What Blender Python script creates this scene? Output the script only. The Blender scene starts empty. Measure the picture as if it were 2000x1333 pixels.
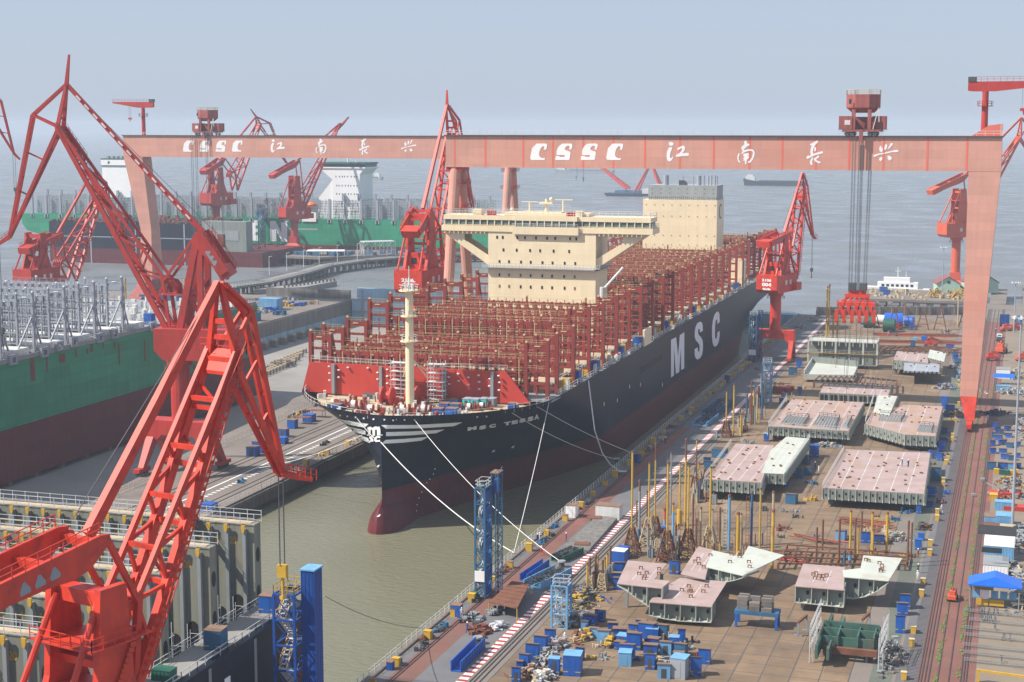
import bpy, bmesh, math, random
from mathutils import Vector, Matrix
from mathutils.bvhtree import BVHTree
from mathutils.geometry import tessellate_polygon
random.seed(7)
sc=bpy.context.scene
col=sc.collection
# ------------------------------------------------------------------ camera
FPX=3100.0; CX,CY=1000.0,666.5; HZ=244.0; VPX=2000.0; CH=86.0
PIT=math.atan((CY-HZ)/FPX)
YAW=math.atan((VPX-CX)/(FPX*math.cos(PIT)+(CY-HZ)*math.sin(PIT)))
FH=Vector((-math.sin(YAW),math.cos(YAW),0)); RT=Vector((math.cos(YAW),math.sin(YAW),0))
FW=Vector((FH.x*math.cos(PIT),FH.y*math.cos(PIT),-math.sin(PIT)))
UP=Vector((FH.x*math.sin(PIT),FH.y*math.sin(PIT),math.cos(PIT)))
CAM=Vector((0,0,CH))
cd=bpy.data.cameras.new('camera'); cd.sensor_width=36; cd.lens=FPX/2000*36; cd.clip_end=60000; cd.clip_start=1
cam=bpy.data.objects.new('camera',cd); col.objects.link(cam); cam.location=CAM
cam.rotation_euler=(math.pi/2-PIT,0,YAW); sc.camera=cam
def ray(x,y): return RT*(x-CX)-UP*(y-CY)+FW*FPX
def G(x,y,z=0.0):
    r=ray(x,y); return CAM+r*((z-CH)/r.z)
def VY(x,y,Y):
    r=ray(x,y); return CAM+r*(Y/r.y)
def VX(x,y,X):
    r=ray(x,y); return CAM+r*(X/r.x)
def VPL(x,y,T,az):
    """point on the vertical plane through T with horizontal direction az (degrees)"""
    n=Vector((math.sin(math.radians(az)),-math.cos(math.radians(az)),0)); r=ray(x,y)
    return CAM+r*((Vector((T[0],T[1],0))-CAM).dot(n)/r.dot(n))
# ------------------------------------------------------------------ materials
MATS={}
def lin(c): return tuple((u/12.92 if u<=.04045 else ((u+.055)/1.055)**2.4) for u in c)
def mat(name,rgb,rough=.6,var=.18,scale=.25,metal=0.0,streak=0.0,bump=0.0,dirt=None,dscale=.08,damt=.5,spec=.4,plates=None,flatp=False):
    m=bpy.data.materials.new(name); m.use_nodes=True; nt=m.node_tree; N=nt.nodes; L=nt.links
    b=N['Principled BSDF']; b.inputs['Roughness'].default_value=rough; b.inputs['Metallic'].default_value=metal
    b.inputs['Specular IOR Level'].default_value=spec
    g=N.new('ShaderNodeNewGeometry')
    n1=N.new('ShaderNodeTexNoise'); n1.inputs['Scale'].default_value=scale; n1.inputs['Detail'].default_value=6; n1.inputs['Roughness'].default_value=.65
    L.new(g.outputs['Position'],n1.inputs['Vector'])
    r=N.new('ShaderNodeMapRange'); r.inputs[1].default_value=.25; r.inputs[2].default_value=.75; r.inputs[3].default_value=1-var; r.inputs[4].default_value=1+var
    L.new(n1.outputs['Fac'],r.inputs[0])
    mx=N.new('ShaderNodeMix'); mx.data_type='RGBA'; mx.blend_type='MULTIPLY'; mx.inputs[0].default_value=1
    mx.inputs[6].default_value=(*rgb,1); L.new(r.outputs[0],mx.inputs[7]); out=mx.outputs[2]
    if streak>0:
        mp=N.new('ShaderNodeMapping'); mp.inputs['Scale'].default_value=(1.3,1.3,.05); L.new(g.outputs['Position'],mp.inputs[0])
        n2=N.new('ShaderNodeTexNoise'); n2.inputs['Scale'].default_value=.8; n2.inputs['Detail'].default_value=4; L.new(mp.outputs[0],n2.inputs['Vector'])
        r2=N.new('ShaderNodeMapRange'); r2.inputs[1].default_value=.35; r2.inputs[2].default_value=.7; r2.inputs[3].default_value=1; r2.inputs[4].default_value=1-streak; L.new(n2.outputs['Fac'],r2.inputs[0])
        m2=N.new('ShaderNodeMix'); m2.data_type='RGBA'; m2.blend_type='MULTIPLY'; m2.inputs[0].default_value=1
        L.new(out,m2.inputs[6]); L.new(r2.outputs[0],m2.inputs[7]); out=m2.outputs[2]
    if dirt:
        n3=N.new('ShaderNodeTexNoise'); n3.inputs['Scale'].default_value=dscale; n3.inputs['Detail'].default_value=8; n3.inputs['Roughness'].default_value=.7; L.new(g.outputs['Position'],n3.inputs['Vector'])
        r3=N.new('ShaderNodeMapRange'); r3.inputs[1].default_value=.5; r3.inputs[2].default_value=.68; r3.inputs[3].default_value=0; r3.inputs[4].default_value=damt; L.new(n3.outputs['Fac'],r3.inputs[0])
        m3=N.new('ShaderNodeMix'); m3.data_type='RGBA'; L.new(r3.outputs[0],m3.inputs[0]); L.new(out,m3.inputs[6]); m3.inputs[7].default_value=(*dirt,1); out=m3.outputs[2]
    if plates:
        sx=N.new('ShaderNodeSeparateXYZ'); L.new(g.outputs['Position'],sx.inputs[0]); cx=N.new('ShaderNodeCombineXYZ')
        if flatp: L.new(sx.outputs[0],cx.inputs[0]); L.new(sx.outputs[1],cx.inputs[1])
        else:
            ad=N.new('ShaderNodeMath'); ad.operation='ADD'; L.new(sx.outputs[0],ad.inputs[0]); L.new(sx.outputs[1],ad.inputs[1]); L.new(ad.outputs[0],cx.inputs[0]); L.new(sx.outputs[2],cx.inputs[1])
        bk=N.new('ShaderNodeTexBrick'); bk.inputs['Scale'].default_value=1; bk.inputs['Brick Width'].default_value=plates[0]; bk.inputs['Row Height'].default_value=plates[1]; bk.inputs['Mortar Size'].default_value=plates[2]; bk.inputs['Mortar Smooth'].default_value=.3; bk.offset=plates[5] if len(plates)>5 else .5
        lo,mo=plates[3],plates[4]; bk.inputs['Color1'].default_value=(lo,lo,lo,1); bk.inputs['Color2'].default_value=(2-lo,2-lo,2-lo,1); bk.inputs['Mortar'].default_value=(mo,mo,mo,1); L.new(cx.outputs[0],bk.inputs['Vector'])
        m5=N.new('ShaderNodeMix'); m5.data_type='RGBA'; m5.blend_type='MULTIPLY'; m5.inputs[0].default_value=1; L.new(out,m5.inputs[6]); L.new(bk.outputs['Color'],m5.inputs[7]); out=m5.outputs[2]
    L.new(out,b.inputs['Base Color'])
    if bump>0:
        n4=N.new('ShaderNodeTexNoise'); n4.inputs['Scale'].default_value=scale*4; n4.inputs['Detail'].default_value=6; L.new(g.outputs['Position'],n4.inputs['Vector'])
        bp=N.new('ShaderNodeBump'); bp.inputs['Strength'].default_value=bump; bp.inputs['Distance'].default_value=.1; L.new(n4.outputs['Fac'],bp.inputs['Height']); L.new(bp.outputs[0],b.inputs['Normal'])
    MATS[name]=m; return m
M={}
M['red']=mat('crane_red',(.62,.045,.02),.45,.2,.35,streak=.18,dirt=(.26,.03,.022),dscale=.45,damt=.65)
M['redd']=mat('weathered_crane_red',(.46,.035,.025),.5,.16,.15,streak=.15,dirt=(.25,.05,.04),dscale=.2,damt=.45)
M['orange']=mat('orange_crane_paint',(.60,.105,.05),.5,.12,.1,streak=.1)
M['pink']=mat('faded_gantry_pink',(.58,.29,.222),.6,.14,.09,streak=.08,dirt=(.54,.225,.16),dscale=.045,damt=.7,plates=(9,2.4,.05,.95,.88))
M['pinkline']=mat('fresh_seam_paint',(.68,.15,.10),.6,.08,.1)
M['pinkhut']=mat('faded_machinery_house_red',(.34,.09,.075),.65,.2,.3,streak=.35)
M['white']=mat('white_paint',(.80,.80,.80),.55,.05,.3)
M['dwhite']=mat('weathered_white_paint',(.66,.66,.64),.6,.15,.3,streak=.2)
M['cream']=mat('cream_ship_paint',(.82,.685,.46),.5,.05,.12,streak=.06,plates=(7,2.9,.04,.97,.9))
M['lashred']=mat('lashing_bridge_red',(.255,.036,.025),.55,.22,.12,dirt=(.16,.03,.025),dscale=.2,damt=.5)
M['breakred']=mat('breakwater_red',(.50,.045,.028),.5,.08,.1,streak=.1)
M['navy']=mat('navy_hull_paint',(.010,.016,.032),.4,.25,.03,streak=.25,dirt=(.026,.022,.026),dscale=.03,damt=.6,spec=.2,plates=(11,2.7,.07,.82,1.35))
M['boot']=mat('antifouling_maroon',(.125,.02,.023),.5,.15,.03,streak=.25,spec=.25,plates=(11,2.7,.07,.86,.75))
M['silver']=mat('pale_grey_lettering',(.90,.91,.93),.45,.06,.2)
M['lav']=mat('white_hull_lettering',(.84,.84,.88),.5,.05,.2)
M['green']=mat('green_hull_paint',(.012,.255,.13),.5,.14,.05,streak=.15,plates=(12,3,.07,.88,.75))
M['brown']=mat('primer_brown',(.17,.05,.04),.7,.2,.2)
M['grey']=mat('light_grey_steel',(.30,.325,.37),.6,.12,.2)
M['mgrey']=mat('mid_grey_steel',(.25,.27,.28),.6,.15,.2)
M['dgrey']=mat('dark_grey_steel',(.06,.065,.07),.6,.2,.3)
M['black']=mat('black_opening',(.012,.013,.015),.6,.1,.3)
M['sage']=mat('sage_primer_steel',(.215,.245,.222),.6,.12,.12,streak=.2,dirt=(.20,.16,.11),dscale=.15,damt=.4)
M['sagepale']=mat('pale_sage_primer_steel',(.47,.50,.45),.6,.1,.12,dirt=(.34,.25,.14),dscale=.25,damt=.5)
M['pinkdeck']=mat('pink_primer_deck_plate',(.38,.285,.27),.65,.16,.3,dirt=(.31,.20,.12),dscale=.16,damt=.75)
M['rust']=mat('rusty_steel',(.17,.07,.04),.8,.3,.5,dirt=(.10,.045,.03),dscale=.6)
M['rustroof']=mat('rust_stained_roof',(.22,.14,.10),.8,.25,.8,dirt=(.13,.07,.045),dscale=.4,damt=.6)
M['blue']=mat('hut_blue',(.012,.105,.44),.5,.22,.5,streak=.2,dirt=(.03,.10,.26),dscale=.5,damt=.6)
M['navyblue']=mat('tower_blue',(.008,.065,.30),.5,.15,.2)
M['steelblue']=mat('faded_steel_blue',(.03,.125,.25),.6,.2,.3,streak=.2)
M['cyan']=mat('light_blue_paint',(.16,.38,.62),.55,.15,.3,streak=.2)
M['teal']=mat('turquoise_paint',(.06,.50,.46),.5,.08,.3)
M['paleblue']=mat('faded_pale_blue_gate',(.33,.52,.66),.6,.12,.08,streak=.25)
M['yellow']=mat('safety_yellow',(.56,.34,.035),.55,.2,.5,dirt=(.34,.20,.05),dscale=.5,damt=.6)
M['polyel']=mat('rusted_yellow_post',(.50,.32,.05),.6,.25,.5,dirt=(.22,.10,.04),dscale=.35,damt=.7)
M['rail']=mat('cream_handrail',(.58,.45,.24),.6,.1,.3)
M['concrete']=mat('quay_concrete',(.185,.158,.138),.85,.2,.08,dirt=(.11,.095,.085),dscale=.06,damt=.6,bump=.1)
M['wallc']=mat('dock_wall_concrete',(.19,.18,.17),.85,.25,.1,streak=.4)
M['floorc']=mat('dock_floor_concrete',(.25,.24,.225),.85,.15,.03,dirt=(.17,.16,.15),dscale=.04,damt=.6)
M['brick']=mat('red_track_paving',(.19,.082,.064),.85,.2,.15,dirt=(.14,.09,.07),dscale=.1,damt=.7)
M['roadgrey']=mat('bluish_service_strip',(.13,.128,.135),.85,.2,.1)
M['tan']=mat('tan_paving',(.22,.175,.13),.85,.15,.1,dirt=(.16,.13,.105),dscale=.07)
M['railst']=mat('rail_steel',(.055,.045,.045),.5,.2,.5)
M['ply']=mat('deck_clutter_beige',(.45,.36,.24),.7,.25,.5)
M['bglass']=mat('greenish_bridge_glass',(.10,.15,.15),.1,.3,.5)
M['glass']=mat('dark_window_glass',(.03,.05,.06),.12,.2,.4)
M['scaf']=mat('galvanised_scaffold',(.52,.53,.54),.45,.1,.4)
M['rope']=mat('white_mooring_rope',(.75,.75,.72),.8,.05,.5)
M['cable']=mat('steel_wire_rope',(.07,.075,.085),.5,.1,.4)
M['tarp']=mat('white_tarpaulin',(.72,.72,.70),.7,.08,.5)
M['tarpblue']=mat('bright_blue_tarpaulin',(.01,.13,.62),.35,.1,.5)
M['dkgreen']=mat('dark_green_paint',(.02,.11,.075),.6,.2,.4,dirt=(.06,.08,.06),dscale=.5)
M['lifeb']=mat('lifeboat_orange',(.70,.16,.04),.5,.08,.5)
M['skin']=mat('skin',(.45,.26,.18),.6,.02,1); M['cover']=mat('blue_workwear',(.03,.06,.22),.8,.1,2)
M['coverw']=mat('white_workwear',(.55,.55,.55),.8,.1,2); M['hat']=mat('white_hard_hat',(.8,.8,.78),.4,.02,1)
M['coverg']=mat('green_workwear',(.03,.10,.08),.8,.1,2)
# ------------------------------------------------------------------ mesh builder
class MB:
    def __init__(s): s.v=[]; s.f=[]; s.m=[]; s.mi=0; s.starts=[]; s.cuts=[]
    def add(s,vs,fs):
        o=len(s.v); s.starts.append((o,len(s.f))); s.v+= [tuple(p) for p in vs]
        for q in fs: s.f.append(tuple(i+o for i in q)); s.m.append(s.mi)
        return s
    def box(s,x0,x1,y0,y1,z0,z1):
        return s.add([(x0,y0,z0),(x1,y0,z0),(x1,y1,z0),(x0,y1,z0),(x0,y0,z1),(x1,y0,z1),(x1,y1,z1),(x0,y1,z1)],
          [(3,2,1,0),(4,5,6,7),(0,1,5,4),(1,2,6,5),(2,3,7,6),(3,0,4,7)])
    def rbox(s,c,sx,sy,sz,rz=0.0):
        """box with base centre c, turned by rz radians"""
        ca,sa=math.cos(rz),math.sin(rz); P=[]
        for z in (0,sz):
            for a,b in ((-.5,-.5),(.5,-.5),(.5,.5),(-.5,.5)):
                x,y=a*sx,b*sy; P.append((c[0]+x*ca-y*sa,c[1]+x*sa+y*ca,c[2]+z))
        return s.add(P,[(3,2,1,0),(4,5,6,7),(0,1,5,4),(1,2,6,5),(2,3,7,6),(3,0,4,7)])
    def beam(s,p,q,w,h=None,w2=None,h2=None,side=None):
        p=Vector(p);q=Vector(q);h=h or w; w2=w2 or w; h2=h2 or h
        d=(q-p)
        if d.length<1e-6: return s
        d.normalize()
        if side is None: 
            sd=d.cross(Vector((0,0,1)))
            if sd.length<1e-3: sd=Vector((1,0,0))
        else: sd=Vector(side)-d*Vector(side).dot(d)
        sd.normalize(); u=sd.cross(d)
        P=[]
        for c,a,b in ((p,w,h),(q,w2,h2)):
            for i,j in ((-.5,-.5),(.5,-.5),(.5,.5),(-.5,.5)): P.append(c+sd*(a*i)+u*(b*j))
        return s.add(P,[(3,2,1,0),(4,5,6,7),(0,1,5,4),(1,2,6,5),(2,3,7,6),(3,0,4,7)])
    def tube(s,p,q,r,r2=None,n=8,cap=True):
        p=Vector(p);q=Vector(q); r2=r if r2 is None else r2; d=q-p
        if d.length<1e-6: return s
        d.normalize(); a=d.orthogonal().normalized(); b=d.cross(a)
        P=[]
        for c,rr in ((p,r),(q,r2)):
            for i in range(n):
                t=2*math.pi*i/n; P.append(c+a*(rr*math.cos(t))+b*(rr*math.sin(t)))
        F=[(i,(i+1)%n,n+(i+1)%n,n+i) for i in range(n)]
        if cap: F+= [tuple(range(n-1,-1,-1)),tuple(range(n,2*n))]
        return s.add(P,F)
    def path(s,pts,r,n=5):
        for a,b in zip(pts,pts[1:]): s.tube(a,b,r,n=n)
        return s
    def prism(s,poly,ext):
        """polygon (list of points) extruded by the vector ext"""
        poly=[Vector(p) for p in poly]; ext=Vector(ext); n=len(poly)
        tri=tessellate_polygon([poly]); P=poly+[p+ext for p in poly]
        nrm=Vector((0,0,0))
        for i in range(n):
            a,b=poly[i],poly[(i+1)%n]; nrm+=a.cross(b)
        flip=nrm.dot(ext)>0
        F=[]
        t0=tri[0]; 
        for t in tri:
            a,b,c=t; tn=(poly[b]-poly[a]).cross(poly[c]-poly[a])
            t=t if tn.dot(ext)<0 else (t[0],t[2],t[1])
            F.append(tuple(t)); F.append((t[0]+n,t[2]+n,t[1]+n))
        for i in range(n):
            j=(i+1)%n
            F.append((i,j,j+n,i+n) if flip else (j,i,i+n,j+n))
        return s.add(P,F)
    def flat(s,poly):
        poly=[Vector(p) for p in poly]; return s.add(poly,[tuple(t) for t in tessellate_polygon([poly])])
    def rails(s,pts,h=1.1,r=.05,post=2.0,mid=True):
        """handrail along a polyline"""
        for a,b in zip(pts,pts[1:]):
            a=Vector(a);b=Vector(b);L=(b-a).length
            if L<.05: continue
            u=Vector((0,0,h)); s.tube(a+u,b+u,r,n=4,cap=False)
            if mid: s.tube(a+u*.5,b+u*.5,r,n=4,cap=False)
            k=max(1,int(L/post))
            for i in range(k+1): c=a+(b-a)*(i/k); s.tube(c,c+u,r,n=4,cap=False)
        return s
    def ico(s,c,r,sz=1.0,n=8,m=5):
        P=[];F=[]
        for j in range(m+1):
            t=math.pi*j/m
            for i in range(n):
                a=2*math.pi*i/n; P.append((c[0]+r*math.sin(t)*math.cos(a),c[1]+r*math.sin(t)*math.sin(a),c[2]-r*sz*math.cos(t)))
        for j in range(m):
            for i in range(n): F.append((j*n+i,j*n+(i+1)%n,(j+1)*n+(i+1)%n,(j+1)*n+i))
        return s.add(P,F)
    def each(s,name,mt,parent,cap=100,**k):
        """every added shape (or every shape between two cuts) becomes an object of its own"""
        st=s.cuts if s.cuts else s.starts; st=sorted(set(st)); st=[c for c in st if c[0]<len(s.v)]
        en=st[1:]+[(len(s.v),len(s.f))]; out=[]
        rng=list(zip(st,en))
        for (v0,f0),(v1,f1) in rng[:cap]:
            b=MB(); b.v=s.v[v0:v1]; b.f=[tuple(i-v0 for i in f) for f in s.f[f0:f1]]; b.m=s.m[f0:f1]
            out.append(b.build(name,mt,parent,**k))
        if len(rng)>cap:
            (v0,f0)=rng[cap][0]; b=MB(); b.v=s.v[v0:]; b.f=[tuple(i-v0 for i in f) for f in s.f[f0:]]; b.m=s.m[f0:]
            o=b.build(name,mt,parent,**k); o['kind']='stuff'; out.append(o)
        return out
    def cut(s): s.cuts.append((len(s.v),len(s.f))); return s
    def build(s,name,mt,parent=None,smooth=False,loc=None):
        me=bpy.data.meshes.new(name)
        off=Vector((0,0,0))
        if parent is not None: off=world(parent)
        elif loc is not None: off=Vector(loc)
        me.from_pydata([(p[0]-off[0],p[1]-off[1],p[2]-off[2]) for p in s.v],[],s.f)
        ms=mt if isinstance(mt,(list,tuple)) else [mt]
        for k in ms: me.materials.append(M[k] if isinstance(k,str) else k)
        if len(ms)>1: me.polygons.foreach_set('material_index',s.m)
        if smooth: me.polygons.foreach_set('use_smooth',[True]*len(me.polygons))
        me.update()
        o=bpy.data.objects.new(name,me); col.objects.link(o)
        if parent is not None: o.parent=parent
        elif loc is not None: o.location=off
        return o
def world(o):
    p=Vector(o.location)
    while o.parent is not None: o=o.parent; p+=Vector(o.location)
    return p
def tag(o,label=None,cat=None,group=None,kind=None):
    if label: o['label']=label
    if cat: o['category']=cat
    if group: o['group']=group
    if kind: o['kind']=kind
    return o
def thing(name,loc,label,cat,group=None):
    o=bpy.data.objects.new(name,None); col.objects.link(o); o.location=loc; o.empty_display_size=.5
    return tag(o,label,cat,group)
def kids(o): return [c for c in bpy.data.objects if c.parent==o]
def dup(o,loc,rz=0.0,label=None,scale=None,parent=None):
    c=o.copy(); col.objects.link(c)
    if parent is None:
        c.location=loc; c.rotation_euler=(0,0,rz)
        if scale: c.scale=scale
        if label: c['label']=label
    else: c.parent=parent
    for ch in o.children: dup(ch,None,parent=c)
    return c
def struct(name,mb,m):
    o=mb.build(name,m); o['kind']='structure'; return o
def text2d(txt,bold=.03,shear=0.0):
    cu=bpy.data.curves.new('t','FONT'); cu.body=txt; cu.offset=bold; cu.shear=shear; cu.resolution_u=2; cu.fill_mode='FRONT'
    o=bpy.data.objects.new('t',cu); col.objects.link(o)
    dg=bpy.context.evaluated_depsgraph_get(); dg.update(); me=o.evaluated_get(dg).to_mesh()
    vs=[Vector(v.co) for v in me.vertices]; fs=[tuple(p.vertices) for p in me.polygons]
    o.evaluated_get(dg).to_mesh_clear(); bpy.data.objects.remove(o); bpy.data.curves.remove(cu)
    x0=min(v.x for v in vs);x1=max(v.x for v in vs);y0=min(v.y for v in vs);y1=max(v.y for v in vs)
    return [((v.x-x0)/(x1-x0),(v.y-y0)/(y1-y0)) for v in vs],fs
def put_text(mb,txt,o,u,v,bold=.03,shear=0.0):
    """writing stretched over the parallelogram o + u*a + v*b"""
    vs,fs=text2d(txt,bold,shear); o=Vector(o);u=Vector(u);v=Vector(v)
    mb.add([o+u*a+v*b for a,b in vs],fs); return mb
# ------------------------------------------------------------------ sky, sun, haze
SUN_EL,SUN_AZ=math.radians(46),math.radians(240)
w=bpy.data.worlds.new('World'); sc.world=w; w.use_nodes=True; nt=w.node_tree
bg=nt.nodes['Background']; sky=nt.nodes.new('ShaderNodeTexSky'); sky.sky_type='NISHITA'; sky.sun_disc=False
sky.sun_elevation=SUN_EL; sky.sun_rotation=SUN_AZ; sky.air_density=1.0; sky.dust_density=1.0; sky.ozone_density=1.5; sky.altitude=0
tn=nt.nodes.new('ShaderNodeMix'); tn.data_type='RGBA'; tn.blend_type='MULTIPLY'; tn.inputs[0].default_value=1; tn.inputs[7].default_value=(.86,.94,1.12,1); nt.links.new(sky.outputs[0],tn.inputs[6])
tm=nt.nodes.new('ShaderNodeMix'); tm.data_type='RGBA'; tm.inputs[0].default_value=.78; tm.inputs[7].default_value=(4.1,4.75,5.85,1); nt.links.new(tn.outputs[2],tm.inputs[6]); nt.links.new(tm.outputs[2],bg.inputs[0]); bg.inputs[1].default_value=.088
sd=bpy.data.lights.new('sun','SUN'); sd.energy=5.0; sd.angle=math.radians(.6); sd.color=(1,.93,.83)
so=bpy.data.objects.new('sun',sd); col.objects.link(so)
sdir=Vector((math.sin(SUN_AZ)*math.cos(SUN_EL),math.cos(SUN_AZ)*math.cos(SUN_EL),math.sin(SUN_EL)))
so.rotation_euler=sdir.to_track_quat('Z','Y').to_euler(); so.location=(-200,-100,300)
sc.view_settings.view_transform='Standard'; sc.view_settings.look='None'; sc.view_settings.exposure=0.53; sc.view_settings.gamma=1
HZD=.00017
hm=bpy.data.materials.new('haze_air'); hm.use_nodes=True; nt=hm.node_tree
for n in list(nt.nodes):
    if n.type!='OUTPUT_MATERIAL': nt.nodes.remove(n)
pv=nt.nodes.new('ShaderNodeVolumePrincipled'); pv.inputs['Color'].default_value=(.60,.69,.80,1); pv.inputs['Density'].default_value=HZD; pv.inputs['Anisotropy'].default_value=0.0
out=[n for n in nt.nodes if n.type=='OUTPUT_MATERIAL'][0]; nt.links.new(pv.outputs[0],out.inputs['Volume'])
M['haze']=hm
hz=MB().box(-9000,9000,-250,14000,-14,116).build('haze','haze'); hz['kind']='stuff'
sc.cycles.volume_max_steps=64; sc.cycles.max_bounces=5; sc.cycles.diffuse_bounces=2; sc.cycles.glossy_bounces=2; sc.cycles.volume_bounces=1; sc.cycles.transparent_max_bounces=6
# ------------------------------------------------------------------ water
def water(name,rgb,rough,sx,sy,st):
    m=bpy.data.materials.new(name); m.use_nodes=True; nt=m.node_tree; N=nt.nodes; L=nt.links; b=N['Principled BSDF']
    b.inputs['Roughness'].default_value=rough; b.inputs['IOR'].default_value=1.33
    g=N.new('ShaderNodeNewGeometry'); mp=N.new('ShaderNodeMapping'); mp.inputs['Scale'].default_value=(sx,sy,1); mp.inputs['Rotation'].default_value=(0,0,.35); L.new(g.outputs['Position'],mp.inputs[0])
    n=N.new('ShaderNodeTexNoise'); n.inputs['Scale'].default_value=1; n.inputs['Detail'].default_value=5; n.inputs['Roughness'].default_value=.6; L.new(mp.outputs[0],n.inputs['Vector'])
    bp=N.new('ShaderNodeBump'); bp.inputs['Strength'].default_value=st; bp.inputs['Distance'].default_value=.35; L.new(n.outputs['Fac'],bp.inputs['Height']); L.new(bp.outputs[0],b.inputs['Normal'])
    n2=N.new('ShaderNodeTexNoise'); n2.inputs['Scale'].default_value=.012; n2.inputs['Detail'].default_value=4; L.new(g.outputs['Position'],n2.inputs['Vector'])
    r=N.new('ShaderNodeMapRange'); r.inputs[1].default_value=.3; r.inputs[2].default_value=.7; r.inputs[3].default_value=.88; r.inputs[4].default_value=1.12; L.new(n2.outputs['Fac'],r.inputs[0])
    mx=N.new('ShaderNodeMix'); mx.data_type='RGBA'; mx.blend_type='MULTIPLY'; mx.inputs[0].default_value=1; mx.inputs[6].default_value=(*rgb,1); L.new(r.outputs[0],mx.inputs[7]); L.new(mx.outputs[2],b.inputs['Base Color'])
    r6=N.new('ShaderNodeMapRange'); r6.inputs[1].default_value=.35; r6.inputs[2].default_value=.65; r6.inputs[3].default_value=rough*.6; r6.inputs[4].default_value=rough*1.7; n6=N.new('ShaderNodeTexNoise'); n6.inputs['Scale'].default_value=.03; n6.inputs['Detail'].default_value=5; L.new(g.outputs['Position'],n6.inputs['Vector']); L.new(n6.outputs['Fac'],r6.inputs[0]); L.new(r6.outputs[0],b.inputs['Roughness'])
    M[name]=m; return name
water('dock_water',(.165,.16,.105),.13,.45,1.0,.7)
water('river_water',(.15,.163,.174),.32,.12,.35,.2)
struct('dock_water',MB().box(-161,-90,60,689,-9,0),'dock_water')
struct('river',MB().box(-9000,8900,691,13900,-9,0),'river_water')
# ------------------------------------------------------------------ quays
QZ=4.0
a=MB(); a.prism([(-90,112,-9),(75,112,-9),(75,760,-9),(-14,760,-9),(-20,716,-9),(-82,694,-9),(-90,694,-9)],(0,0,13)); struct('quay_deck',a,'concrete')
a=MB(); a.prism([(-161,112,-8),(-161,694,-8),(-207,694,-8),(-207,430,-8),(-204,420,-8),(-198,350,-8),(-188,265,-8),(-183,112,-8)],(0,0,12)); struct('dock_pier',a,'concrete')
a=MB().box(-1200,-300,112,668,-9,QZ); a.prism([(-470,668,-9),(-300,668,-9),(-300,694,-9),(-410,694,-9)],(0,0,12.996)); struct('shipyard_quay',a,'concrete')
struct('dry_dock_floor',MB().box(-300,-183,112,694,-9,-7),'floorc')
struct('dock_head_quay',MB().box(-183,-90,20,112,-9,QZ-.01),'concrete')
struct('dock_head_apron',MB().box(-300,-183,20,112,-9,QZ-.02),'concrete')
# dock wall facing: sheet strips just proud of the concrete
a=MB()
for k in range(0,60):
    y=300+k*6.5
    if y<690: a.box(-299.99,-299.6,y+.15,y+6.3,-7,-2.2)
struct('dock_wall_lining',a,'paleblue')
a=MB()
for k in range(0,95):
    y=115+k*6.1
    a.box(-160.99,-160.75,y,y+5.9,-6,3.0)
a.box(-160.99,-160.3,112,690,3.1,3.9); tl=MB().box(-160.74,-160.7,112,690,-1,.9); tl.box(-90.04,-90.0,112,690,-1,.9); struct('tide_line',tl,'dgrey')
struct('pier_wall_facing',a,'wallc')
a=MB().box(-299.9,-299.3,115,690,-2.2,3.6); struct('dock_wall_cap',a,'wallc')
a=MB().box(-90.2,-89.2,114,693,4.0,4.28); a.box(-161.8,-160.9,114,692,4.0,4.25); struct('quay_kerb',a,'concrete')
# ground bands on the east quay
def band(name,x0,x1,m,dz,y0=114,y1=692,zz=QZ): return struct(name,MB().box(x0,x1,y0,y1,zz-.2,zz+dz),m)
band('crane_track_paving',-88.6,-77.3,'roadgrey',.004)
band('red_dock_road',-87.2,-83.2,'brick',.008,114,420)
a=MB()
for k in range(300):
    y=116+k*1.9
    if y<688: a.box(-77.0,-75.6,y,y+.95,QZ-.1,QZ+.012)
struct('red_white_line_white',a,'white')
M['linered']=mat('painted_line_red',(.40,.035,.03),.7,.15,.3)
struct('red_white_line_red',MB().box(-77.0,-75.6,114,690,QZ-.1,QZ+.007),'linered')
band('yard_paving',-72.5,-21.5,'tan',.004)
M['yard']=mat('brown_yard_slabs',(.205,.140,.088),.85,.3,.12,dirt=(.10,.074,.055),dscale=.07,damt=.75,bump=.1,plates=(4.25,4.25,.01,.86,.8,0),flatp=True); bpy.data.objects['yard_paving'].data.materials[0]=M['yard']
a=MB()
x=-72.5
while x<-21: a.box(x-.07,x+.07,114,690,QZ,QZ+.009); x+=4.25
y=116
while y<688: a.box(-72.5,-21.5,y-.06,y+.06,QZ,QZ+.010); y+=4.25
struct('slab_joints',a,'dgrey')
M['gstrip']=mat('green_walkway',(.115,.13,.105),.85,.2,.15,dirt=(.17,.135,.10),dscale=.1)
band('green_walkway',-18.6,-15.4,'gstrip',.006)
band('blue_service_strip',-14.9,-11.9,'roadgrey',.006)
band('gantry_track',-11.8,-3.6,'brick',.006)
M['grass']=mat('track_weeds',(.10,.15,.035),.9,.4,1.5)
a=MB()
for k in range(520):
    y=random.uniform(150,520); x=random.choice((-9.35,-9.1,-6.2,-6.0))+random.gauss(0,.12); s_=random.uniform(.1,.4)
    for j in range(6):
        an=random.uniform(0,6.28); px,py=x+math.cos(an)*s_*.6,y+math.sin(an)*s_*3; q=random.uniform(.06,.2)
        a.add([(px-q,py-q,QZ+.03),(px+q,py-q*.5,QZ+.03+q*.5),(px+q*.4,py+q*1.6,QZ+.04+q)],[(0,1,2)])
gr=a.build('track_weeds','grass'); gr['kind']='stuff'
band('east_pavement',-3.5,60,'tan',.004)
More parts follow.
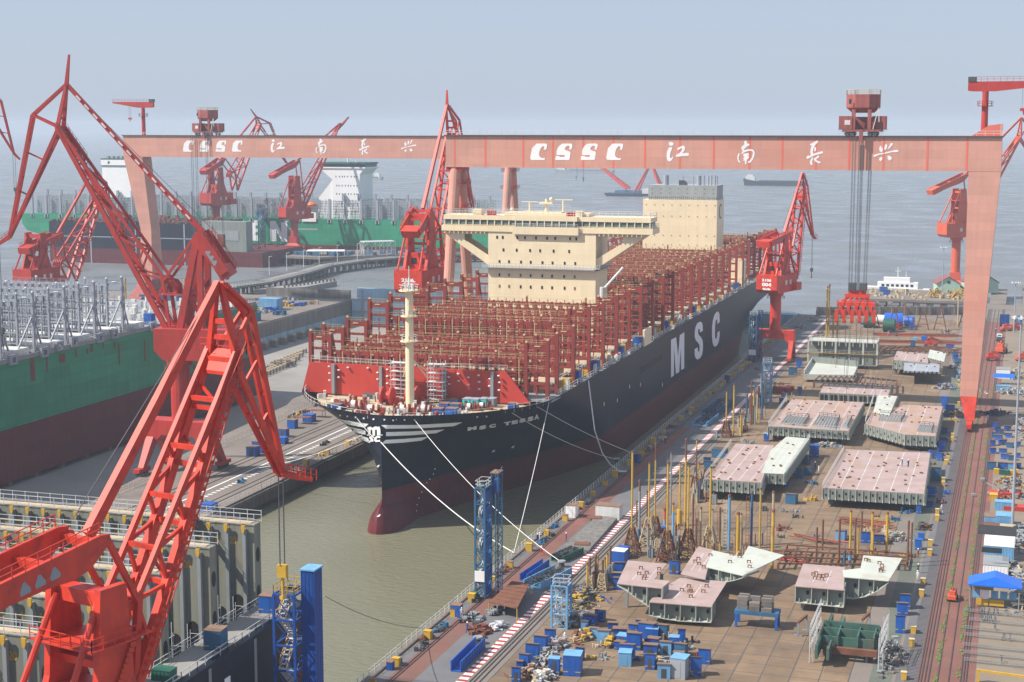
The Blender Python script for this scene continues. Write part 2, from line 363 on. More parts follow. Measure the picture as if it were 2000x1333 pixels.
# rails
def railtrack(name,xs,y0,y1,label_none=None,w=.16):
    a=MB()
    for x in xs: a.box(x-w/2,x+w/2,y0,y1,QZ-.05,QZ+.10)
    return struct(name,a,'railst')
railtrack('crane_rails',(-86.6,-86.1,-75.0,-74.4,-73.6),114,690)
railtrack('gantry_rails',(-11.6,-11.2,-10.7,-10.2),114,740)
railtrack('trolley_rails',(-8.9,-7.3,-5.6,-5.2,-4.8),114,740)
a=MB()
for k in range(900):
    y=120+k*.66
    if y<700: a.box(-13.6,-11.8,y,y+.22,QZ,QZ+.03)
struct('sleepers',a,'railst')
railtrack('pier_rails',(-164.8,-166.6,-175.5,-178.6,-180.4),114,690)
a=MB().box(-173.2,-172.8,114,690,QZ,QZ+.006); struct('pier_line_white',a,'white')
a=MB()
for k in range(290): 
    y=270+k*1.9
    if y<688: a.box(-170.7,-169.6,y,y+.95,QZ-.1,QZ+.012)
struct('pier_dashes_white',a,'dwhite')
# gates of the two docks
g=thing('dock_gate',(-252,690,-7),'long pale blue gate of the drained dock between its left wall and the pier','dock gate')
a=MB().box(-298.6,-207.5,686,692,-7,4.2); a.build('gate_body','paleblue',g)
a=MB(); 
for k in range(7): x=-293+k*13; a.box(x-.4,x+.4,685.2,685.99,-7,9.2)
a.box(-299,-207.3,685.4,685.99,4.3,4.7); a.box(-299,-207.3,685.6,685.98,-1.5,-1.0)
a.build('gate_ribs','mgrey',g)
a=MB().box(-297,-207.5,688.5,691,4.2,9.5); a.build('gate_upper_wall','paleblue',g)
a=MB().rails([(-299,686.2,4.2),(-208,686.2,4.2)],1.1,.06,3); a.build('handrail','white',g)
g=thing('dock_gate',(-125,690.5,-9),'pale blue gate closing the flooded dock behind the stern of the big ship','dock gate')
MB().box(-160.9,-90.1,686,693,-9,4.6).build('gate_body','paleblue',g)
a=MB()
for k in range(9): x=-156+k*8; a.box(x-.3,x+.3,685.4,685.98,-2,4.4)
a.build('gate_ribs','cyan',g)
a=MB().rails([(-160,686.4,4.6),(-91,686.4,4.6)],1.1,.06,3); a.build('handrail','cyan',g)
# sea wall behind the yard
wl=thing('sea_wall',(-50,693,4),'grey concrete flood wall along the river edge behind the block yard','wall')
a=MB().prism([(-82,692,4),(-20,714,4),(-20.3,715,4),(-82.3,693,4)],(0,0,3.6)); a.build('wall_panel','wallc',wl)
a=MB()
for k in range(13): 
    t=k/12; a.rbox((-82+62*t,691.6+22*t,4),1.0,.9,3.9,.34)
a.build('buttresses','concrete',wl)
wl=thing('sea_wall',(-340,692,4),'grey concrete flood wall beyond the drained dock at the left','wall')
a=MB().box(-345,-301,690,690.8,4,8.2); a.build('wall_panel','wallc',wl)
# ------------------------------------------------------------------ the big container ship
SX=-128.5; HB=30.5; DZ=25.0
def hp(z):
    """stem y, entry length, exponents at height z"""
    if z<8.5:
        t=max(0,(z+8)/16.5); y0b=307
        L=115+(78-115)*t; return y0b,L,1.32,1.15
    t=((z-8.5)/16.5); w_=t**1.5
    return 307,78+(33-78)*w_,1.35+.45*w_,1.15-.55*w_
def hb(y,z):
    y0,L,A,Cc=hp(z); s_=y-y0
    b=0 if s_<=0 else HB*(1-(1-min(1,s_/L))**A)**Cc
    if z<6:  # bulb
        k=max(0,1-((z+1.5)/7.2)**2) if z>-1.5 else 1
        R=3.9*math.sqrt(k); n0=306.6-3.6*math.sqrt(k); u=(y-n0)
        if u>0: b=max(b,R*math.sqrt(max(0,1-(1-min(1,u/7))**2)) if u<40 else 0)
    if y>560 and z<17: b*=max(0,1-((y-560)/128)**2.1*(1-max(z,-6)/17)**.9)
    return b
ZL=[-8,-4,-1.5,0,1.5,3,4.5,6,8.5,8.55,11,14,17,20,22.5,DZ]
YT=690.0
ship=thing('container_ship',(SX,500,0),'huge new navy container ship with red lashing frames and cream deckhouse in the flooded dock','container ship')
def hull_mesh(z0,z1):
    a=MB(); zs=[z for z in ZL if z0<=z<=z1]; rows=[]
    for z in zs:
        y0=hp(z)[0]
        if z<6:
            k=max(0,1-((z+1.5)/7.2)**2) if z>-1.5 else 1
            y0=min(y0,306.6-3.6*math.sqrt(k))
        ys=[y0+(YT-y0)*0]
        n=46; ys=[y0+ 105*(i/30)**1.8 for i in range(31)]+[y0+105+(YT-y0-105)*(i/20) for i in range(1,21)]
        rows.append([(ys[i],hb(ys[i],z) if i else 0.0,z) for i in range(len(ys))])
    n=len(rows[0])
    for sgn in (1,-1):
        o=len(a.v)
        for r in rows:
            for (y,b,z) in r: a.v.append((SX+sgn*b+1.6*max(0,1-(y-298)/40),y,z))
        for j in range(len(rows)-1):
            for i in range(n-1):
                q=(o+j*n+i,o+j*n+i+1,o+(j+1)*n+i+1,o+(j+1)*n+i); q=q if sgn>0 else q[::-1]
                a.f.append(q); a.m.append(0)
    # transom
    P=[(SX+r[-1][1],r[-1][0],r[-1][2]) for r in rows]; Q=[(SX-r[-1][1],r[-1][0],r[-1][2]) for r in rows]
    o=len(a.v); a.v+=P+Q; k=len(P)
    for j in range(k-1): a.f.append((o+j,o+k+j,o+k+j+1,o+j+1)); a.m.append(0)
    return a
hu=hull_mesh(8.5,DZ); hull=hu.build('hull_topsides','navy',ship,smooth=True)
hl=hull_mesh(-8,8.5); hull2=hl.build('hull_bottom','boot',ship,smooth=True)
bvh=BVHTree.FromPolygons([Vector(v) for v in hu.v+hl.v],hu.f+[tuple(i+len(hu.v) for i in f) for f in hl.f])
def decal(a,poly,step=6.0,off=.12):
    """a painted mark on the hull: the outline is laid on the plating and follows its curve"""
    poly=[Vector((p[0],p[1])) for p in poly]
    bm=bmesh.new()
    vs=[bm.verts.new((p.x,p.y,0)) for p in poly]
    for t in tessellate_polygon([[v.co for v in vs]]): bm.faces.new([vs[i] for i in t])
    for it in range(5):
        ed=[e for e in bm.edges if e.calc_length()>step]
        if not ed: break
        bmesh.ops.subdivide_edges(bm,edges=ed,cuts=1); bmesh.ops.triangulate(bm,faces=[f for f in bm.faces if len(f.verts)>3])
    bm.verts.index_update(); P=[]; ok=[]
    for v in bm.verts:
        r=ray(v.co.x,v.co.y).normalized(); h=bvh.ray_cast(CAM,r)
        if h[0] is None: P.append(Vector((0,0,-50))); ok.append(False); continue
        nn=h[1]; nn=nn if nn.dot(r)<0 else -nn
        P.append(h[0]+nn*off); ok.append(True)
    F=[]
    for f in bm.faces:
        ix=[v.index for v in f.verts]
        if all(ok[i] for i in ix):
            n=(P[ix[1]]-P[ix[0]]).cross(P[ix[2]]-P[ix[0]]); c=P[ix[0]]
            if n.dot(c-CAM)>0: ix=ix[::-1]
            F.append(tuple(ix))
    a.add(P,F); bm.free()
def zpoly(x0,y0,k,pts): return [(x0+a/k,y0+b/k) for a,b in pts]
Z=2000/430
# wing stripes on the bow
a=MB()
for pts in ([(0,62),(30,68),(180,98),(375,130),(340,164),(200,136),(60,92)],[(70,120),(130,136),(345,190),(350,228),(250,205),(120,152)],[(180,196),(240,212),(370,258),(392,306),(300,268),(210,222)],
            [(487,142),(800,138),(1225,113),(1145,149),(850,168),(530,176)],[(530,205),(760,197),(1060,179),(985,213),(760,232),(530,242)],[(525,276),(700,265),(915,246),(850,281),(680,300),(486,312)]):
    decal(a,zpoly(640,800,Z,pts),7)
a.each('bow_stripe','silver',ship)
# emblem
a=MB()
for pts in ([(370,158),(400,152),(412,166),(440,150),(462,158),(475,152),(484,175),(486,222),(500,226),(498,236),(455,236),(455,186),(447,178),(438,188),(438,222),(440,236),(415,236),(413,186),(405,178),(398,190),(398,218),(392,234),(364,234),(364,224),(376,218),(378,182),(368,176)],
            [(388,240),(425,238),(424,252),(408,252),(426,270),(424,290),(386,290),(388,278),(404,276),(386,258)],
            [(436,250),(450,240),(485,242),(484,258),(462,256),(452,264),(454,278),(484,274),(482,292),(446,294),(430,280)]):
    decal(a,zpoly(640,800,Z,pts),5,.25)
a.build('bow_emblem','white',ship)
# ship's name on the bow and letters on the side
def decal_text(a,txt,o,u,v,bold=.03,shear=0):
    vs,fs=text2d(txt,bold,shear); P=[];ok=[]
    for s_,t in vs:
        px=o[0]+u[0]*s_+v[0]*t; py=o[1]+u[1]*s_+v[1]*t; r=ray(px,py).normalized(); h=bvh.ray_cast(CAM,r)
        if h[0] is None: P.append(Vector((0,0,-50))); ok.append(False); continue
        nn=h[1]; nn=nn if nn.dot(r)<0 else -nn; P.append(h[0]+nn*.12); ok.append(True)
    a.add(P,[f for f in fs if all(ok[i] for i in f)])
a=MB()
nm=[('M',1268,1350,192,152),('S',1372,1440,183,140),('C',1462,1524,168,128),('T',1597,1662,146,107),('E',1668,1725,134,94),('S',1737,1797,120,78),('S',1812,1868,108,60),('A',1872,1918,92,42)]
for ch,x0,x1,yb,yt in nm:
    sl=-(x1-x0)*.16
    decal_text(a,ch,(640+x0/Z,800+yb/Z),((x1-x0)/Z,sl/Z),(0.5,-(yb-yt-abs(sl)*.6)/Z),.085)
a.each('name_letter','silver',ship)
a=MB(); z2=1333/160
decal(a,zpoly(1290,590,z2,[(165,618),(248,572),(280,880),(308,540),(382,492),(380,1082),(328,1112),(328,742),(298,1142),(243,1176),(213,730),(212,1198),(165,1232)]),20)
decal(a,zpoly(1290,590,z2,[(635,500),(632,445),(622,435),(608,455),(604,490),(615,535),(650,570),(678,620),(686,690),(684,780),(670,860),(640,915),(600,938),(570,925),(552,880),(548,770),(600,738),(601,790),(612,815),(626,795),(631,745),(624,695),(600,660),(568,625),(550,570),(551,480),(566,400),(595,345),(635,322),(665,332),(680,380),(684,470)]),20)
decal(a,zpoly(1290,590,z2,[(918,360),(918,300),(907,285),(893,305),(885,360),(880,470),(882,570),(890,605),(903,595),(915,560),(918,500),(960,468),(958,560),(942,650),(915,710),(885,730),(858,715),(842,660),(832,560),(833,420),(845,310),(870,215),(905,162),(935,158),(955,200),(960,330)]),20)
a.each('side_letter','lav',ship)
a=MB()   # draught and thruster marks, recess in the plating
for k in range(22):
    x=850-k*.0; 
for (x,y) in [(848,915),(845,925),(838,935),(832,942),(828,950),(822,960),(817,972),(813,985),(812,997),(815,1008),(818,1018),(820,1030)]:
    decal(a,[(x,y),(x+1.6,y-.4),(x+1.6,y+1.8),(x,y+2.2)],4)
for (x,y) in [(963,881),(1001,873),(739,911),(740,1008),(742,964)]: decal(a,[(x-4,y+2),(x,y-2),(x+4,y-3),(x+1,y+2)],4)
for (x,y) in [(1179,790),(1229,756),(1293,752),(1250,752),(1205,783)]: decal(a,[(x-.55,y-4),(x+.55,y-4.4),(x+.55,y+3),(x-.55,y+3.4)],6)
for (x,y) in [(665,811),(679,813),(695,815),(711,817),(730,819),(751,820),(768,821),(790,820),(810,820),(932,814),(950,813)]: decal(a,[(x-1.6,y-1.5),(x+1.6,y-1.6),(x+1.6,y+1.5),(x-1.6,y+1.6)],4)
a.each('hull_mark','lav',ship)
a=MB(); decal(a,[(1250,718),(1292,692),(1292,703),(1250,731)],8); a.build('side_opening','black',ship)
a=MB(); decal(a,[(1015,899),(1012,880),(1005,862),(985,856),(960,866),(940,866),(965,880),(990,887),(996,892),(1000,895)][::-1],6,.1)
a=MB(); decal(a,[(1318,690),(1352,668),(1350,655),(1330,668)],6)
# decks
fd=MB(); P=[]
for i in range(24): y=308.6+ (i/23)**1.6*31.5; P.append((max(.2,hb(y,23.0)-.9),y,23.5))
sh_=lambda y:1.6*max(0,1-(y-298)/40)
Q=[(SX-p[0]+sh_(p[1]),p[1],p[2]) for p in P[::-1]]; P=[(SX+p[0]+sh_(p[1]),p[1],p[2]) for p in P]
fd.prism(P+Q,(0,0,-.5)); fd.build('forecastle_deck','ply',ship)
MB().box(SX-30.2,SX+30.2,337,689,24.2,24.7).build('main_deck','mgrey',ship)
# hatch covers and the pale clutter along the hatches
a=MB(); b=MB(); c=MB(); d=MB()
YB=[345+14.1*k for k in range(25)]
for k,y in enumerate(YB[:-1]):
    if 5<k<7 or 19<=k<=20: continue
    for j in range(5): a.box(SX-27.5+j*11.05,SX-27.5+j*11.05+10.7,y+1.6,y+13.2,24.7,26.6)
    for s_ in (1,-1):
        for q in range(9):
            x=SX+s_*(27.2+random.uniform(0,2.4)); yy=y+random.uniform(1,13); h_=random.uniform(.6,2.6)
            b.box(x-.3,x+.3,yy-.35,yy+.35,24.7,24.7+h_)
        for q in range(5):
            x=SX+s_*(26.5+random.uniform(0,3)); yy=y+random.uniform(1.6,12); c.box(x-.55,x+.55,yy-.4,yy+.4,25.2,26.4+random.uniform(0,1))
    for q in range(16):
        x=SX+random.uniform(-26,26); d.box(x-.5,x+.5,y+.9,y+1.5,26.6,26.6+random.uniform(.8,3.4))
a.each('hatch_cover','ply',ship); b.each('deck_fitting','dwhite',ship); c.each('deck_locker','yellow',ship); d.each('hatch_fitting','rail',ship)
a=MB()
for s_ in (1,-1): a.rails([(SX+s_*30.2,y,25) for y in range(342,690,12)],1.2,.06,2.4); a.rails([(SX+s_*28.6,y,27.4) for y in range(342,690,12)],1.2,.06,2.4)
a.build('deck_railing','dwhite',ship)
# lashing bridges
def lashing(parent,cx,y,hw,zb,ze,zm,m,mr,posts=24,ends=(1,-1),mid=True,name='lashing_bridge',dp=1.1,th=1.0):
    a=MB(); r=MB(); q=MB()
    for s_ in ends:
        xo=cx+s_*hw
        for dx in (0,5.0):
            x=xo-s_*dx
            a.beam((x,y,zb),(x,y,ze+(.9 if dx==0 else .3)),.8*th,1.1*th,side=(1,0,0))
            a.beam((x-s_*(2.2 if dx else 0),y+dp*.9,zb),(x,y+dp*.9,ze),.4*th,.4*th,side=(1,0,0))
            q.box(x-.24,x+.24,y-.25,y+.25,ze+(.9 if dx==0 else .3),ze+(1.25 if dx==0 else .65))
        a.beam((xo-s_*2.5,y,zb),(xo-s_*2.5,y,ze-4),.22*th,side=(1,0,0))
        lv=[ze]; z=ze-2.9
        while z>zb+1: lv.append(z); z-=2.9
        for i,z in enumerate(lv):
            hh=1.2 if i==0 else .55
            a.box(min(xo,xo-s_*5),max(xo,xo-s_*5),y-.3*th,y+.4*th,z-hh*th,z)
            if i<3: r.rails([(xo,y-.5,z),(xo-s_*5,y-.5,z)],1.0,.036,1.2)
            else: r.tube((xo,y-.5,z+1),(xo-s_*5,y-.5,z+1),.036,n=4)
            if i==0: q.box(min(xo-s_*1.6,xo-s_*3),max(xo-s_*1.6,xo-s_*3),y-.42,y-.36,z-.55,z-.3)
    if mid:
        x0,x1=cx-hw+5,cx+hw-5; n=posts-4
        lv=[]; z=zm
        while z>zb+1: lv.append(z); z-=2.9
        w_=(x1-x0)/n
        for i in range(n+1):
            x=x0+w_*i
            tall=(i%7==3)
            a.beam((x,y,zb),(x,y,zm+(1.5 if tall else .25)),.42*th,.65*th,side=(1,0,0))
            if tall: q.box(x-.26,x+.26,y-.26,y+.26,zm+1.5,zm+1.85)
            if i<n:
                a.box(x+.1,x+.62,y-.2,y+.25,zm-1.7,zm-.7); a.box(x+w_-.62,x+w_-.1,y-.2,y+.25,zm-1.7,zm-.7)
                a.box(x+w_*.5-.06,x+w_*.5+.06,y-.1,y+.05,zb+1,zm-2.6)
                a.box(x+.1,x+w_-.1,y-.1,y+.2,zm-4.3,zm-3.9); a.box(x-.13,x+.13,y+dp-.15,y+dp+.1,zb,zm); a.box(x+w_*.5-.08,x+w_*.5+.08,y-.1,y+.1,zm-1.0,zm+.9)
                a.box(x+w_*.1,x+w_*.9,y+dp-.1,y+dp+.1,zm-6.0,zm-5.6)
                if i%2==0: q.box(x+w_*.4,x+w_*.6,y-.42,y-.36,zm-.6,zm-.38)
                if i%3==1: r.box(x+w_*.3,x+w_*.36,y-.5,y-.44,zm-5.6,zm)
        for i,z in enumerate(lv):
            a.box(x0,x1,y-.25,y+dp,z-(.8*th if i==0 else .28),z)
            if i<2: r.rails([(x0,y-.4,z),(x1,y-.4,z)],1.05,.036,2.5)
            else: r.tube((x0,y-.4,z+1),(x1,y-.4,z+1),.036,n=4)
        r.tube((x0,y+dp,zm+1.1),(x1,y+dp,zm+1.1),.036,n=4)
    o=a.build(name,m,parent); r.build('handrail',mr,o); g=q.each('end_cap',mr if m!='grey' else 'white',o); return o
lashing(ship,SX,337.6,29,25,37.2,33.6,'lashred','rail')
for k,y in enumerate(YB):
    ze=37.9 if k<2 else 41.0; zm=34.6 if k<2 else (37.6 if k<6 else 38.6)
    if k in (6,7): 
        yy=y if k==7 else 429
        for e_ in (1,-1): lashing(ship,SX,yy,29,25,ze,zm,'lashred','rail',mid=False,ends=(e_,))
    elif k in (19,20):
        for e_ in (1,-1): lashing(ship,SX,y,29,25,ze,zm,'lashred','rail',mid=False,ends=(e_,))
    else: lashing(ship,SX,y,29,25,ze,zm,'lashred','rail')
# breakwater and mast
a=MB()
a.prism([(-159,335.4,24),(-135.5,334.6,23.5),(-135.5,334.6,31),(-157,335.4,31)],(0,.5,0))
a.prism([(-123.6,334.6,23.5),(-102.8,335.2,24),(-108.6,335.2,31),(-123.6,334.6,31)],(0,.5,0))
a.box(-135.4,-123.7,336.0,336.4,23.5,31)
a.prism([(-135.6,334.7,23.5),(-135.0,334.7,23.5),(-135.0,336,23.5),(-135.6,336,23.5)],(0,0,7.5)); a.prism([(-124.2,334.7,23.5),(-123.6,334.7,23.5),(-123.6,336,23.5),(-124.2,336,23.5)],(0,0,7.5))
bw=a.build('breakwater','breakred',ship)
a=MB()
for x in (-150.5,-138.6,-122.9,-111.6): a.box(x-.35,x+.35,334.2,334.55+(.5 if abs(x+129)>12 else .1),24,30.9)
a.each('breakwater_seam','mgrey',bw)
a=MB()
for (x,y) in [(641,717),(642,730),(642,744),(660,724),(678,719),(660,738),(717,720),(736,729),(736,742),(755,723),(755,736),(755,750),(875,737),(894,731),(914,738),(914,753),(934,734),(895,745),(876,751),(935,747),(935,761),(956,741),(973,735),(975,748),(974,763),(955,755)]:
    p=VY(x,y,334.1); a.ico((p.x,334.45 if p.x>-130 else 334.6,p.z),.36,.62,8,4)
a.each('breakwater_port','dwhite',bw)
a=MB().rails([(-157,336.5,31),(-135.5,335,31)],1.3,.05,2); a.rails([(-123.6,335,31),(-108.6,336.3,31)],1.3,.05,2); a.build('handrail','dwhite',bw)
ms=MB(); ms.tube((SX,327,23.5),(SX,327,49.5),1.0,.85,12)
m_=ms.build('foremast','cream',ship,smooth=False)
a=MB()
for z,r in ((49.6,2.3),(43.9,1.9),(38.3,2.1)):
    a.tube((SX,327,z-.2),(SX,327,z+.1),r,n=14)
a.each('mast_platform','cream',m_)
a=MB()
for z,r in ((49.7,2.2),(44,1.8),(38.4,2.0)): a.rails([(SX+r*math.cos(t*math.pi/5),327+r*math.sin(t*math.pi/5),z) for t in range(11)],1.1,.06,1.4)
a.build('mast_railing','dwhite',m_)
a=MB(); a.tube((SX,327,49.7),(SX,327,52.5),.35,.2); a.tube((SX-.8,327,49.7),(SX-.8,327,51.4),.25); a.tube((SX+1.1,326.4,49.7),(SX+1.1,326.4,51),.3); a.tube((SX,327,52.5),(SX,327,55),.1); a.box(SX-1.5,SX+1.5,326.9,327.1,51.4,51.6); a.build('mast_light','dwhite',m_)
a=MB()
for s_ in (1,-1): a.tube((SX,327,35),(SX+s_*2.9,330.5,29.5),.16); a.tube((SX+s_*1.2,328.3,33),(SX+s_*2.9,330.5,31),.12)
a.each('mast_brace','cream',m_)
# scaffold round the mast foot
scf=thing('scaffold',(SX,333,23.5),'tall tube scaffold of many lifts around the foot of the cream foremast','scaffold')
a=MB(); b=MB()
for x in (-135,-132.5,-131,-126,-124.6,-122.4):
    for y in (331.6,333.6): a.tube((x,y,23.5),(x,y,33.2),.07,n=4)
for k in range(9):
    z=24.4+k*1.0
    for y in (331.6,333.6): a.tube((-135.4,y,z),(-130.6,y,z),.07,n=4); a.tube((-126.4,y,z),(-122,y,z),.07,n=4)
    if k%2==0: b.box(-135.2,-130.8,331.7,333.5,z-.12,z); b.box(-126.2,-122.2,331.7,333.5,z-.12,z)
a.build('tube_frame','scaf',scf); b.each('plank','dwhite',scf)
# forecastle machinery: mooring winches and windlasses
def winch(parent,x,y,r,w_,rz):
    a=MB(); b=MB(); ca,sa=math.cos(rz),math.sin(rz)
    P=lambda t:Vector((x+ca*t,y+sa*t,23.6+r*1.05))
    for t in (-w_*.5,-w_*.2,w_*.2,w_*.5): a.tube(P(t)-Vector((ca,sa,0))*.12,P(t)+Vector((ca,sa,0))*.12,r,n=14)
    a.rbox((x+ca*w_*.72,y+sa*w_*.72,23.5),w_*.3,1.2,r*1.3,rz); a.rbox((x,y,23.5),w_*1.5,.5,.5,rz)
    b.tube(P(-w_*.18),P(w_*.18),r*.78,n=12)
    o=a.build('mooring_winch','lashred',parent); b.build('rope_drum','tarp',o)
for (px,py,r,w_) in [(690,800,1.05,3.6),(722,806,.85,4),(785,808,1.0,3.4),(826,808,1.0,3.4),(940,800,.8,3),(915,802,.8,3)]:
    p=G(px,py,23.5); winch(ship,p.x,p.y,r,w_,.15)
for (px,py) in [(757,785),(806,783)]:
    p=G(px,py+6,23.5); a=MB(); 
    for t in (-1.1,1.1): a.tube((p.x+t-.2,p.y,25.6),(p.x+t+.2,p.y,25.6),2.0,n=18)
    a.tube((p.x-1.2,p.y,25.6),(p.x+1.2,p.y,25.6),1.0,n=12); a.rbox((p.x,p.y+.8,23.5),4.4,1.5,1.6); a.build('anchor_windlass','breakred',ship)
a=MB()
for s_ in (1,-1):
    pts=[]
    for i in range(20): y=307.6+(i/19)**1.7*30; pts.append((SX+s_*max(.2,hb(y,24.9)-.5)+sh_(y),y,24.0))
    a.rails(pts,1.6,.05,1.2)
a.build('bulwark_railing','dwhite',ship)
a=MB(); b=MB()
for q in range(150):
    y=random.uniform(310,334); hw=hb(y,23.5)-2
    x=SX+random.uniform(-hw,hw); s_=random.uniform(.2,.7); h_=random.uniform(.3,1.5)
    (a if q%3 else b).rbox((x,y,23.5),s_*random.uniform(.6,2),s_,h_,random.uniform(0,3))
a.each('forecastle_fitting','dwhite',ship); b.each('forecastle_pipe','lashred',ship)
# deckhouse
dh=MB().box(-145.6,-113.6,433,446.5,25,55.6); dk=dh.build('deckhouse','cream',ship)
a=MB(); 
for pts in ([(877,420),(950,420),(950,480),(940,470),(945,440),(912,440)],):
    pass
# bridge wings: deck, front windows, sloping supports
a=MB(); a.box(-159.8,-97.2,432.7,441.5,55.6,57.2); a.box(-138,-118.5,432.0,432.7,55.0,57.2); a.build('bridge_deck','cream',dk)
a=MB(); a.box(-159.2,-97.8,432.95,441,58.9,60.2); a.box(-137.6,-118.9,432.25,432.95,58.9,60.3); a.prism([(-159.2,433.3,57.2),(-97.8,433.3,57.2),(-97.8,433.0,57.5),(-159.2,433.0,57.5)],(0,7.6,0)); wh=a.build('wheelhouse','cream',dk)
a=MB(); a.box(-158.8,-98.2,433.3,440.6,57.5,58.9); a.box(-137.2,-119.3,432.55,433.3,57.2,58.9); a.build('bridge_window','bglass',wh)
a=MB()
for k in range(29):
    x=-158.9+k*60.8/28
    a.box(x-.14,x+.14,433.05,433.28,57.3,58.9) if not -137.2<x<-119.3 else a.box(x-.14,x+.14,432.3,432.53,57.3,58.9)
a.each('window_mullion','cream',wh)
a=MB()
for s_ in (1,-1):
    a.cut(); c0=SX-1.1; X=lambda d:c0+s_*d
    # sloping bracket plate with an opening, front and back plates
    for yy in (434,440.5):
        a.prism([(X(16),yy,55.6),(X(29.8),yy,55.6),(X(29.8),yy,54.9),(X(16),yy,45.6),(X(16),yy,48.4),(X(23.6),yy,53),(X(23.6),yy,54.6),(X(16),yy,54.6)],(0,.4,0))
    a.prism([(X(29.8),434.4,54.9),(X(16),434.4,45.6),(X(16),434.4,45.9),(X(29.8),434.4,55.2)],(0,6.1,0))
    for k in range(10): x=X(17+k*1.35); a.box(x-.1,x+.1,432.8,434,54.9,55.58)
a.each('wing_bracket','cream',dk)
a=MB(); a.rails([(-159,433,60.2),(-97.9,433,60.2),(-97.9,440.8,60.2),(-159,440.8,60.2),(-159,433,60.2)],1.3,.06,1.8)
a.rails([(-159.7,432.8,57.2),(-159.7,441,57.2)],1.2,.06,1.2); a.rails([(-97.3,432.8,57.2),(-97.3,441,57.2)],1.2,.06,1.2); a.rails([(-138,432.05,57.2),(-118.6,432.05,57.2)],.9,.05,1.5); a.build('roof_railing','dwhite',dk)
rf=MB(); rf.box(-141,-116,434,440,60.2,61.1); rf.box(-150.5,-147.8,433.5,436,60.2,61.9); rf.box(-119.6,-117.6,433,435,60.2,61.8); rf.box(-136,-124,434.5,437.5,61.1,61.5)
rf.tube((-129,436,61),(-129,436,65),.55,.4,10); rf.tube((-134,436,61),(-134,436,63.9),.3); rf.tube((-124,436,61),(-124,436,64.6),.3); rf.box(-136.5,-131.5,435.9,436.1,64,64.2); rf.box(-126.5,-121.3,435.9,436.1,64.7,64.95); rf.box(-131,-127,435,437,63.6,64.1); rf.ico((-127.6,436,64.9),.6); rf.ico((-139,435,61.9),.55)
rf.build('radar_mast','cream',dk)
a=MB(); a.rails([(-136,434.2,62.5),(-121.5,434.2,62.5)],1.0,.05,1.5); a.rails([(-145,433,60.9),(-117,433,60.9)],1.4,.05,1.3); a.build('mast_railing','dwhite',dk)
a=MB(); a.box(-146,-143.8,433.3,435.3,60.2,61.7); a.box(-122.3,-119.2,433.2,435,60.2,61.6); a.each('roof_locker','breakred',dk)
a=MB(); b=MB()
rows=[(54.0,[-142.9,-141.2,-136.8,-134.5,-131.2,-127.9,-125.5,-121.1,-119.3]),(50.4,[-141,-137,-133,-130,-126,-121.4]),(47.0,[-142.2,-139.3,-135.7,-132.8,-129.3,-126.3,-122.7,-119.6]),(43.2,[-142.2,-139.3,-135.8,-132.8,-129.3,-126.4,-122.8,-119.7]),(39.9,[-142.2,-139.3,-135.8,-132.8,-129.4,-126.4,-122.7,-119.7])]
for ri,(z,xs) in enumerate(rows):
    for i,x in enumerate(xs):
        t=(a if not(ri>=3 and (i<3 or i>6) and (i+ri)%3) else b)
        t.box(x-.24,x+.24,432.9,433.02,z-.42,z+.42)
a.each('porthole','black',dk); b.each('taped_porthole','rustroof',dk)
a=MB(); a.box(-147,-112.3,431.6,433,45.2,45.4); a.box(-113.6,-112.3,431.6,447,45.2,45.4); a.build('painting_cradle','grey',dk)
a=MB(); a.rails([(-147,431.7,45.4),(-112.4,431.7,45.4),(-112.4,446,45.4)],1.2,.07,1.1); a.rails([(-147,431.7,45.4),(-112.4,431.7,45.4)],.6,.09,.7); a.build('cradle_railing','scaf',dk)
# funnel block
fb=MB().box(-142.9,-113.2,618,633,25,56.6); fk=fb.build('engine_casing','cream',ship)
fu=MB().box(-141,-113.5,619,632,56.6,62.3).build('funnel','mgrey',fk); fu.data.materials[0]=M['funnelgrey']=mat('funnel_grey',(.34,.37,.36),.6,.08,.1,streak=.15)
a=MB()
for x,r,h_ in [(-134.5,1.05,3.9),(-121.3,.9,3.8),(-119.4,.35,3.9),(-117.6,.35,3.9),(-116.4,.35,3.9),(-115,.35,3.9),(-114.2,.3,3.8),(-127.8,.22,3.9),(-123.6,.22,3.9)]: a.tube((x,622,62.3),(x,622,62.3+h_),r,n=10)
a.each('exhaust_pipe','grey',fu); MB().prism([(-129.2,621,62.3),(-126,621,62.3),(-126,621,63.2),(-127.2,621,64.2),(-129.2,621,64.2)],(0,1.5,0)).build('intake_hood','dgrey',fu)
a=MB()
for k in range(34): x=-140.6+k*.81; a.box(x-.06,x+.06,618.8,618.98,56.9,58)
for k in range(8):
    for z in (59.2,61): a.box(-139.5+k*3.5-.12,-139.5+k*3.5+.12,618.85,618.98,z-.12,z+.12)
a.each('funnel_vent','dgrey',fu)
a=MB()
for z in (54.6,50.2,42.6,38.9):
    for k in range(9): x=-141.6+k*3.45; a.box(x-.13,x+.13,617.85,617.98,z-.13,z+.13)
a.each('casing_port','dgrey',fk)
a=MB(); a.tube((-113.2,625.5,52.0),(-113.08,625.5,52.0),2.9,n=28); a.build('funnel_badge','steelblue',fk)
a=MB(); a.tube((-113.07,625.5,52.0),(-113.0,625.5,52.0),2.3,n=28); a.build('badge_centre','cream',fk)
a=MB().rails([(-142.8,618.1,56.6),(-113.3,618.1,56.6),(-113.3,632.8,56.6)],1.1,.05,2); a.build('casing_railing','dwhite',fk)
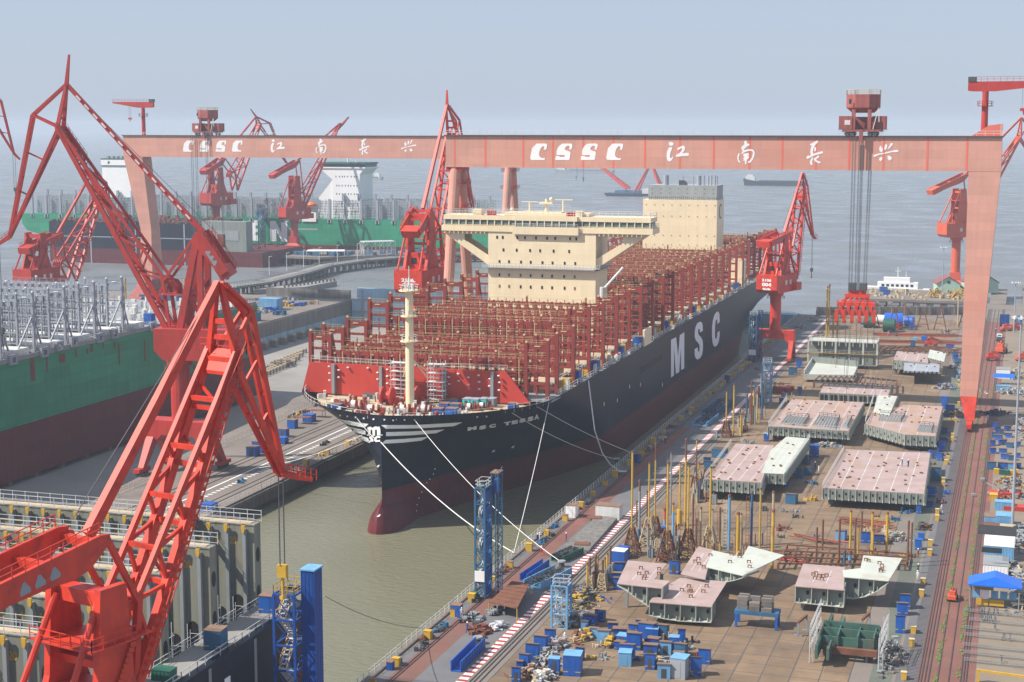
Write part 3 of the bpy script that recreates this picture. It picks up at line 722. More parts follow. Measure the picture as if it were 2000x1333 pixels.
# pilot panel and stern house by the side
MB().box(-98.4,-97.9,427,436,24.9,29.5).build('side_screen','cream',ship)
MB().box(-104,-99.5,598,606,25,35).build('stern_store','cream',ship)
a=MB(); a.tube((-108,419,41),(-103.5,424,47),.35,n=8); a.tube((-108,419,34),(-108,419,42),.7,n=10); a.build('provision_crane','dwhite',ship)
MB().rbox((-136,655,41),5,2.6,2.2).build('lifeboat_cradle','lifeb',ship)
# ------------------------------------------------------------------ gantry cranes
LET=[]  # outlines of the girder writing, in photograph pixels, for the near girder
k1=2000/220
for pts in ([(140,400),(150,350),(175,225),(250,150),(262,145),(425,145),(443,165),(437,205),(425,255),(385,255),(392,220),(390,195),(372,190),(345,210),(318,250),(302,305),(300,350),(312,380),(345,402),(370,405),(395,398),(402,405),(395,437),(160,437)],
            [(587,437),(597,365),(660,365),(665,382),(745,382),(757,365),(745,350),(625,350),(608,335),(612,280),(625,235),(655,190),(700,152),(725,145),(870,145),(890,165),(885,205),(870,252),(828,252),(842,215),(838,190),(818,183),(790,190),(762,220),(757,245),(770,262),(850,290),(857,310),(850,365),(840,420),(828,437)]):
    LET.append(zpoly(1020,265,k1,pts))
LET.append([(x+451/k1,y) for x,y in LET[1]]); LET.append([(x+1349/k1,y) for x,y in LET[0]])
k2=10.0
for pts in ([(160,160),(175,132),(215,126),(252,150),(255,175),(238,198),(205,205),(172,190)],[(170,232),(232,230),(222,270),(195,340),(185,400),(192,440),(205,450),(250,408),(245,440),(215,490),(180,510),(150,500),(125,450),(120,390),(130,310)],
            [(328,250),(400,215),(432,200),(465,208),(480,240),(470,290),(430,350),(520,340),(555,350),(555,385),(540,400),(440,402),(310,420),(298,400),(305,382),(365,352),(410,300),(425,255),(410,248),(350,285),(330,280)],
            [(1640,110),(1655,98),(1690,125),(1690,155),(1735,165),(1738,190),(1690,220),(1650,250),(1625,290),(1720,270),(1780,270),(1820,285),(1840,330),(1835,400),(1800,480),(1760,530),(1720,538),(1708,515),(1745,490),(1790,420),(1808,340),(1795,310),(1740,300),(1660,320),(1590,365),(1580,350),(1610,300),(1585,280),(1590,255),(1572,240),(1600,210),(1635,180)],
            [(1525,350),(1550,352),(1530,420),(1530,480),(1562,520),(1548,535),(1515,505),(1500,450),(1502,400)],[(1620,360),(1720,345),(1728,375),(1712,400),(1730,412),(1722,450),(1690,470),(1680,520),(1678,555),(1660,568),(1648,545),(1652,490),(1600,498),(1640,470),(1612,455),(1640,420),(1618,395)]):
    LET.append(zpoly(1290,265,k2,pts))
k3=2000/210
for pts in ([(208,165),(345,95),(362,110),(355,130),(310,175),(275,240),(262,300),(268,345),(340,320),(430,295),(458,310),(445,335),(380,350),(300,370),(165,438),(143,420),(145,395),(180,372),(195,385),(225,365),(218,300),(225,240),(245,190),(215,182)],[(290,225),(315,215),(328,240),(315,265),(325,285),(295,300),(285,262)],
            [(240,420),(262,405),(268,425),(248,490),(256,530),(252,552),(228,552),(210,520),(215,470)],[(285,430),(330,400),(368,365),(380,385),(372,415),(325,440),(340,470),(408,495),(405,515),(370,520),(310,485),(278,450)],
            [(1510,200),(1535,195),(1545,240),(1570,225),(1558,300),(1540,312),(1510,300),(1495,250)],[(1600,190),(1625,155),(1648,180),(1640,230),(1615,275),(1595,265)],[(1710,145),(1752,148),(1750,170),(1690,240),(1640,268),(1660,240),(1690,190)],
            [(1390,375),(1420,355),(1575,320),(1578,348),(1500,360),(1410,400),(1392,392)],[(1595,322),(1820,265),(1858,280),(1855,300),(1820,312),(1740,312),(1600,345)],[(1500,420),(1535,400),(1560,420),(1548,460),(1520,480),(1495,455)],[(1638,395),(1685,372),(1730,410),(1732,440),(1690,468),(1648,435),(1665,415)]):
    LET.append(zpoly(1560,265,k3,pts))
def trolley(X,Y,z,label,s=1.0,name='gantry_trolley'):
    t=thing(name,(X,Y,z),label,'crane trolley','hoist trolleys on the gantry girders')
    a=MB()
    for dx in (-4,-2.6,2.2,3.6):
        for dy in (-.5,7): a.tube((X+dx*s,Y+dy-.25,z+.6),(X+dx*s,Y+dy+.25,z+.6),.6,n=10)
    a.each('wheel','dgrey',t)
    a=MB().box(X-5.2*s,X+5.2*s,Y-.9,Y+7.6,z+1.1,z+1.7); a.box(X-.5,X+.5,Y-1.6,Y-.9,z-1.5,z+1.7); a.build('bogie_frame','pinkhut',t)
    h=MB().box(X-6.2*s,X-2.6*s,Y-.4,Y+5,z+1.8,z+5.4); h.box(X-2.6*s,X+2.7*s,Y+2.6,Y+5,z+1.8,z+5.2); h.box(X+2.7*s,X+6.2*s,Y+1.6,Y+7,z+1.8,z+5.4); hh=h.build('machinery_house','pinkhut',t)
    MB().box(X-4.6*s,X-3.1*s,Y-.46,Y-.39,z+3,z+4.3).build('window','dwhite',hh); MB().box(X-6.4*s,X+6.4*s,Y-.7,Y+7.2,z+1.7,z+1.79).build('floor_plate','dgrey',hh)
    a=MB()
    for dx in (-2.3,2.0): a.box(X+dx*s-.5,X+dx*s+.5,Y-.2,Y+.7,z+1.7,z+7.2)
    a.each('support_post','pinkhut',t)
    o=[]; 
    for zz,r in ((z+6.3,3.0),(z+7.7,4.7),(z+11.3,4.7)):
        o.append([(X-.0+r*s*math.cos(math.radians(22.5+45*i))*1.04,Y+3+r*.75*math.sin(math.radians(22.5+45*i)),zz) for i in range(8)])
    a=MB(); a.add(o[0]+o[1]+o[2],[(i,(i+1)%8,8+(i+1)%8,8+i) for i in range(8)]+[(8+i,8+(i+1)%8,16+(i+1)%8,16+i) for i in range(8)]+[tuple(range(7,-1,-1)),tuple(range(16,24))])
    cb=a.build('upper_cabin','pinkhut',t); MB().rails(o[2]+o[2][:1],1.2,.07,1.0).build('roof_railing','rail',cb)
    MB().box(X-3.6*s,X-2.9*s,Y-.6,Y-.45,z+8.7,z+10).build('window','glass',cb)
    a=MB(); a.beam((X+4.4*s,Y,z+7.8),(X+3*s,Y,z+1.8),.2); a.beam((X+4.4*s,Y,z+7.8),(X+4.6*s,Y,z+3.8),.2); a.build('ladder','dwhite',t)
    return t
def jibcrane(X,Y,z,h,dirn,L,B,label):
    t=thing('girder_jib_crane',(X,Y,z),label,'jib crane','jib cranes on the gantry girders')
    MB().tube((X,Y,z),(X,Y,z+h),.95,.85,12).build('mast','redd',t)
    a=MB(); a.tube((X,Y,z+h-4.0),(X,Y,z+h-3.8),2.1,n=12); a.rails([(X+2*math.cos(i*math.pi/5),Y+2*math.sin(i*math.pi/5),z+h-3.8) for i in range(11)],1.2,.07,1.5); a.build('mast_platform','redd',t)
    a=MB(); a.prism([(X-dirn*B,Y-.7,z+h+2.6),(X-dirn*B,Y-.7,z+h+.2),(X-dirn*(B-1.5),Y-.7,z+h),(X+dirn*2.5,Y-.7,z+h),(X+dirn*L,Y-.7,z+h+2.1),(X+dirn*L,Y-.7,z+h+2.7)],(0,1.4,0)); j=a.build('jib','redd',t)
    MB().rails([(X-dirn*B,Y-.7,z+h+2.65),(X+dirn*L,Y-.7,z+h+2.7)],1.2,.06,1.6).build('walkway_railing','redd',j)
    MB().box(X-dirn*(B-1)-1,X-dirn*(B-1)+1.2,Y-.9,Y+.9,z+h+2.65,z+h+3.9).build('winch_house','dgrey',j)
    hx=X+dirn*(L*.45); a=MB(); a.tube((hx-.4,Y,z+h+1),(hx-.4,Y,z+h-4.6),.05,n=4); a.tube((hx+.4,Y,z+h+1),(hx+.4,Y,z+h-4.6),.05,n=4); a.build('hoist_rope','cable',t)
    a=MB(); a.box(hx-.9,hx+.9,Y-.2,Y+.2,z+h-5.3,z+h-4.5); a.tube((hx,Y,z+h-5.3),(hx,Y,z+h-6.4),.25,.1); a.build('hook_block','redd',t)
    return t
def leg_box(x0t,x1t,x0b,x1b,y0t,y1t,y0b,y1b,zt,zb):
    a=MB(); a.add([(x0b,y0b,zb),(x1b,y0b,zb),(x1b,y1b,zb),(x0b,y1b,zb),(x0t,y0t,zt),(x1t,y0t,zt),(x1t,y1t,zt),(x0t,y1t,zt)],[(3,2,1,0),(4,5,6,7),(0,1,5,4),(1,2,6,5),(2,3,7,6),(3,0,4,7)]); return a
def girder(t,x0,x1,y0,y1,z0,z1,lines):
    g=MB().box(x0,x1,y0,y1,z0,z1).build('girder','pink',t)
    a=MB(); a.box(x0-.3,x1+.3,y0-.5,y0,z1-.25,z1+.12); a.build('walkway_edge','dgrey',g)
    a=MB().rails([(x0,y0-.4,z1+.12),(x1,y0-.4,z1+.12)],1.3,.07,2.2); a.build('walkway_railing','dwhite',g)
    a=MB()
    for px in lines: a.box(px-.28,px+.28,y0-.03,y0+.2,z0+.05,z1-.3)
    a.each('seam_paint','pinkline',g)
    return g
def bogies(t,x,y,n=6):
    a=MB()
    for k in range(n):
        yy=y+(k-(n-1)/2)*2.1; a.tube((x-.35,yy,4.75),(x+.35,yy,4.75),.65,n=10)
    a.each('wheel','dgrey',t)
    a=MB().box(x-.7,x+.7,y-n*1.05,y+n*1.05,4.9,6.2); a.build('bogie','red',t)
# near gantry
GY=448.0
gt=thing('gantry_crane',(-85,GY+6,4),'faded pink gantry crane spanning the flooded dock above the navy ship','gantry crane','shipyard gantry cranes')
lx=[VY(x,296,GY).x for x in (888,948,1022,1080,1139,1198,1260,1328,1394,1464,1528,1594,1659,1726,1812,1889)]
gd=girder(gt,-164.0,-5.4,GY,GY+8,73.5,82.9,lx)
a=MB()
for p in LET: a.cut(); a.prism([VY(x,y,GY-.06) for x,y in p],(0,.05,0))
a.each('girder_letter','white',gd)
g_=leg_box(-13.75,-5.4,-13.6,-9.2,GY+.05,GY+8,GY-3,GY+15,73.49,12.5).build('rigid_leg','pink',gt)
MB().box(-5.9,-5.4,GY+.5,GY+8,82.9,86.2).build('end_bracket','pink',gd)
MB().prism([(-13.5,GY+.5,82.9),(-5.95,GY+.5,82.9),(-5.95,GY+.5,86.2),(-9,GY+.5,85.8)],(0,.5,0)).build('end_gusset','pinkline',gd)
leg_box(-13.6,-9.2,-12.0,-9.6,GY-3,GY+.5,GY-5.2,GY-2.0,12.5,6.3).build('leg_foot','red',gt); leg_box(-13.6,-9.2,-12.0,-9.6,GY+11.5,GY+15,GY+14,GY+17.2,12.5,6.3).build('leg_foot','red',gt)
bogies(gt,-10.8,GY-5); bogies(gt,-10.8,GY+17)
def aframe(t,X,Yc,zt,sp,zb=5.2,xs=0,top=3.2):
    a=MB()
    for s_ in (1,-1):
        a.tube((X,Yc+s_*2.0,zt),(X+xs,Yc+s_*sp,zb),1.75,1.35,14)
    a.each('tube_leg','pink',t)
    a=MB(); a.box(X-2.4,X+2.4,Yc-3.6,Yc+3.6,zt-1.2,zt+.01); a.box(X-2.9,X+2.9,Yc-4,Yc+4,zt-5.2,zt-5.0); a.box(X-2.7,X+2.7,Yc-4.6,Yc+4.6,zt-12.5,zt-12.3); a.build('leg_head','redd',t)
    a=MB(); 
    for z,q in ((zt-5,4),(zt-12.3,4.6)): a.rails([(X-2.8,Yc-q,z),(X+2.8,Yc-q,z),(X+2.8,Yc+q,z),(X-2.8,Yc+q,z),(X-2.8,Yc-q,z)],1.2,.07,1.3)
    a.build('platform_railing','redd',t)
    a=MB().beam((X+xs,Yc-sp,zb),(X+xs,Yc+sp,zb),1.6,2.2); a.build('sill_beam','pink',t)
    for s_ in (1,-1): bogies(t,X+xs,Yc+s_*sp)
aframe(gt,-161.6,GY+4,73.49,15)
trolley(-42.4,GY,82.95,'reddish trolley house high on the near gantry girder with hoist ropes hanging below')
jibcrane(-10.2,GY+3,82.9,12.0,1,22,4.6,'red jib crane on the mast at the corner of the near gantry girder')
# hoist ropes and the red lifting frame
ht=thing('lifting_frame',(-41.5,GY-2,40),'red multi-beam lifting frame hanging from steel ropes under the near gantry trolley','lifting frame')
a=MB()
for gx in (-44.6,-43.9,-42.9,-42.3,-41.9,-40.9,-40.3):
    for dx in (0,.22): a.tube((gx+dx,GY-1.2 if gx<-41.5 else GY+9.2,82.9),(gx+dx,GY-1.2+(3 if gx>-41.5 else 0),39.5),.075,n=4)
a.build('hoist_rope','cable',ht)
a=MB()
zc=VY(1683,600,GY-1).z
for gx in (-43.6,-40.6): a.box(gx-1,gx+1,GY-2,GY+.5,zc+4.6,zc+6.6)
a.each('hook_block','dgrey',ht)
a=MB(); a.box(-45.5,-38.8,GY-1.6,GY-.4,zc+2.6,zc+3.6); a.box(-44.5,-39.8,GY-1.4,GY-.6,zc+3.6,zc+4.6)
for gx in (-46.3,-44.3,-42.2,-40.2,-38.2): a.box(gx-1.1,gx+1.1,GY-3.4,GY+1.6,zc+.4,zc+1.4); a.box(gx-.4,gx+.4,GY-3.6,GY-2.8,zc-2.2,zc+.5); a.box(gx-.4,gx+.4,GY+1,GY+1.8,zc-2.2,zc+.5); a.beam((gx,GY-1,zc+1.3),(gx*.5-42.2*.5,GY-1,zc+2.8),.7)
for gx in (-47.4,-45.4,-43.2,-41.2,-39.2,-37.2): a.box(gx-.45,gx+.45,GY-4,GY-3,zc-3.8,zc-.6); a.ico((gx,GY-3.5,zc-3.8),.55)
a.build('spreader_beam','red',ht)
a=MB()
for k in range(14):
    gx=-47.2+k*.78; yy=GY-3.5 if k%2 else GY+1.4; a.tube((gx,yy,zc-3.5),(gx+random.uniform(-1,1),yy-1.5,random.uniform(9,21)),.06,n=4)
a.build('sling','cable',ht)
# far gantry
FY=646.0
gf=thing('gantry_crane',(-300,FY+5,4),'distant hazy pink gantry crane spanning the drained dock behind the near gantry','gantry crane','shipyard gantry cranes')
gd=girder(gf,-394.3,-206,FY,FY+8,71.4,81.2,[])
xa,xb=VY(1036,296,GY).x,VY(1735,296,GY).x; fa,fb=VY(357.5,286,FY).x,VY(801,288,FY).x; kk=(fb-fa)/(xb-xa)
za=VY(1100,297,GY).z; zf=VY(420,286,FY).z
a=MB()
for p in LET:
    a.cut(); q=[]
    for x,y in p: v=VY(x,y,GY); q.append((fa+(v.x-xa)*kk,FY-.06,zf+(v.z-za)*kk*.98))
    a.prism(q,(0,.05,0))
a.each('girder_letter','white',gd)
leg_box(-394.2,-384.5,-386.5,-381,FY+.05,FY+8,FY+.05,FY+8,71.39,38).build('rigid_leg','pink',gf)
leg_box(-386.5,-381,-387,-380.5,FY+.05,FY+8,FY-1,FY+9,38,15).build('rigid_leg_lower','pink',gf)
a=MB(); a.prism([(-387,FY-1,15),(-387,FY+9,15),(-387,FY+22,5.5),(-387,FY+18,5.5),(-387,FY+4,12),(-387,FY-10,5.5),(-387,FY-14,5.5)],(6.5,0,0)); a.build('leg_foot','pinkhut',gf); bogies(gf,-384,FY-12); bogies(gf,-384,FY+20)
aframe(gf,-208.5,FY+4,71.39,15)
trolley(-352,FY,81.25,'purplish red trolley house with two cabins high on the far gantry girder')
jibcrane(-385,FY+3,81.2,12.5,-1,15.5,5.5,'small hazy jib crane on a mast at the end of the far gantry girder')
hf=thing('hook_block',(-343,FY-1,30),'distant brown hook blocks hanging on long ropes below the far gantry girder','hook block')
a=MB()
for gx in (-358.6,-357.8,-356.4,-355.6,-351.2,-350.4,-349,-348.4):
    a.tube((gx,FY-1 if gx<-350 else FY+9,81),(gx,FY+(-1 if gx<-350 else 9),36),.1,n=4)
a.build('hoist_rope','cable',hf)
a=MB(); a.box(-358.6,-355.6,FY-2,FY,30,36); a.box(-351.3,-348.3,FY+8,FY+10,30,36); a.each('hook_body','rust',hf)
# ------------------------------------------------------------------ level-luffing cranes
def luff(T,az,P,label,s=1.0,m='red',hz0=27.5,base='portal',text=None,tower=None,name='luffing_crane',hook=None,w1=3.9,w2=3.3,towerh=12.6,house=True,fine=True,bz=None,hw=8.0,hs=0.0,ck=1.0,group='luffing cranes of the shipyard'):
    A=math.radians(az); U=Vector((math.cos(A),math.sin(A),0)); Nn=Vector((math.sin(A),-math.cos(A),0)); T3=Vector((T[0],T[1],0)); ZV=Vector((0,0,1))
    t=thing(name,(T[0],T[1],QZ if bz is None else bz),label,'crane',group)
    def rz(p):
        p=tuple(p)
        q=VPL(p[0],p[1],T,az); return ((q-T3).dot(U),q.z)
    Q={k:rz(v) for k,v in P.items() if k!='holes'}
    def W(p,n=0.0): return T3+U*p[0]+Nn*n+ZV*p[1]
    def mid(a,b,f): return (a[0]+(b[0]-a[0])*f,a[1]+(b[1]-a[1])*f)
    heel,uh,bt,jr,kn,jt,ar,rf,rt=[Q[k] for k in ('heel','uh','btip','jrear','knee','jtip','arm','rfront','rtail')]
    # boom
    b=MB(); d=MB()
    for n in (1,-1):
        b.beam(W(heel,n*w1*s*.5),W(bt,n*w2*s*.5),.85*s*ck,1.05*s*ck,.62*s*ck,.8*s*ck,side=Nn); b.beam(W(uh,n*w1*s*.5),W(mid(bt,jr,.05),n*w2*s*.5),.5*s,.52*s,side=Nn)
        b.beam(W(heel,n*w1*s*.5),W(mid(uh,bt,.02),n*w1*s*.5),.6*s,.6*s,side=Nn)
    ks=(.0,.2,.4,.6,.8,.97) if fine else (.0,.26,.5,.74,.97)
    for i,f in enumerate(ks):
        lo=mid(heel,bt,.14+.86*f); hi=mid(uh,bt,f); w_=(w1+(w2-w1)*f)*s*.5
        d.beam(W(hi,w_),W(hi,-w_),.38*s,.45*s); d.beam(W(lo,w_),W(lo,-w_),.38*s,.45*s)
        for n in (1,-1): d.beam(W(hi,n*w_),W(lo,n*w_),.34*s)
        if i<len(ks)-1:
            f2=ks[i+1]; lo2=mid(heel,bt,.14+.86*f2); w2_=(w1+(w2-w1)*f2)*s*.5
            for n in (1,-1): d.beam(W(hi,n*w_),W(lo2,n*w2_),.34*s)
            if fine: d.beam(W(lo,w_),W(mid(lo,lo2,.5),-w_),.24*s)
    bo=b.build('boom',m,t); d.build('boom_lattice',m,bo)
    a=MB(); a.prism([W(mid(heel,bt,.93),-w2*s*.62),W(mid(heel,bt,.93),w2*s*.62),W(mid(uh,bt,1.0),w2*s*.62),W(mid(uh,bt,1.0),-w2*s*.62)],ZV*.35); a.build('boom_head_platform',m,bo)
    r=MB(); pl=W(bt,-w2*s*.7)
    if fine:
        r.rails([W(mid(uh,bt,f),w2*s*.8) for f in (.8,.9,1.0)],1.2,.05,1.2); r.rails([W(mid(uh,bt,1.0),w2*s*.8),W(mid(uh,bt,1.0),-w2*s*.8)],1.2,.05,1.0)
        # stairs down the lower chord
        n=34 if s<1.2 else 24
        for i in range(n):
            f=.06+.9*i/n; c=W(mid(heel,bt,f),w1*s*.5+.75*s); r.beam(c-U*.35*s,c+U*.35*s,.12*s,.35*s)
        r.beam(W(mid(heel,bt,.05),w1*s*.5+1.1*s),W(mid(heel,bt,.98),w2*s*.5+1.1*s),.09*s); r.beam(W(mid(heel,bt,.05),w1*s*.5+1.1*s)+ZV*1.1,W(mid(heel,bt,.98),w2*s*.5+1.1*s)+ZV*1.1,.07*s)
        r.build('boom_stairs',m,bo)
    # jib
    j=MB()
    for n in (1,-1):
        j.beam(W(mid(bt,jr,-.04),n*w2*s*.46),W(jr,n*.25*s),.62*s,.75*s,.4*s,.5*s,side=Nn)
        j.beam(W(jr,n*.35*s),W(kn,n*.55*s),.34*s,.5*s,side=Nn); j.beam(W(kn,n*.55*s),W(jt,n*.4*s),.36*s,.6*s,side=Nn)
        j.beam(W(bt,n*.95*s),W(jt,n*.4*s),.42*s,.7*s,.34*s,.5*s,side=Nn); j.beam(W(bt,n*.95*s),W(kn,n*.55*s),.3*s,.4*s,side=Nn)
        j.beam(W(jt,n*.4*s),W(ar,n*.3*s),.3*s,.8*s,.2*s,.5*s,side=Nn)
    for f in (.22,.45): q=mid(bt,jr,f); ww=w2*s*.46*(1-f)+.2*s; j.beam(W(q,ww),W(q,-ww),.4*s,.5*s)
    for f in (.3,.62): j.beam(W(mid(kn,jt,f),0),W(mid(bt,jt,f),0),.26*s,.3*s)
    for f in (.2,.5,.8): j.beam(W(mid(kn,jt,f),.5*s),W(mid(kn,jt,f),-.5*s),.25*s); j.beam(W(mid(bt,jt,f),.7*s),W(mid(bt,jt,f),-.7*s),.25*s)
    jb=j.build('jib',m,t)
    if 'mast' in Q:
        q=Q['mast']; MB().beam(W(jr),W(q),.7*s,.7*s,.35*s,.35*s).build('jib_mast',m,jb)
    if fine:
        r=MB(); r.rails([W(jt,1.0*s),W(ar,.9*s)],1.1*s,.05,.9); r.rails([W(jt,-1.0*s),W(ar,-.9*s)],1.1*s,.05,.9)
        for i in range(16): q=mid(jr,kn,i/16); c=W(q,.9*s); r.beam(c-U*.3*s,c+U*.3*s,.08,.2)
        for i in range(8): q=mid(bt,jt,.84+i*.02); c=W(q,0); r.beam(c-Nn*.7*s,c+Nn*.7*s,.1,.2)
        r.build('jib_ladder',m,jb)
    # tie bar from the rocker to the jib
    ti=MB().beam(W(rf),W(jr),.82*s,1.02*s,.62*s,.75*s,side=Nn).build('tie_bar',m,t)
    if P.get('holes'):
        a=MB()
        for i in range(14):
            q=mid(rf,jr,.1+i*.062); 
            dv=(W(jr)-W(rf)).normalized()
            for n in (1,-1): a.beam(W(q,n*.52*s)-dv*.75,W(q,n*.52*s)+dv*.75,.06,.42,side=Nn)
        a.each('tie_bar_opening',P['holes'][0] if isinstance(P['holes'],tuple) else 'dwhite',ti)
    # rocker with counterweight
    zt=max(rt[1],rf[1])
    e=MB(); dv=Vector((rf[0]-rt[0],rf[1]-rt[1])).normalized(); pv=Vector((-dv.y,dv.x))
    L=Vector((rf[0]-rt[0],rf[1]-rt[1])).length
    def rk(a_,b_): return (rt[0]+dv.x*a_*L+pv.x*b_*s,rt[1]+dv.y*a_*L+pv.y*b_*s)
    for n in (1,-1):
        e.prism([W(rk(*q),n*w1*s*.62) for q in ((-.02,.9),(-.02,-1.1),(.45,-1.5),(.66,-1.9),(.8,-1.7),(1.0,-.2),(1.0,.5),(.92,.75))],Nn*(.42*s*n))
    e.cut()
    ro=e.build('rocker_arm',m,t)
    a=MB(); a.add([W(rk(u_,v_),n*w1*s*.62) for n in (1,-1) for u_,v_ in ((-.1,.7),(-.1,-1.5),(.16,-1.5),(.16,.7))],[(0,1,2,3),(7,6,5,4),(0,4,5,1),(1,5,6,2),(2,6,7,3),(3,7,4,0)]); a.build('counterweight',m,t)
    a=MB()
    for f in (.55,.95): a.beam(W(rk(f,-.3),w1*s*.62),W(rk(f,-.3),-w1*s*.62),.7*s)
    a.each('rocker_cross_beam',m,ro)
    if fine:
        r=MB()
        for n in (1,-1): r.rails([W(rk(0,.9),n*w1*s*.72),W(rk(.92,.8),n*w1*s*.72)],1.1*s,.045*s+.01,1.3)
        r.build('rocker_railing',m,ro)
        a=MB()
        for n in (1,-1):
            for f in (.28,.4,.52): 
                c=rk(f,-.55); a.prism([W((c[0]+dv.x*x_*s+pv.x*y_*s,c[1]+dv.y*x_*s+pv.y*y_*s),n*w1*s*.62+n*.425*s) for x_,y_ in ((-.55,-.42),(.5,-.42),(.55,-.1),(.1,.62),(-.15,.62),(-.6,-.1))],Nn*(.02*n))
        a.each('rocker_opening','mgrey',ro)
    # links from the rocker front down to the boom bracket
    a=MB()
    for n in (1,-1): a.beam(W(rk(1.0,0),n*w1*s*.6),W(uh,n*w1*s*.55),.42*s,.5*s)
    a.each('rocker_link',m,t)
    a=MB(); q=mid(uh,heel,.22)
    for n in (-1.6,-.8,0,.8,1.6):
        a.prism([W((uh[0]+x_*s,uh[1]+z_*s),n*s) for x_,z_ in ((.3,.2),(-1.5,-.2),(-2.3,-1.2),(-2.4,-2.6),(-1.9,-3.0),(-1.6,-1.7),(-.9,-.9),(.1,-.8))],Nn*(.22*s))
    a.build('rack_bracket',m,bo); MB().prism([W((uh[0]+x_*s,uh[1]-3.0*s),n*s) for x_,n in ((-3.2,-3),(.8,-3),(.8,3),(-3.2,3))],ZV*(.2*s)).build('rack_platform',m,bo)
    # house, tower, struts
    h0,h1=hz0,hz0+6.2*s
    if house:
        W0=W; W=lambda p,n=0.0:W0((p[0]+hs,p[1]),n)
        h=MB(); h.prism([W((-7.6*s,h1),hw*s*.5),W((-7.6*s,h0+1.2*s),hw*s*.5),W((-6.2*s,h0),hw*s*.5),W((6.6*s,h0),hw*s*.5),W((8.4*s,h0+2*s),hw*s*.5),W((8.4*s,h1),hw*s*.5)],Nn*(-hw*s)); ho=h.build('machinery_house',m,t)
        r=MB().rails([W((-7.6*s,h1),-hw*s*.5),W((-7.6*s,h1),hw*s*.5),W((8*s,h1),hw*s*.5)],1.1,.06,1.5).build('roof_railing',m,ho)
        a=MB()
        for x_ in (-1,2.5): a.prism([W((x_*s,h0+2.6*s),hw*s*.5+.02),W((x_*s+1.3*s,h0+2.6*s),hw*s*.5+.02),W((x_*s+1.3*s,h0+4.2*s),hw*s*.5+.02),W((x_*s,h0+4.2*s),hw*s*.5+.02)],Nn*.05)
        a.each('window','dwhite',ho)
        MB().prism([W((5*s,h0+.3*s),hw*s*.5),W((9*s,h0+.3*s),hw*s*.5),W((9*s,h0+3*s),hw*s*.5),W((5*s,h0+3*s),hw*s*.5)],Nn*(1.6*s)).build('driver_cab',m,ho)
        if text:
            a=MB(); o=W((-7.6*s-.06,0),0)
            for tx,z0_,hh,wd in text:
                a.cut(); put_text(a,tx,W((-7.6*s-.05,h0+z0_*s),-wd*s*.5+.0),Nn*(wd*s),ZV*(hh*s),.05)
            a.each('house_lettering','white',ho)
        W=W0
    tw=MB()
    W=locals().get('W0',W)
    if tower is None:
        zt=h1+towerh*s
        for n in (1,-1):
            tw.prism([W((x_*s,z_),n*2.7*s) for x_,z_ in ((-3.4,h1),(4.6,h1),(2.6,h1+5*s),(2.0,zt),(-1.0,zt),(-1.6,h1+5*s))],Nn*(.75*s*n))
        for z_,hh in ((h1+.2,1.5),(h1+6.5*s,.7),(zt-1.2*s,1.3)): tw.beam(W((.4*s,z_),2.8*s),W((.4*s,z_),-2.8*s),1.6*s,hh*s)
        to=tw.build('tower_frame',m,t)
        MB().prism([W((-1.2*s,h1),-2.6*s),W((2.2*s,h1),-2.6*s),W((2.2*s,h1),2.6*s),W((-1.2*s,h1),2.6*s)],ZV*(4.2*s)).build('winch_room',m,to)
        a=MB()
        for n,w_ in ((-1.1,1.5),(1.6,.7)): a.prism([W((-1.22*s,h1+z_*s),n*s+q_*s) for q_,z_ in ((-w_/2,1.2),(w_/2,1.2),(w_/2,2.8),(-w_/2,2.8))],U*-.03)
        a.each('winch_room_opening','black',to)
        MB().prism([W((-2.6*s,zt-5.2*s),-3.9*s),W((2.6*s,zt-5.2*s),-3.9*s),W((2.6*s,zt-5.2*s),3.9*s),W((-2.6*s,zt-5.2*s),3.9*s)],ZV*.18).build('tower_platform',m,to)
        if fine:
            r=MB(); r.rails([W((-2.6*s,zt-5.1*s),-3.9*s),W((-2.6*s,zt-5.1*s),3.9*s),W((2.6*s,zt-5.1*s),3.9*s)],1.2,.05,1.2); 
            for i in range(20): f=i/20; c=W((-2*s+4.5*s*f,h1+(zt-5.2*s-h1)*f),3.75*s); r.beam(c-U*.3,c+U*.3,.1,.5)
            r.build('tower_stairs',m,to)
        a=MB()
        for n in (1,-1): a.tube(W((-7*s,h1),n*3.2*s),W((-.6*s,zt-1.2*s),n*2.6*s),.3*s,n=8)
        a.each('back_stay',m,t)
    else:
        for p,q,w_,off in tower:
            p=rz(p);q=rz(q)
            for n in (1,-1): tw.beam(W(p,n*off*s),W(q,n*off*s*.8),w_*s,side=Nn)
        tw.build('tower_frame',m,t)
    # base
    bm_=m
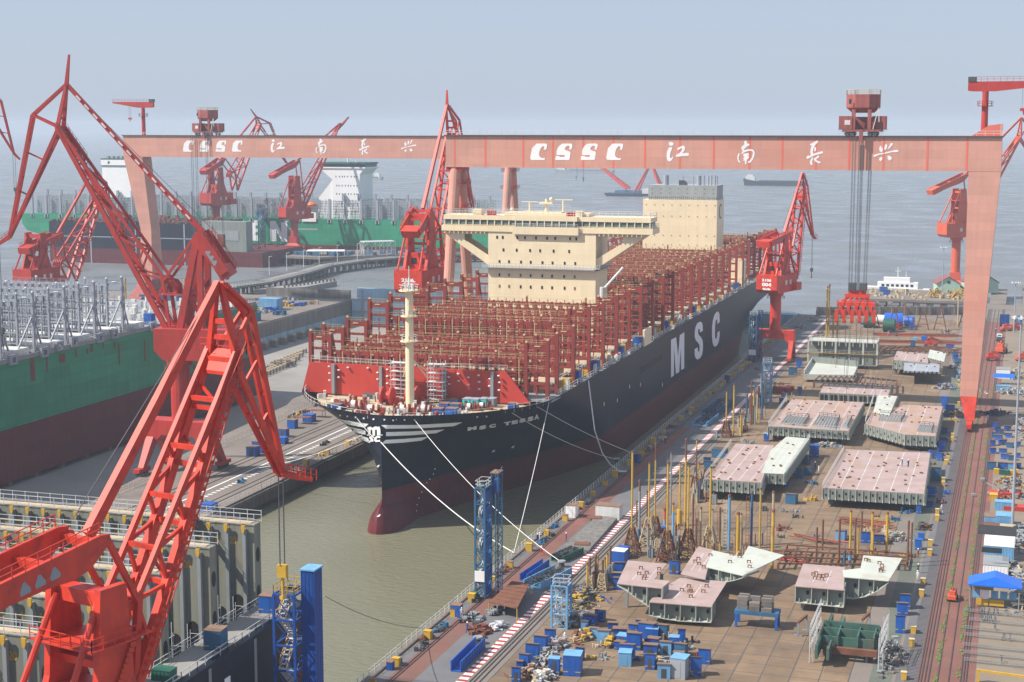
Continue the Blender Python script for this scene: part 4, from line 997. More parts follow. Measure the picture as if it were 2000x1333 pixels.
    if base in ('portal','legs','pyramid'):
        zc=QZ+9.5*s if base!='pyramid' else QZ+6*s
        if hz0-zc>1:
            a=MB(); a.tube(T3+ZV*zc,T3+ZV*h0,1.95*s,1.95*s,16); a.tube(T3+ZV*(h0-1.4*s),T3+ZV*(h0+.02),2.6*s,2.9*s,16); a.build('column',m,t)
            MB().rails([T3+Vector((3.1*s*math.cos(i*math.pi/6),3.1*s*math.sin(i*math.pi/6),h0-2.6*s)) for i in range(13)],1.1,.06,1.5).build('column_railing',m,t)
        gx,gy=6.0*s,5.0*s
        if base=='pyramid':
            a=MB(); lo=[(T[0]+i*gx*1.1,T[1]+j*gy,QZ+2.2*s) for i,j in ((-1,-1),(1,-1),(1,1),(-1,1))]; hi=[(T[0]+i*2.1*s,T[1]+j*2.1*s,QZ+5.2*s) for i,j in ((-1,-1),(1,-1),(1,1),(-1,1))]
            a.add(lo+hi,[(3,2,1,0),(4,5,6,7),(0,1,5,4),(1,2,6,5),(2,3,7,6),(3,0,4,7)]); a.box(T[0]-2.3*s,T[0]+2.3*s,T[1]-2.3*s,T[1]+2.3*s,QZ+5.2*s,QZ+8.5*s); a.build('portal_base',m,t)
        else:
            a=MB(); a.prism([(T[0]-gx-1.2*s,T[1]-2.1*s,QZ+6.5*s),(T[0]-gx+1.2*s,T[1]-2.1*s,QZ+6.2*s),(T[0]-gx+2.4*s,T[1]-2.1*s,QZ+7.6*s),(T[0]+gx-2.4*s,T[1]-2.1*s,QZ+7.6*s),(T[0]+gx-1.2*s,T[1]-2.1*s,QZ+6.2*s),(T[0]+gx+1.2*s,T[1]-2.1*s,QZ+6.5*s),(T[0]+gx+.8*s,T[1]-2.1*s,QZ+10.6*s),(T[0]-gx-.8*s,T[1]-2.1*s,QZ+10.6*s)],(0,4.2*s,0)); a.build('portal_base',m,t)
        a=MB()
        for i in (-1,1):
            for j in (-1,1):
                x,y=T[0]+i*gx,T[1]+j*gy*1.15
                zt_=QZ+(6.6*s if base!='pyramid' else 2.6*s); a.cut()
                a.beam((x,T[1]+j*1.6*s,zt_),(x,y,QZ+1.2*s),1.7*s,2.0*s,1.2*s,1.2*s,side=(1,0,0)); a.box(x-.7*s,x+.7*s,y-2.2*s,y+2.2*s,QZ+.75*s,QZ+1.5*s)
        a.each('portal_leg',m,t)
        a=MB()
        for i in (-1,1):
            for j in (-1,1):
                for k in (-1.5,-.5,.5,1.5): a.tube((T[0]+i*gx-.3,T[1]+j*gy*1.15+k*1.1*s,QZ+.55),(T[0]+i*gx+.3,T[1]+j*gy*1.15+k*1.1*s,QZ+.55),.5,n=8)
        a.each('wheel','dgrey',t)
    # hook
    if hook:
        top=W(ar) if hook[0]=='arm' else W(jt); L_=hook[1]; a=MB()
        for dx in (-.35,.35): a.tube(top+U*dx,top+U*dx-ZV*L_,.07*s,n=4)
        for f in (.3,.62): a.tube(W(mid(rf,jr,f),.4*s),W(mid(rf,jr,f+.02),.4*s),.02)
        a.tube(W(jr),W(rk(.9,2),0),.05*s,n=4)
        a.build('hoist_rope','cable',t)
        a=MB(); c=top-ZV*L_; a.box(c.x-.5*s,c.x+.5*s,c.y-.3*s,c.y+.3*s,c.z-1.3*s,c.z); a.tube(c-ZV*1.3*s,c-ZV*3.4*s,.16*s,n=6); a.tube(c-ZV*3.4*s-U*.3,c-ZV*3.4*s+U*.3,.25*s,n=8); hb_=a.build('hook_block','yellow' if len(hook)>2 else 'dgrey',t)
    return t
# 004 on the dock's east quay
luff((-80.5,556),73,dict(heel=(1546,545),uh=(1534,500),btip=(1563,380),jrear=(1567,338),knee=(1575,366),jtip=(1587,460),arm=(1593,467),rfront=(1532,455),rtail=(1494,474)),
 'bright red luffing crane numbered 004 on the quay beside the stern of the navy ship',text=[('2106',4.1,1.0,3.6),('004',2.4,1.3,3.6),('45t/8t',1.1,.8,3.2)],hz0=28,hook=('tip',12))
# 005 on the pier
luff((-184,478),86,dict(heel=(852,545),uh=(846,445),btip=(884,262),jrear=(873,206),knee=(894,236),jtip=(921,395),arm=(924,405),rfront=(826,408),rtail=(802,452),mast=(873,176)),
 'tall red luffing crane numbered 005 rising behind the lashing frames of the navy ship',s=1.22,text=[('2106',3.2,1.0,3.6),('005',1.9,1.0,3.2),('50t/8t',.8,.7,3.0)],hz0=32.5,towerh=15)
# big one in front
luff((-77,117),75,dict(heel=(232,1345),uh=(236,1166),btip=(436,688),jrear=(427,553),knee=(482,607),jtip=(548,925),arm=(605,936),rfront=(172,1045),rtail=(-70,1165)),
 'huge vivid red luffing crane towering nearest to the camera before the half built hull',hz0=26.5,hook=('tip',9.5,'y'),w1=3.9,w2=3.7,towerh=13.6,ck=1.0,group='luffing cranes of the shipyard')
# on the west quay
luff((-331,482),86,dict(heel=(140,548),uh=(118,505),btip=(188,395),jrear=(180,336),knee=(206,357),jtip=(216,405),arm=(218,412),rfront=(112,457),rtail=(52,486)),
 'red luffing crane on the west quay behind the grey frames of the dry docked ship',hz0=29.5,m='redd',hook=('tip',9))
# two on the far river pier
luff((-500,930),75,dict(heel=(458,372),uh=(452,335),btip=(505,243),jrear=(500,228),knee=(527,241),jtip=(557,315),arm=(562,321),rfront=(433,310),rtail=(400,334),mast=(489,213)),
 'hazy red luffing crane on lattice legs before the far green ship, jib pointing up',s=1.3,hz0=34,m='redd',base='legs',fine=False)
luff((-448,938),58,dict(heel=(592,405),uh=(588,375),btip=(655,258),jrear=(664,241),knee=(668,245),jtip=(679,231),arm=(681,229),rfront=(581,314),rtail=(534,342)),
 'hazy red luffing crane on a round column before the far green hull letters',s=1.2,hz0=25.5,m='redd',base='pyramid',fine=False,towerh=17)
luff((-29.5,815),35,dict(heel=(1893,448),uh=(1893,400),btip=(1990,268),jrear=(1995,230),knee=(2010,250),jtip=(2030,330),arm=(2034,336),rfront=(1887,340),rtail=(1822,372)),
 'orange luffing crane on the river jetty half hidden by the gantry leg',s=1.12,hz0=31,m='orange',base='pyramid',fine=False,towerh=15)
# far left, only the jib reaches into view
luff((-380,420),17,dict(heel=(-190,430),uh=(-200,380),btip=(-40,190),jrear=(-50,140),knee=(2,198),jtip=(27,300),arm=(39,312),rfront=(-220,330),rtail=(-290,350)),
 'red luffing crane whose thin jib reaches in from beyond the west edge of the yard',s=.9,hz0=30,m='redd',fine=False,hook=('tip',11))
# the old crane on the pier, A-frame tower
luff((-188,330),190,dict(heel=(340,655),uh=(328,545),btip=(118,250),jrear=(130,165),knee=(65,225),jtip=(20,462),arm=(-4,478),rfront=(395,452),rtail=(446,530),mast=(135,107),holes=('dwhite',)),
 'old dark red luffing crane with a pierced tie bar standing on the pier',s=1.18,m='redd',hz0=31.5,base='portal',hook=('arm',20),hw=9,hs=-5.5,
 tower=[((350,692),(394,455),1.3,2.6),((402,692),(397,455),1.1,2.6),((362,600),(400,545),.7,2.3),((372,570),(402,620),.7,2.3),((367,580),(402,582),.8,2.4),((355,655),(402,640),.8,2.5),((404,455),(440,548),.6,2.0)])
# ------------------------------------------------------------------ green ship in the drained dock
gs=thing('container_ship',(-276,340,-6),'green and maroon container ship with grey lashing frames sitting in the drained dock','container ship')
def slab_hull(parent,x0,x1,y0,y1,zs,ms,r=0):
    out=[]
    for (za,zb),m in zip(zip(zs,zs[1:]),ms): out.append(MB().box(x0,x1,y0,y1,za,zb).build('hull_topsides' if za>5 else 'hull_bottom',m,parent))
    return out
hh=slab_hull(gs,-306,-246,160,485,(-5.6,8.3,25.2),('boot','green'))
a=MB()
for y in range(165,485,12): 
    for x in (-300,-286,-270,-256,-248): a.box(x-.8,x+.8,y-.8,y+.8,-7,-5.6)
a.each('keel_block','concrete',gs)
MB().box(-305.9,-246.1,160,485,25.2,25.5).build('main_deck','mgrey',gs)
a=MB().box(-246.3,-245.9,160,484,25.3,26.5); a.build('sheer_strake','mgrey',gs)
a=MB()
for (px,py,pw,ph) in [(64,721,10,45),(92,713,4,28),(122,700,12,14),(149,690,4,15),(171,686,4,10),(179,680,6,13),(202,675,3,12),(224,674,4,12),(233,692,4,42),(283,685,4,40)]:
    p=VX(px-pw/2,py-ph/2,-245.95); q=VX(px+pw/2,py+ph/2,-245.95); a.box(-246.1,-245.95,p.y,q.y,min(q.z,p.z),max(q.z,p.z))
a.each('primer_patch','brown',hh[1])
a=MB()
for (px,py) in [(24,705),(85,690),(115,678),(143,670),(194,662),(222,654),(297,640)]:
    p=VX(px,py,-245.9); a.cut(); a.box(-246.2,-245.3,p.y-1.6,p.y-.8,p.z-1,p.z+1.6); a.box(-246.2,-245.3,p.y+.8,p.y+1.6,p.z-1,p.z+1.6); a.box(-246.2,-245.3,p.y-.8,p.y+.8,p.z+.9,p.z+1.6); a.box(-246.2,-245.3,p.y-.8,p.y+.8,p.z-1,p.z-.5)
a.each('fairlead','grey',gs)
for k in range(7): 
    y=402-14.6*k
    lashing(gs,-276,y,28.6,25.5,41.3,40.0,'grey','grey',dp=1.4,th=.72)
    a=MB()
    for s_ in (1,): a.beam((-247.6,y,36),(-249,y-6.3,26),.38); a.beam((-247.6,y,36),(-249,y+6.3,26),.38)
    a.each('frame_brace','grey',gs)
a=MB(); b=MB(); c=MB()
for k in range(8):
    y=402-14.6*k
    for j in range(5): a.box(-303+j*11.1,-303+j*11.1+10.6,y+1.8,y+13,25.5,27.8)
for k in range(90):
    x=random.uniform(-303,-249); y=random.uniform(405,480); h_=random.uniform(.5,3.4); a_=random.uniform(.4,2.2); b.rbox((x,y,25.5),a_,random.uniform(.3,1.4),h_,random.choice((0,0,.3,1.57)))
for k in range(100):
    x=random.uniform(-254,-247.2); y=random.uniform(290,480); h_=random.uniform(.5,2.6); c.rbox((x,y,25.5),random.uniform(.3,1.2),random.uniform(.3,1.2),h_,0)
a.each('hatch_cover','dwhite',gs); b.each('deck_fitting','dwhite',gs); c.each('deck_fitting','tarp',gs)
a=MB().rails([(-246.6,y,26.5) for y in range(280,486,6)],1.2,.06,2); a.rails([(-255,y,26.9) for y in range(280,482,10)],1.2,.06,2.5); a.build('deck_railing','dwhite',gs)
# ------------------------------------------------------------------ half built hull before the front crane
bh=thing('unfinished_hull',(-125,160,-4),'half built dark hull with grey bulkheads and yellow cell guide tops below the front crane','ship hull')
a=MB()
for x0,x1 in ((-96.2,-95),(-158,-156.8)): a.box(x0,x1,112,201,9,18.4)
a.box(-156.8,-96.2,200,201,9,18.4); a.build('hull_topsides','navy',bh)
a=MB()
for x0,x1 in ((-96.2,-95),(-158,-156.8)): a.box(x0,x1,112,201,-5,9)
a.box(-156.8,-96.2,200,201,-5,9); a.build('hull_bottom','boot',bh)
a=MB(); a.box(-101,-96.2,112,200,17.8,18.38); a.box(-156.8,-152,112,200,17.8,18.38); a.build('side_deck','dwhite',bh).data.materials[0]=M['floorc']
MB().box(-152,-101,112,200,3,4).build('hold_floor','dgrey',bh)
M['bulk']=mat('grey_green_bulkhead_primer',(.23,.24,.20),.6,.15,.15,streak=.3,dirt=(.21,.15,.08),dscale=.15,damt=.75)
nums=['20','18','16','14','12','10','08','06','04','02','01','03','05','07','09','11','13','15']
for k,y in enumerate((197,184,171,158,145,132,119)):
    bl=MB().box(-152,-101.2,y,y+1.9,4,30)
    bo=bl.build('bulkhead','bulk',bh)
    a=MB(); b=MB(); c=MB()
    for i in range(19):
        x=-102.6-i*2.72; a.box(x-.26,x+.26,y-.5,y-.005,4,29.4); b.prism([(x-.3,y-.75,30.0),(x+.3,y-.75,30.0),(x+.26,y-.75,29.3),(x+.14,y-.75,28.9),(x-.14,y-.75,28.9),(x-.26,y-.75,29.3)],(0,.2,0))
    a.each('cell_guide','mgrey',bo); b.each('guide_cap','yellow',bo)
    for i in range(18):
        x=-104.6-i*2.72; c.cut(); put_text(c,nums[i],(x-.5,y-.02,27.0),(1.1,0,0),(0,0,1.1),.02)
    c.each('bay_number','yellow',bo)
    d=MB()
    for z in (25.5,20,14.6,9): d.prism([(-101.18,y+.95+.55*math.cos(t*math.pi/6),z+1.1*math.sin(t*math.pi/6)) for t in range(12)],(.02,0,0))
    d.each('lightening_hole','black',bo)
    d=MB(); sc_=MB()
    for i in (0,1,2):
        xc=-103.96-i*2.72; top=(18.5,16.5,12)[i]
        d.prism([(xc+.95*math.cos(u*math.pi/8),y-.012,top+1.2*math.sin(u*math.pi/8)) for u in range(9)]+[(xc-.95,y-.012,5),(xc+.95,y-.012,5)],(0,.008,0))
        for z in range(6,int(top)+1,2): sc_.tube((xc-.9,y-.1,z),(xc+.9,y-.1,z),.045,n=4)
        sc_.tube((xc-.4,y-.1,4.5),(xc-.4,y-.1,top),.045,n=4)
    d.each('access_opening','black',bo); sc_.build('opening_scaffold','scaf',bo)
    a=MB()
    for z in (30.2,31.0,31.6): 
        a.tube((-152,y-.2,z),(-101,y-.2,z),.04,n=4); a.tube((-152,y+2.1,z),(-101,y+2.1,z),.04,n=4)
    for i in range(24): x=-151+i*2.17; a.tube((x,y-.2,30),(x,y-.2,31.7),.05,n=4); a.tube((x,y+2.1,30),(x,y+2.1,31.7),.05,n=4)
    a.build('top_railing','scaf',bo)
    MB().box(-151.5,-102,y+.2,y+1.7,30.0,30.12).build('top_plank','ply',bo)
    if k<6:
        # inner side structure with rounded openings, scaffolding, gangway between bulkheads
        a=MB(); 
        for z in (8,12.5,17.5): a.box(-101.6,-101.05,y-11,y-.6,z,z+.5)
        for yy in (y-3.8,y-8): a.box(-101.7,-101.1,yy-.3,yy+.3,4,18)
        a.build('side_frame','mgrey',bh)
        a=MB()
        for xx in (-106,-103.6):
            for yy in (y-9.5,y-6,y-2.2): a.tube((xx,yy,4),(xx,yy,20),.06,n=4)
        for z in range(6,20,2): a.tube((-106,y-10,z),(-106,y-1.5,z),.06,n=4); a.tube((-103.6,y-10,z),(-103.6,y-1.5,z),.06,n=4); a.tube((-106.4,y-6,z),(-103.2,y-6,z),.06,n=4)
        a.build('hold_scaffold','scaf',bh)
        x=(-110.5,-124,-118,-136,-112,-130)[k]
        a=MB(); a.beam((x,y+.2,30.4),(x,y-11,30.4),1.2,.35); g_=a.build('gangway','rust',bh)
        a=MB(); a.rails([(x-.6,y+.2,30.6),(x-.6,y-11,30.6)],1.1,.05,1.5); a.rails([(x+.6,y+.2,30.6),(x+.6,y-11,30.6)],1.1,.05,1.5); a.build('gangway_railing','polyel',g_)
a=MB().rails([(-95.6,y,18.4) for y in range(114,202,4)],1.2,.05,2); a.rails([(-100.6,y,18.4) for y in range(114,202,4)],1.2,.05,2); a.build('deck_railing','scaf',bh)
a=MB()
for y,z in ((168,14.6),(163,11.5),(176.5,14.5),(187,7.5),(181,4)): a.box(-95.02,-94.93,y-.75,y+.75,z-.85,z+.85)
a.each('plate_mark','lav',bh)
a=MB()
for y in (172,184.5): a.box(-95.01,-94.94,y-.35,y+.35,-2,18)
a.each('weld_seam','mgrey',bh)
# ------------------------------------------------------------------ ships and piers on the river
fs=thing('container_ship',(-480,990,0),'hazy far green container ship with large white letters and a white deckhouse across the river','container ship')
def PY(pts,Y): return [VY(x,y,Y) for x,y in pts]
bz=7.2
a=MB(); a.prism([(-669.8,960,24.2),(-668.6,960,17),(-665,960,12.5),(-655,960,10),(-640,960,8.6),(-625,960,bz),(-270,960,bz),(-268,960,24.2)],(0,58,0)); ht_=a.build('hull_topsides','green',fs)
a=MB(); a.prism([(-625,960,bz),(-605,960,-3),(-272,960,-3),(-270,960,bz)],(0,58,0)); a.build('hull_bottom','boot',fs)
a=MB()
for pts in ([(487,430),(503,431),(503.5,441),(499,441),(499,447),(503.5,447),(503.5,454),(499,454),(499,460),(504,460),(504,471),(488,470)],[(527,432),(538,432),(549.5,455),(549,432),(561,432),(561,473),(551,472.5),(539,450),(540,472),(529,471.5)]):
    a.cut(); a.prism(PY(pts,959.95),(0,.04,0))
a.cut(); a.prism(PY([(468,430),(476,430),(476,432),(468,432)],959.95),(0,.04,0))
a.each('hull_letter','lav',ht_)
a=MB(); a.prism(PY([(562,446),(620,447),(620,450),(562,449)],959.9),(0,.05,0)); a.build('side_opening','grey',ht_)
# white posts along the deck edge, lattice of lashing frames behind
a=MB(); cap=MB(); l=MB()
x=-660.0; k=0
while x<-330:
    if not(-452<x<-440): a.box(x-.65,x+.65,959.6,961,21.8,37.6); a.box(x-1.4,x+1.4,959.6,961,21.8,24.0); cap.box(x+4.6,x+6.2,970,971.4,36,40.8)
    x+=11.35; k+=1
a.each('frame_post','grey',fs); cap.each('frame_tower','grey',fs)
for kk in range(29):
    x=-659+kk*11.35
    for yy in (963,976,996):
        l=MB(); n=9; dx_=random.uniform(0,1)
        for i in range(n+1): xx=x+.8+dx_+i*1.08; l.box(xx-.16,xx+.16,yy-.2,yy+.2,24.5,36.5+random.uniform(-.6,.8))
        for z in (25.4,27.2,29,30.8,32.6,34.4,36): l.box(x+.4,x+11.2,yy-.25,yy+.25,z-.16+dx_*.5,z+.16+dx_*.5)
        for i in range(3): l.beam((x+1.5+i*3,yy,25),(x+4+i*3,yy,36),.22)
        l.build('lashing_lattice','mgrey' if yy>965 else 'grey',fs)
dh=MB().prism([(-436,972,24.2),(-416.2,972,24.2),(-416.2,972,53.5),(-412.5,972,57.4),(-445,972,57.4),(-436,972,50)],(0,22,0)); do=dh.build('deckhouse','white',fs)
a=MB(); a.box(-446,-412,971.4,995,57.4,58.2); a.build('bridge_deck','white',do); MB().box(-446,-412,971.2,994,60.2,61.2).build('bridge_roof','dkgreen',do); MB().box(-445,-413,971.8,994,58.2,60.2).build('bridge_window','glass',do)
a=MB()
for z in (52,46,40.5,34,29): 
    for i in range(8): xx=-433+i*2.1+random.uniform(-.3,.3); a.box(xx-.25,xx+.25,971.9,972,z-.5,z+.5)
a.each('window','glass',do)
a=MB(); a.tube((-428,980,61.2),(-428,980,66),.5); a.box(-431,-425,979.8,980.2,64.5,65); a.tube((-422,980,61.2),(-422,980,64),.25); a.build('mast','white',do)
MB().prism([(-447,973,24.2),(-436,973,24.2),(-436,973,50),(-441,973,44),(-447,973,37)],(0,18,0)).build('deckhouse_annex','white',fs)
MB().box(-452.5,-442.4,959.3,966,22.5,28.5).build('lifeboat_station','white',fs); MB().ico((-447,962,33.5),3.6,.5,10,6).build('lifeboat','lifeb',fs)
e=MB().box(-610.5,-588,972,990,36,58).build('engine_casing','white',fs); MB().box(-611,-587.6,971.6,990.4,58,62).build('funnel','white',e)
a=MB(); a.box(-611.1,-587.5,971.5,990.5,62,62.8); a.box(-611.1,-587.5,971.5,990.5,57.5,58.1); a.each('green_band','dkgreen',e)
a=MB()
for i in range(6): a.box(-609+i*3.6,-607+i*3.6,975,978,62.8,64.4)
a.each('exhaust_pipe','grey',e)
a=MB(); c0=Vector((-604.8,971.5,60))
a.prism([c0+Vector((math.cos(i*math.pi/8)*(1.5 if i%2==0 else .5),0,math.sin(i*math.pi/8)*(1.5 if i%2==0 else .5))) for i in range(16)],(0,.05,0)); a.build('funnel_star','dkgreen',e)
# black hull at the river berth
kb=thing('unfinished_hull',(-510,880,0),'hazy dark unfinished hull with maroon bottom moored along the far river berth','ship hull')
a=MB(); a.box(-585,-478,868,925,9.2,25.6); t_=a.build('hull_topsides','navy',kb); MB().box(-585,-436,868,925,-3,9.2).build('hull_bottom','boot',kb)
a=MB()
for k in range(120): 
    xx=random.uniform(-584,-481); a.box(xx-.8,xx+.8,868.4,869.5,25.6,25.6+random.uniform(.3,1.6))
a.each('deck_edge_fitting','rust',kb)
a=MB()
for k in range(150): xx=random.uniform(-582,-450); yy=random.uniform(872,920); zz=25.6 if xx<-480 else 9.2; a.box(xx-1,xx+1,yy-1,yy+1,zz,zz+random.uniform(.5,2.4))
a.each('deck_fitting','brown',kb)
a=MB()
for x in (-555,-523,-511,-489): a.box(x-.4,x+.4,867.9,868,0,25.4)
a.box(-584,-479,867.9,868,16.2,16.7); a.each('weld_seam','grey',kb)
MB().box(-477,-447,868.5,877,9.2,27.5).build('grey_block','sage',kb)
a=MB(); a.box(-468,-452,868.3,868.45,16,22); a.box(-475,-470,868.3,868.45,12,26); a.each('block_opening','mgrey',kb)
pr_=thing('river_pier',(-480,905,5),'long grey river pier with blue huts in front of the far green ship','pier')
a=MB(); a.prism([(-640,930,4),(-436,927,4),(-436,893,4),(-408,889,4),(-366,928,4),(-335,940,4),(-335,952,4),(-640,952,4)],(0,0,1.4)); a.build('pier_deck','concrete',pr_)
a=MB()
for i in range(30): x=-434+i*3.3; y=894+max(0,(x+408))*.9; a.tube((x,y+1,-2),(x,y+1,4),.7,n=6)
a.each('pier_pile','wallc',pr_)
a=MB()
for i in range(36):
    x=random.uniform(-436,-345); y=max(895,889+(x+408)*.95)+random.uniform(3,20); a.cut(); a.rbox((x,y,5.4),random.uniform(1.5,4),random.uniform(1.5,3),random.uniform(1.5,3))
for i,o in enumerate(a.v and [None]): pass
ob=a.each('pier_hut','steelblue',pr_)
def can(name,pts,z0,z1,label,cat,m,frame=True):
    t=thing(name,(pts[0][0],pts[0][1],z0),label,cat); a=MB(); a.prism([(x,y,z1) for x,y in pts],(0,0,.5)); a.build('roof',m,t)
    a=MB()
    n=len(pts)
    for i in range(n):
        p=Vector((*pts[i],0)); q=Vector((*pts[(i+1)%n],0)); k=max(2,int((q-p).length/4.5))
        for j in range(k): 
            c=p+(q-p)*(j/k); d=p+(q-p)*((j+1)/k); a.tube((c.x,c.y,z0),(c.x,c.y,z1),.16,n=5)
            if frame: a.tube((c.x,c.y,z0),(d.x,d.y,z1),.1,n=4); a.tube((d.x,d.y,z0),(c.x,c.y,z1),.1,n=4); a.tube((c.x,c.y,(z0+z1)/2),(d.x,d.y,(z0+z1)/2),.1,n=4)
    a.build('frame','dwhite',t); return t
can('steel_canopy',[(-384,902),(-368,914),(-374,922),(-390,910)],5.4,14.0,'tall white braced steel canopy frame standing on the river pier','canopy','scaf')
can('flat_roof_shelter',[(-421,898),(-398,904),(-402,914),(-424,907)],5.4,8.0,'low white flat roofed shelter on the river pier beside the red crane','shelter','tarp',False)
tr=thing('trestle_bridge',(-378,800,0),'curving concrete trestle bridge over the grey water between the quay and the river pier','bridge')
cl=[(-392,672),(-382,705),(-374,745),(-378,800),(-384,845),(-378,885),(-362,920),(-340,942),(-315,955)]
a=MB(); pl=MB(); cu=MB(); rl=MB()
for (x0,y0),(x1,y1) in zip(cl,cl[1:]):
    p,q=Vector((x0,y0,0)),Vector((x1,y1,0)); d=(q-p).normalized(); nn=Vector((d.y,-d.x,0)); L=(q-p).length
    a.beam(p+Vector((0,0,4.7)),q+d*1.2+Vector((0,0,4.7)),9,1.0)
    k=int(L/8)+1
    for i in range(k):
        c=p+d*(L*i/k); pl.cut(); 
        for s_ in (-3.4,0,3.4): pl.tube((c+nn*s_).to_tuple()[:2]+(-2,),(c+nn*s_).to_tuple()[:2]+(3.6,),.55,n=6)
        pl.beam(c-nn*4.6+Vector((0,0,3.8)),c+nn*4.6+Vector((0,0,3.8)),1.2,.9)
    for s_ in (-4.6,4.6): rl.rails([p+nn*s_+Vector((0,0,5.2)),q+nn*s_+Vector((0,0,5.2))],1.1,.12,2.2)
a.build('bridge_deck','floorc',tr); pl.each('trestle_bent','wallc',tr); rl.build('parapet_railing','mgrey',tr)
pt=thing('floating_pontoon',(-364,752,0),'low brownish pontoon alongside the curving trestle bridge','pontoon'); a=MB(); a.prism([(-371,728,0),(-352,748,0),(-349,782,0),(-357,784,0),(-362,756,0),(-374,738,0)],(0,0,2.6)); a.build('pontoon_deck','floorc',pt)
a=MB(); 
for i in range(14): t=i/13; a.box(-360-.4+t*10,-360+.4+t*10,741+t*40-.4,741+t*40+.4,2.6,4)
a.each('bollard','dgrey',pt)
for i,(x,y) in enumerate([(-387,778),(-388.6,803),(-388.2,824),(-388.5,846),(-385,864),(-379,880)]):
    t=thing('street_lamp',(x,y,5),('white street lamp on the trestle bridge, %s from the dock end'%('first','second','third','fourth','fifth','sixth')[i]),'street lamp','white lamps along the trestle bridge')
    MB().tube((x,y,5),(x,y,15.2),.16,.1,6).build('pole','white',t); MB().beam((x,y,15.1),(x+1.6,y,15.4),.3,.16).build('lamp_head','white',t)
jt=thing('river_jetty',(-46,780,4),'grey concrete jetty on square piles across the water behind the flood wall','jetty')
a=MB(); a.prism([(-73,757,4.0),(-20,757,4.0),(-20,803,4.0),(-73,803,4.0)],(0,0,1.1)); a.build('jetty_deck','concrete',jt)
a=MB()
for i in range(9):
    x=-66+i*6.2; a.cut(); a.box(x-.7,x+.7,757.4,759.4,-2,4); a.box(x-1.5,x+1.5,757.3,762,2.3,3.99); a.box(x-.7,x+.7,775,777,-2,4)
a.each('jetty_pile','floorc',jt)
a=MB(); 
for k in range(70): x=random.uniform(-72,-24); y=random.uniform(759,800); a.rbox((x,y,5.1),random.uniform(.5,2.5),random.uniform(.4,1.4),random.uniform(.3,1.5),random.uniform(0,3))
a.each('jetty_equipment','ply',jt)
for (x,y,w_,lb) in [(-37,770,5,'heap of rusty yellow frames on the jetty left of the crane column'),(-26,768,5,'heap of rusty yellow frames on the jetty beside the gantry leg')]:
    t=thing('frame_heap',(x,y,5.1),lb,'frame heap'); 
    for k in range(14): MB().beam((x+random.uniform(-w_,w_),y+random.uniform(-2,2),5.1+random.uniform(0,1)),(x+random.uniform(-w_*.5,w_*.5),y+random.uniform(-2,2),5.1+random.uniform(2,5)),.45).build('frame_bar','polyel',t)
def house(x,y,z,w_,d,h,rh,rz,label,wm,rm,name='gabled_house',cat='house'):
    t=thing(name,(x,y,z),label,cat); c,s_=math.cos(rz),math.sin(rz)
    L=lambda a,b,zz:(x+a*c-b*s_,y+a*s_+b*c,z+zz)
    a=MB(); a.prism([L(-w_/2,-d/2,0),L(w_/2,-d/2,0),L(w_/2,-d/2,h),L(0,-d/2,h+rh*.96),L(-w_/2,-d/2,h)],Vector(L(0,d,0))-Vector(L(0,0,0))); a.build('wall',wm,t)
    a=MB()
    for sg in (1,-1): a.prism([L(0,-d/2-.5,h+rh),L(sg*(w_/2+.5),-d/2-.5,h-.2),L(sg*(w_/2+.5),d/2+.5,h-.2),L(0,d/2+.5,h+rh)],(0,0,.25))
    a.build('roof',rm,t); MB().tube(L(0,-d/2-.1,h+.8),L(0,-d/2+.2,h+.8),.8,n=12).build('window','glass',t); return t
M['palegreen']=mat('pale_green_wall',(.36,.52,.42),.7,.1,.3)
M['maroonroof']=mat('dull_maroon_roof',(.24,.075,.075),.7,.15,.3)
house(-17.5,806,5,13,13,5,4,.5,'pale green walled house with maroon gabled roof behind the gantry leg','palegreen','maroonroof'); house(-33,806,5,11,12,4,3.4,.2,'smaller pale green house with maroon roof under the orange crane','palegreen','maroonroof')
bt=thing('patrol_boat',(-58,828,0),'white patrol boat with two decks moored behind the jetty','boat')
a=MB(); a.prism([(-76,826,3.2),(-72,824,0),(-44,824,0),(-42,826,2.4),(-42,832,2.4),(-72,832,3)],(0,0,.1)); a=MB().prism([(-77,825,4),(-73,825,-1),(-44,825,-1),(-42,825,3.2)],(0,7,0)); a.build('hull','dwhite',bt)
b_=MB().box(-68,-48,826,831,3.2,6.4).build('cabin','white',bt); MB().box(-65,-52,826.5,830.5,6.4,8.8).build('wheelhouse','white',bt)
a=MB()
for i in range(7): a.box(-66+i*2.4,-64.6+i*2.4,825.9,826,4.3,5.5)
a.each('window','glass',b_); a=MB(); a.tube((-58,828,8.8),(-58,828,14),.18); a.tube((-54,828,8.8),(-54,828,12),.12); a.box(-59.5,-56.5,827.9,828.1,12,12.2); a.build('mast','white',bt)
# barges far out on the river
def barge(x0,x1,Y,h,label,house_left=True,m='navy'):
    t=thing('cargo_barge',((x0+x1)/2,Y,0),label,'barge'); L=x1-x0
    a=MB().prism([(x0,Y,h*1.5),(x0+L*.02,Y,-1),(x1-L*.03,Y,-1),(x1,Y,h*1.3),(x1-L*.06,Y,h),(x0+L*.2,Y,h)],(0,L*.12,0)); a.build('hull',m,t)
    xa=x0+L*.04 if house_left else x1-L*.2
    b=MB().box(xa,xa+L*.14,Y+1,Y+L*.11,h,h+L*.075); b.box(xa+L*.02,xa+L*.11,Y+1.5,Y+L*.1,h+L*.075,h+L*.1); b.build('deckhouse','dwhite',t); MB().tube((xa+L*.05,Y+2,h+L*.1),(xa+L*.05,Y+2,h+L*.14),.4).build('mast','dwhite',t); MB().box(x0+L*.25,x1-L*.1,Y+.5,Y+L*.1,h,h+1.2).build('hatch_coaming','dgrey',t)
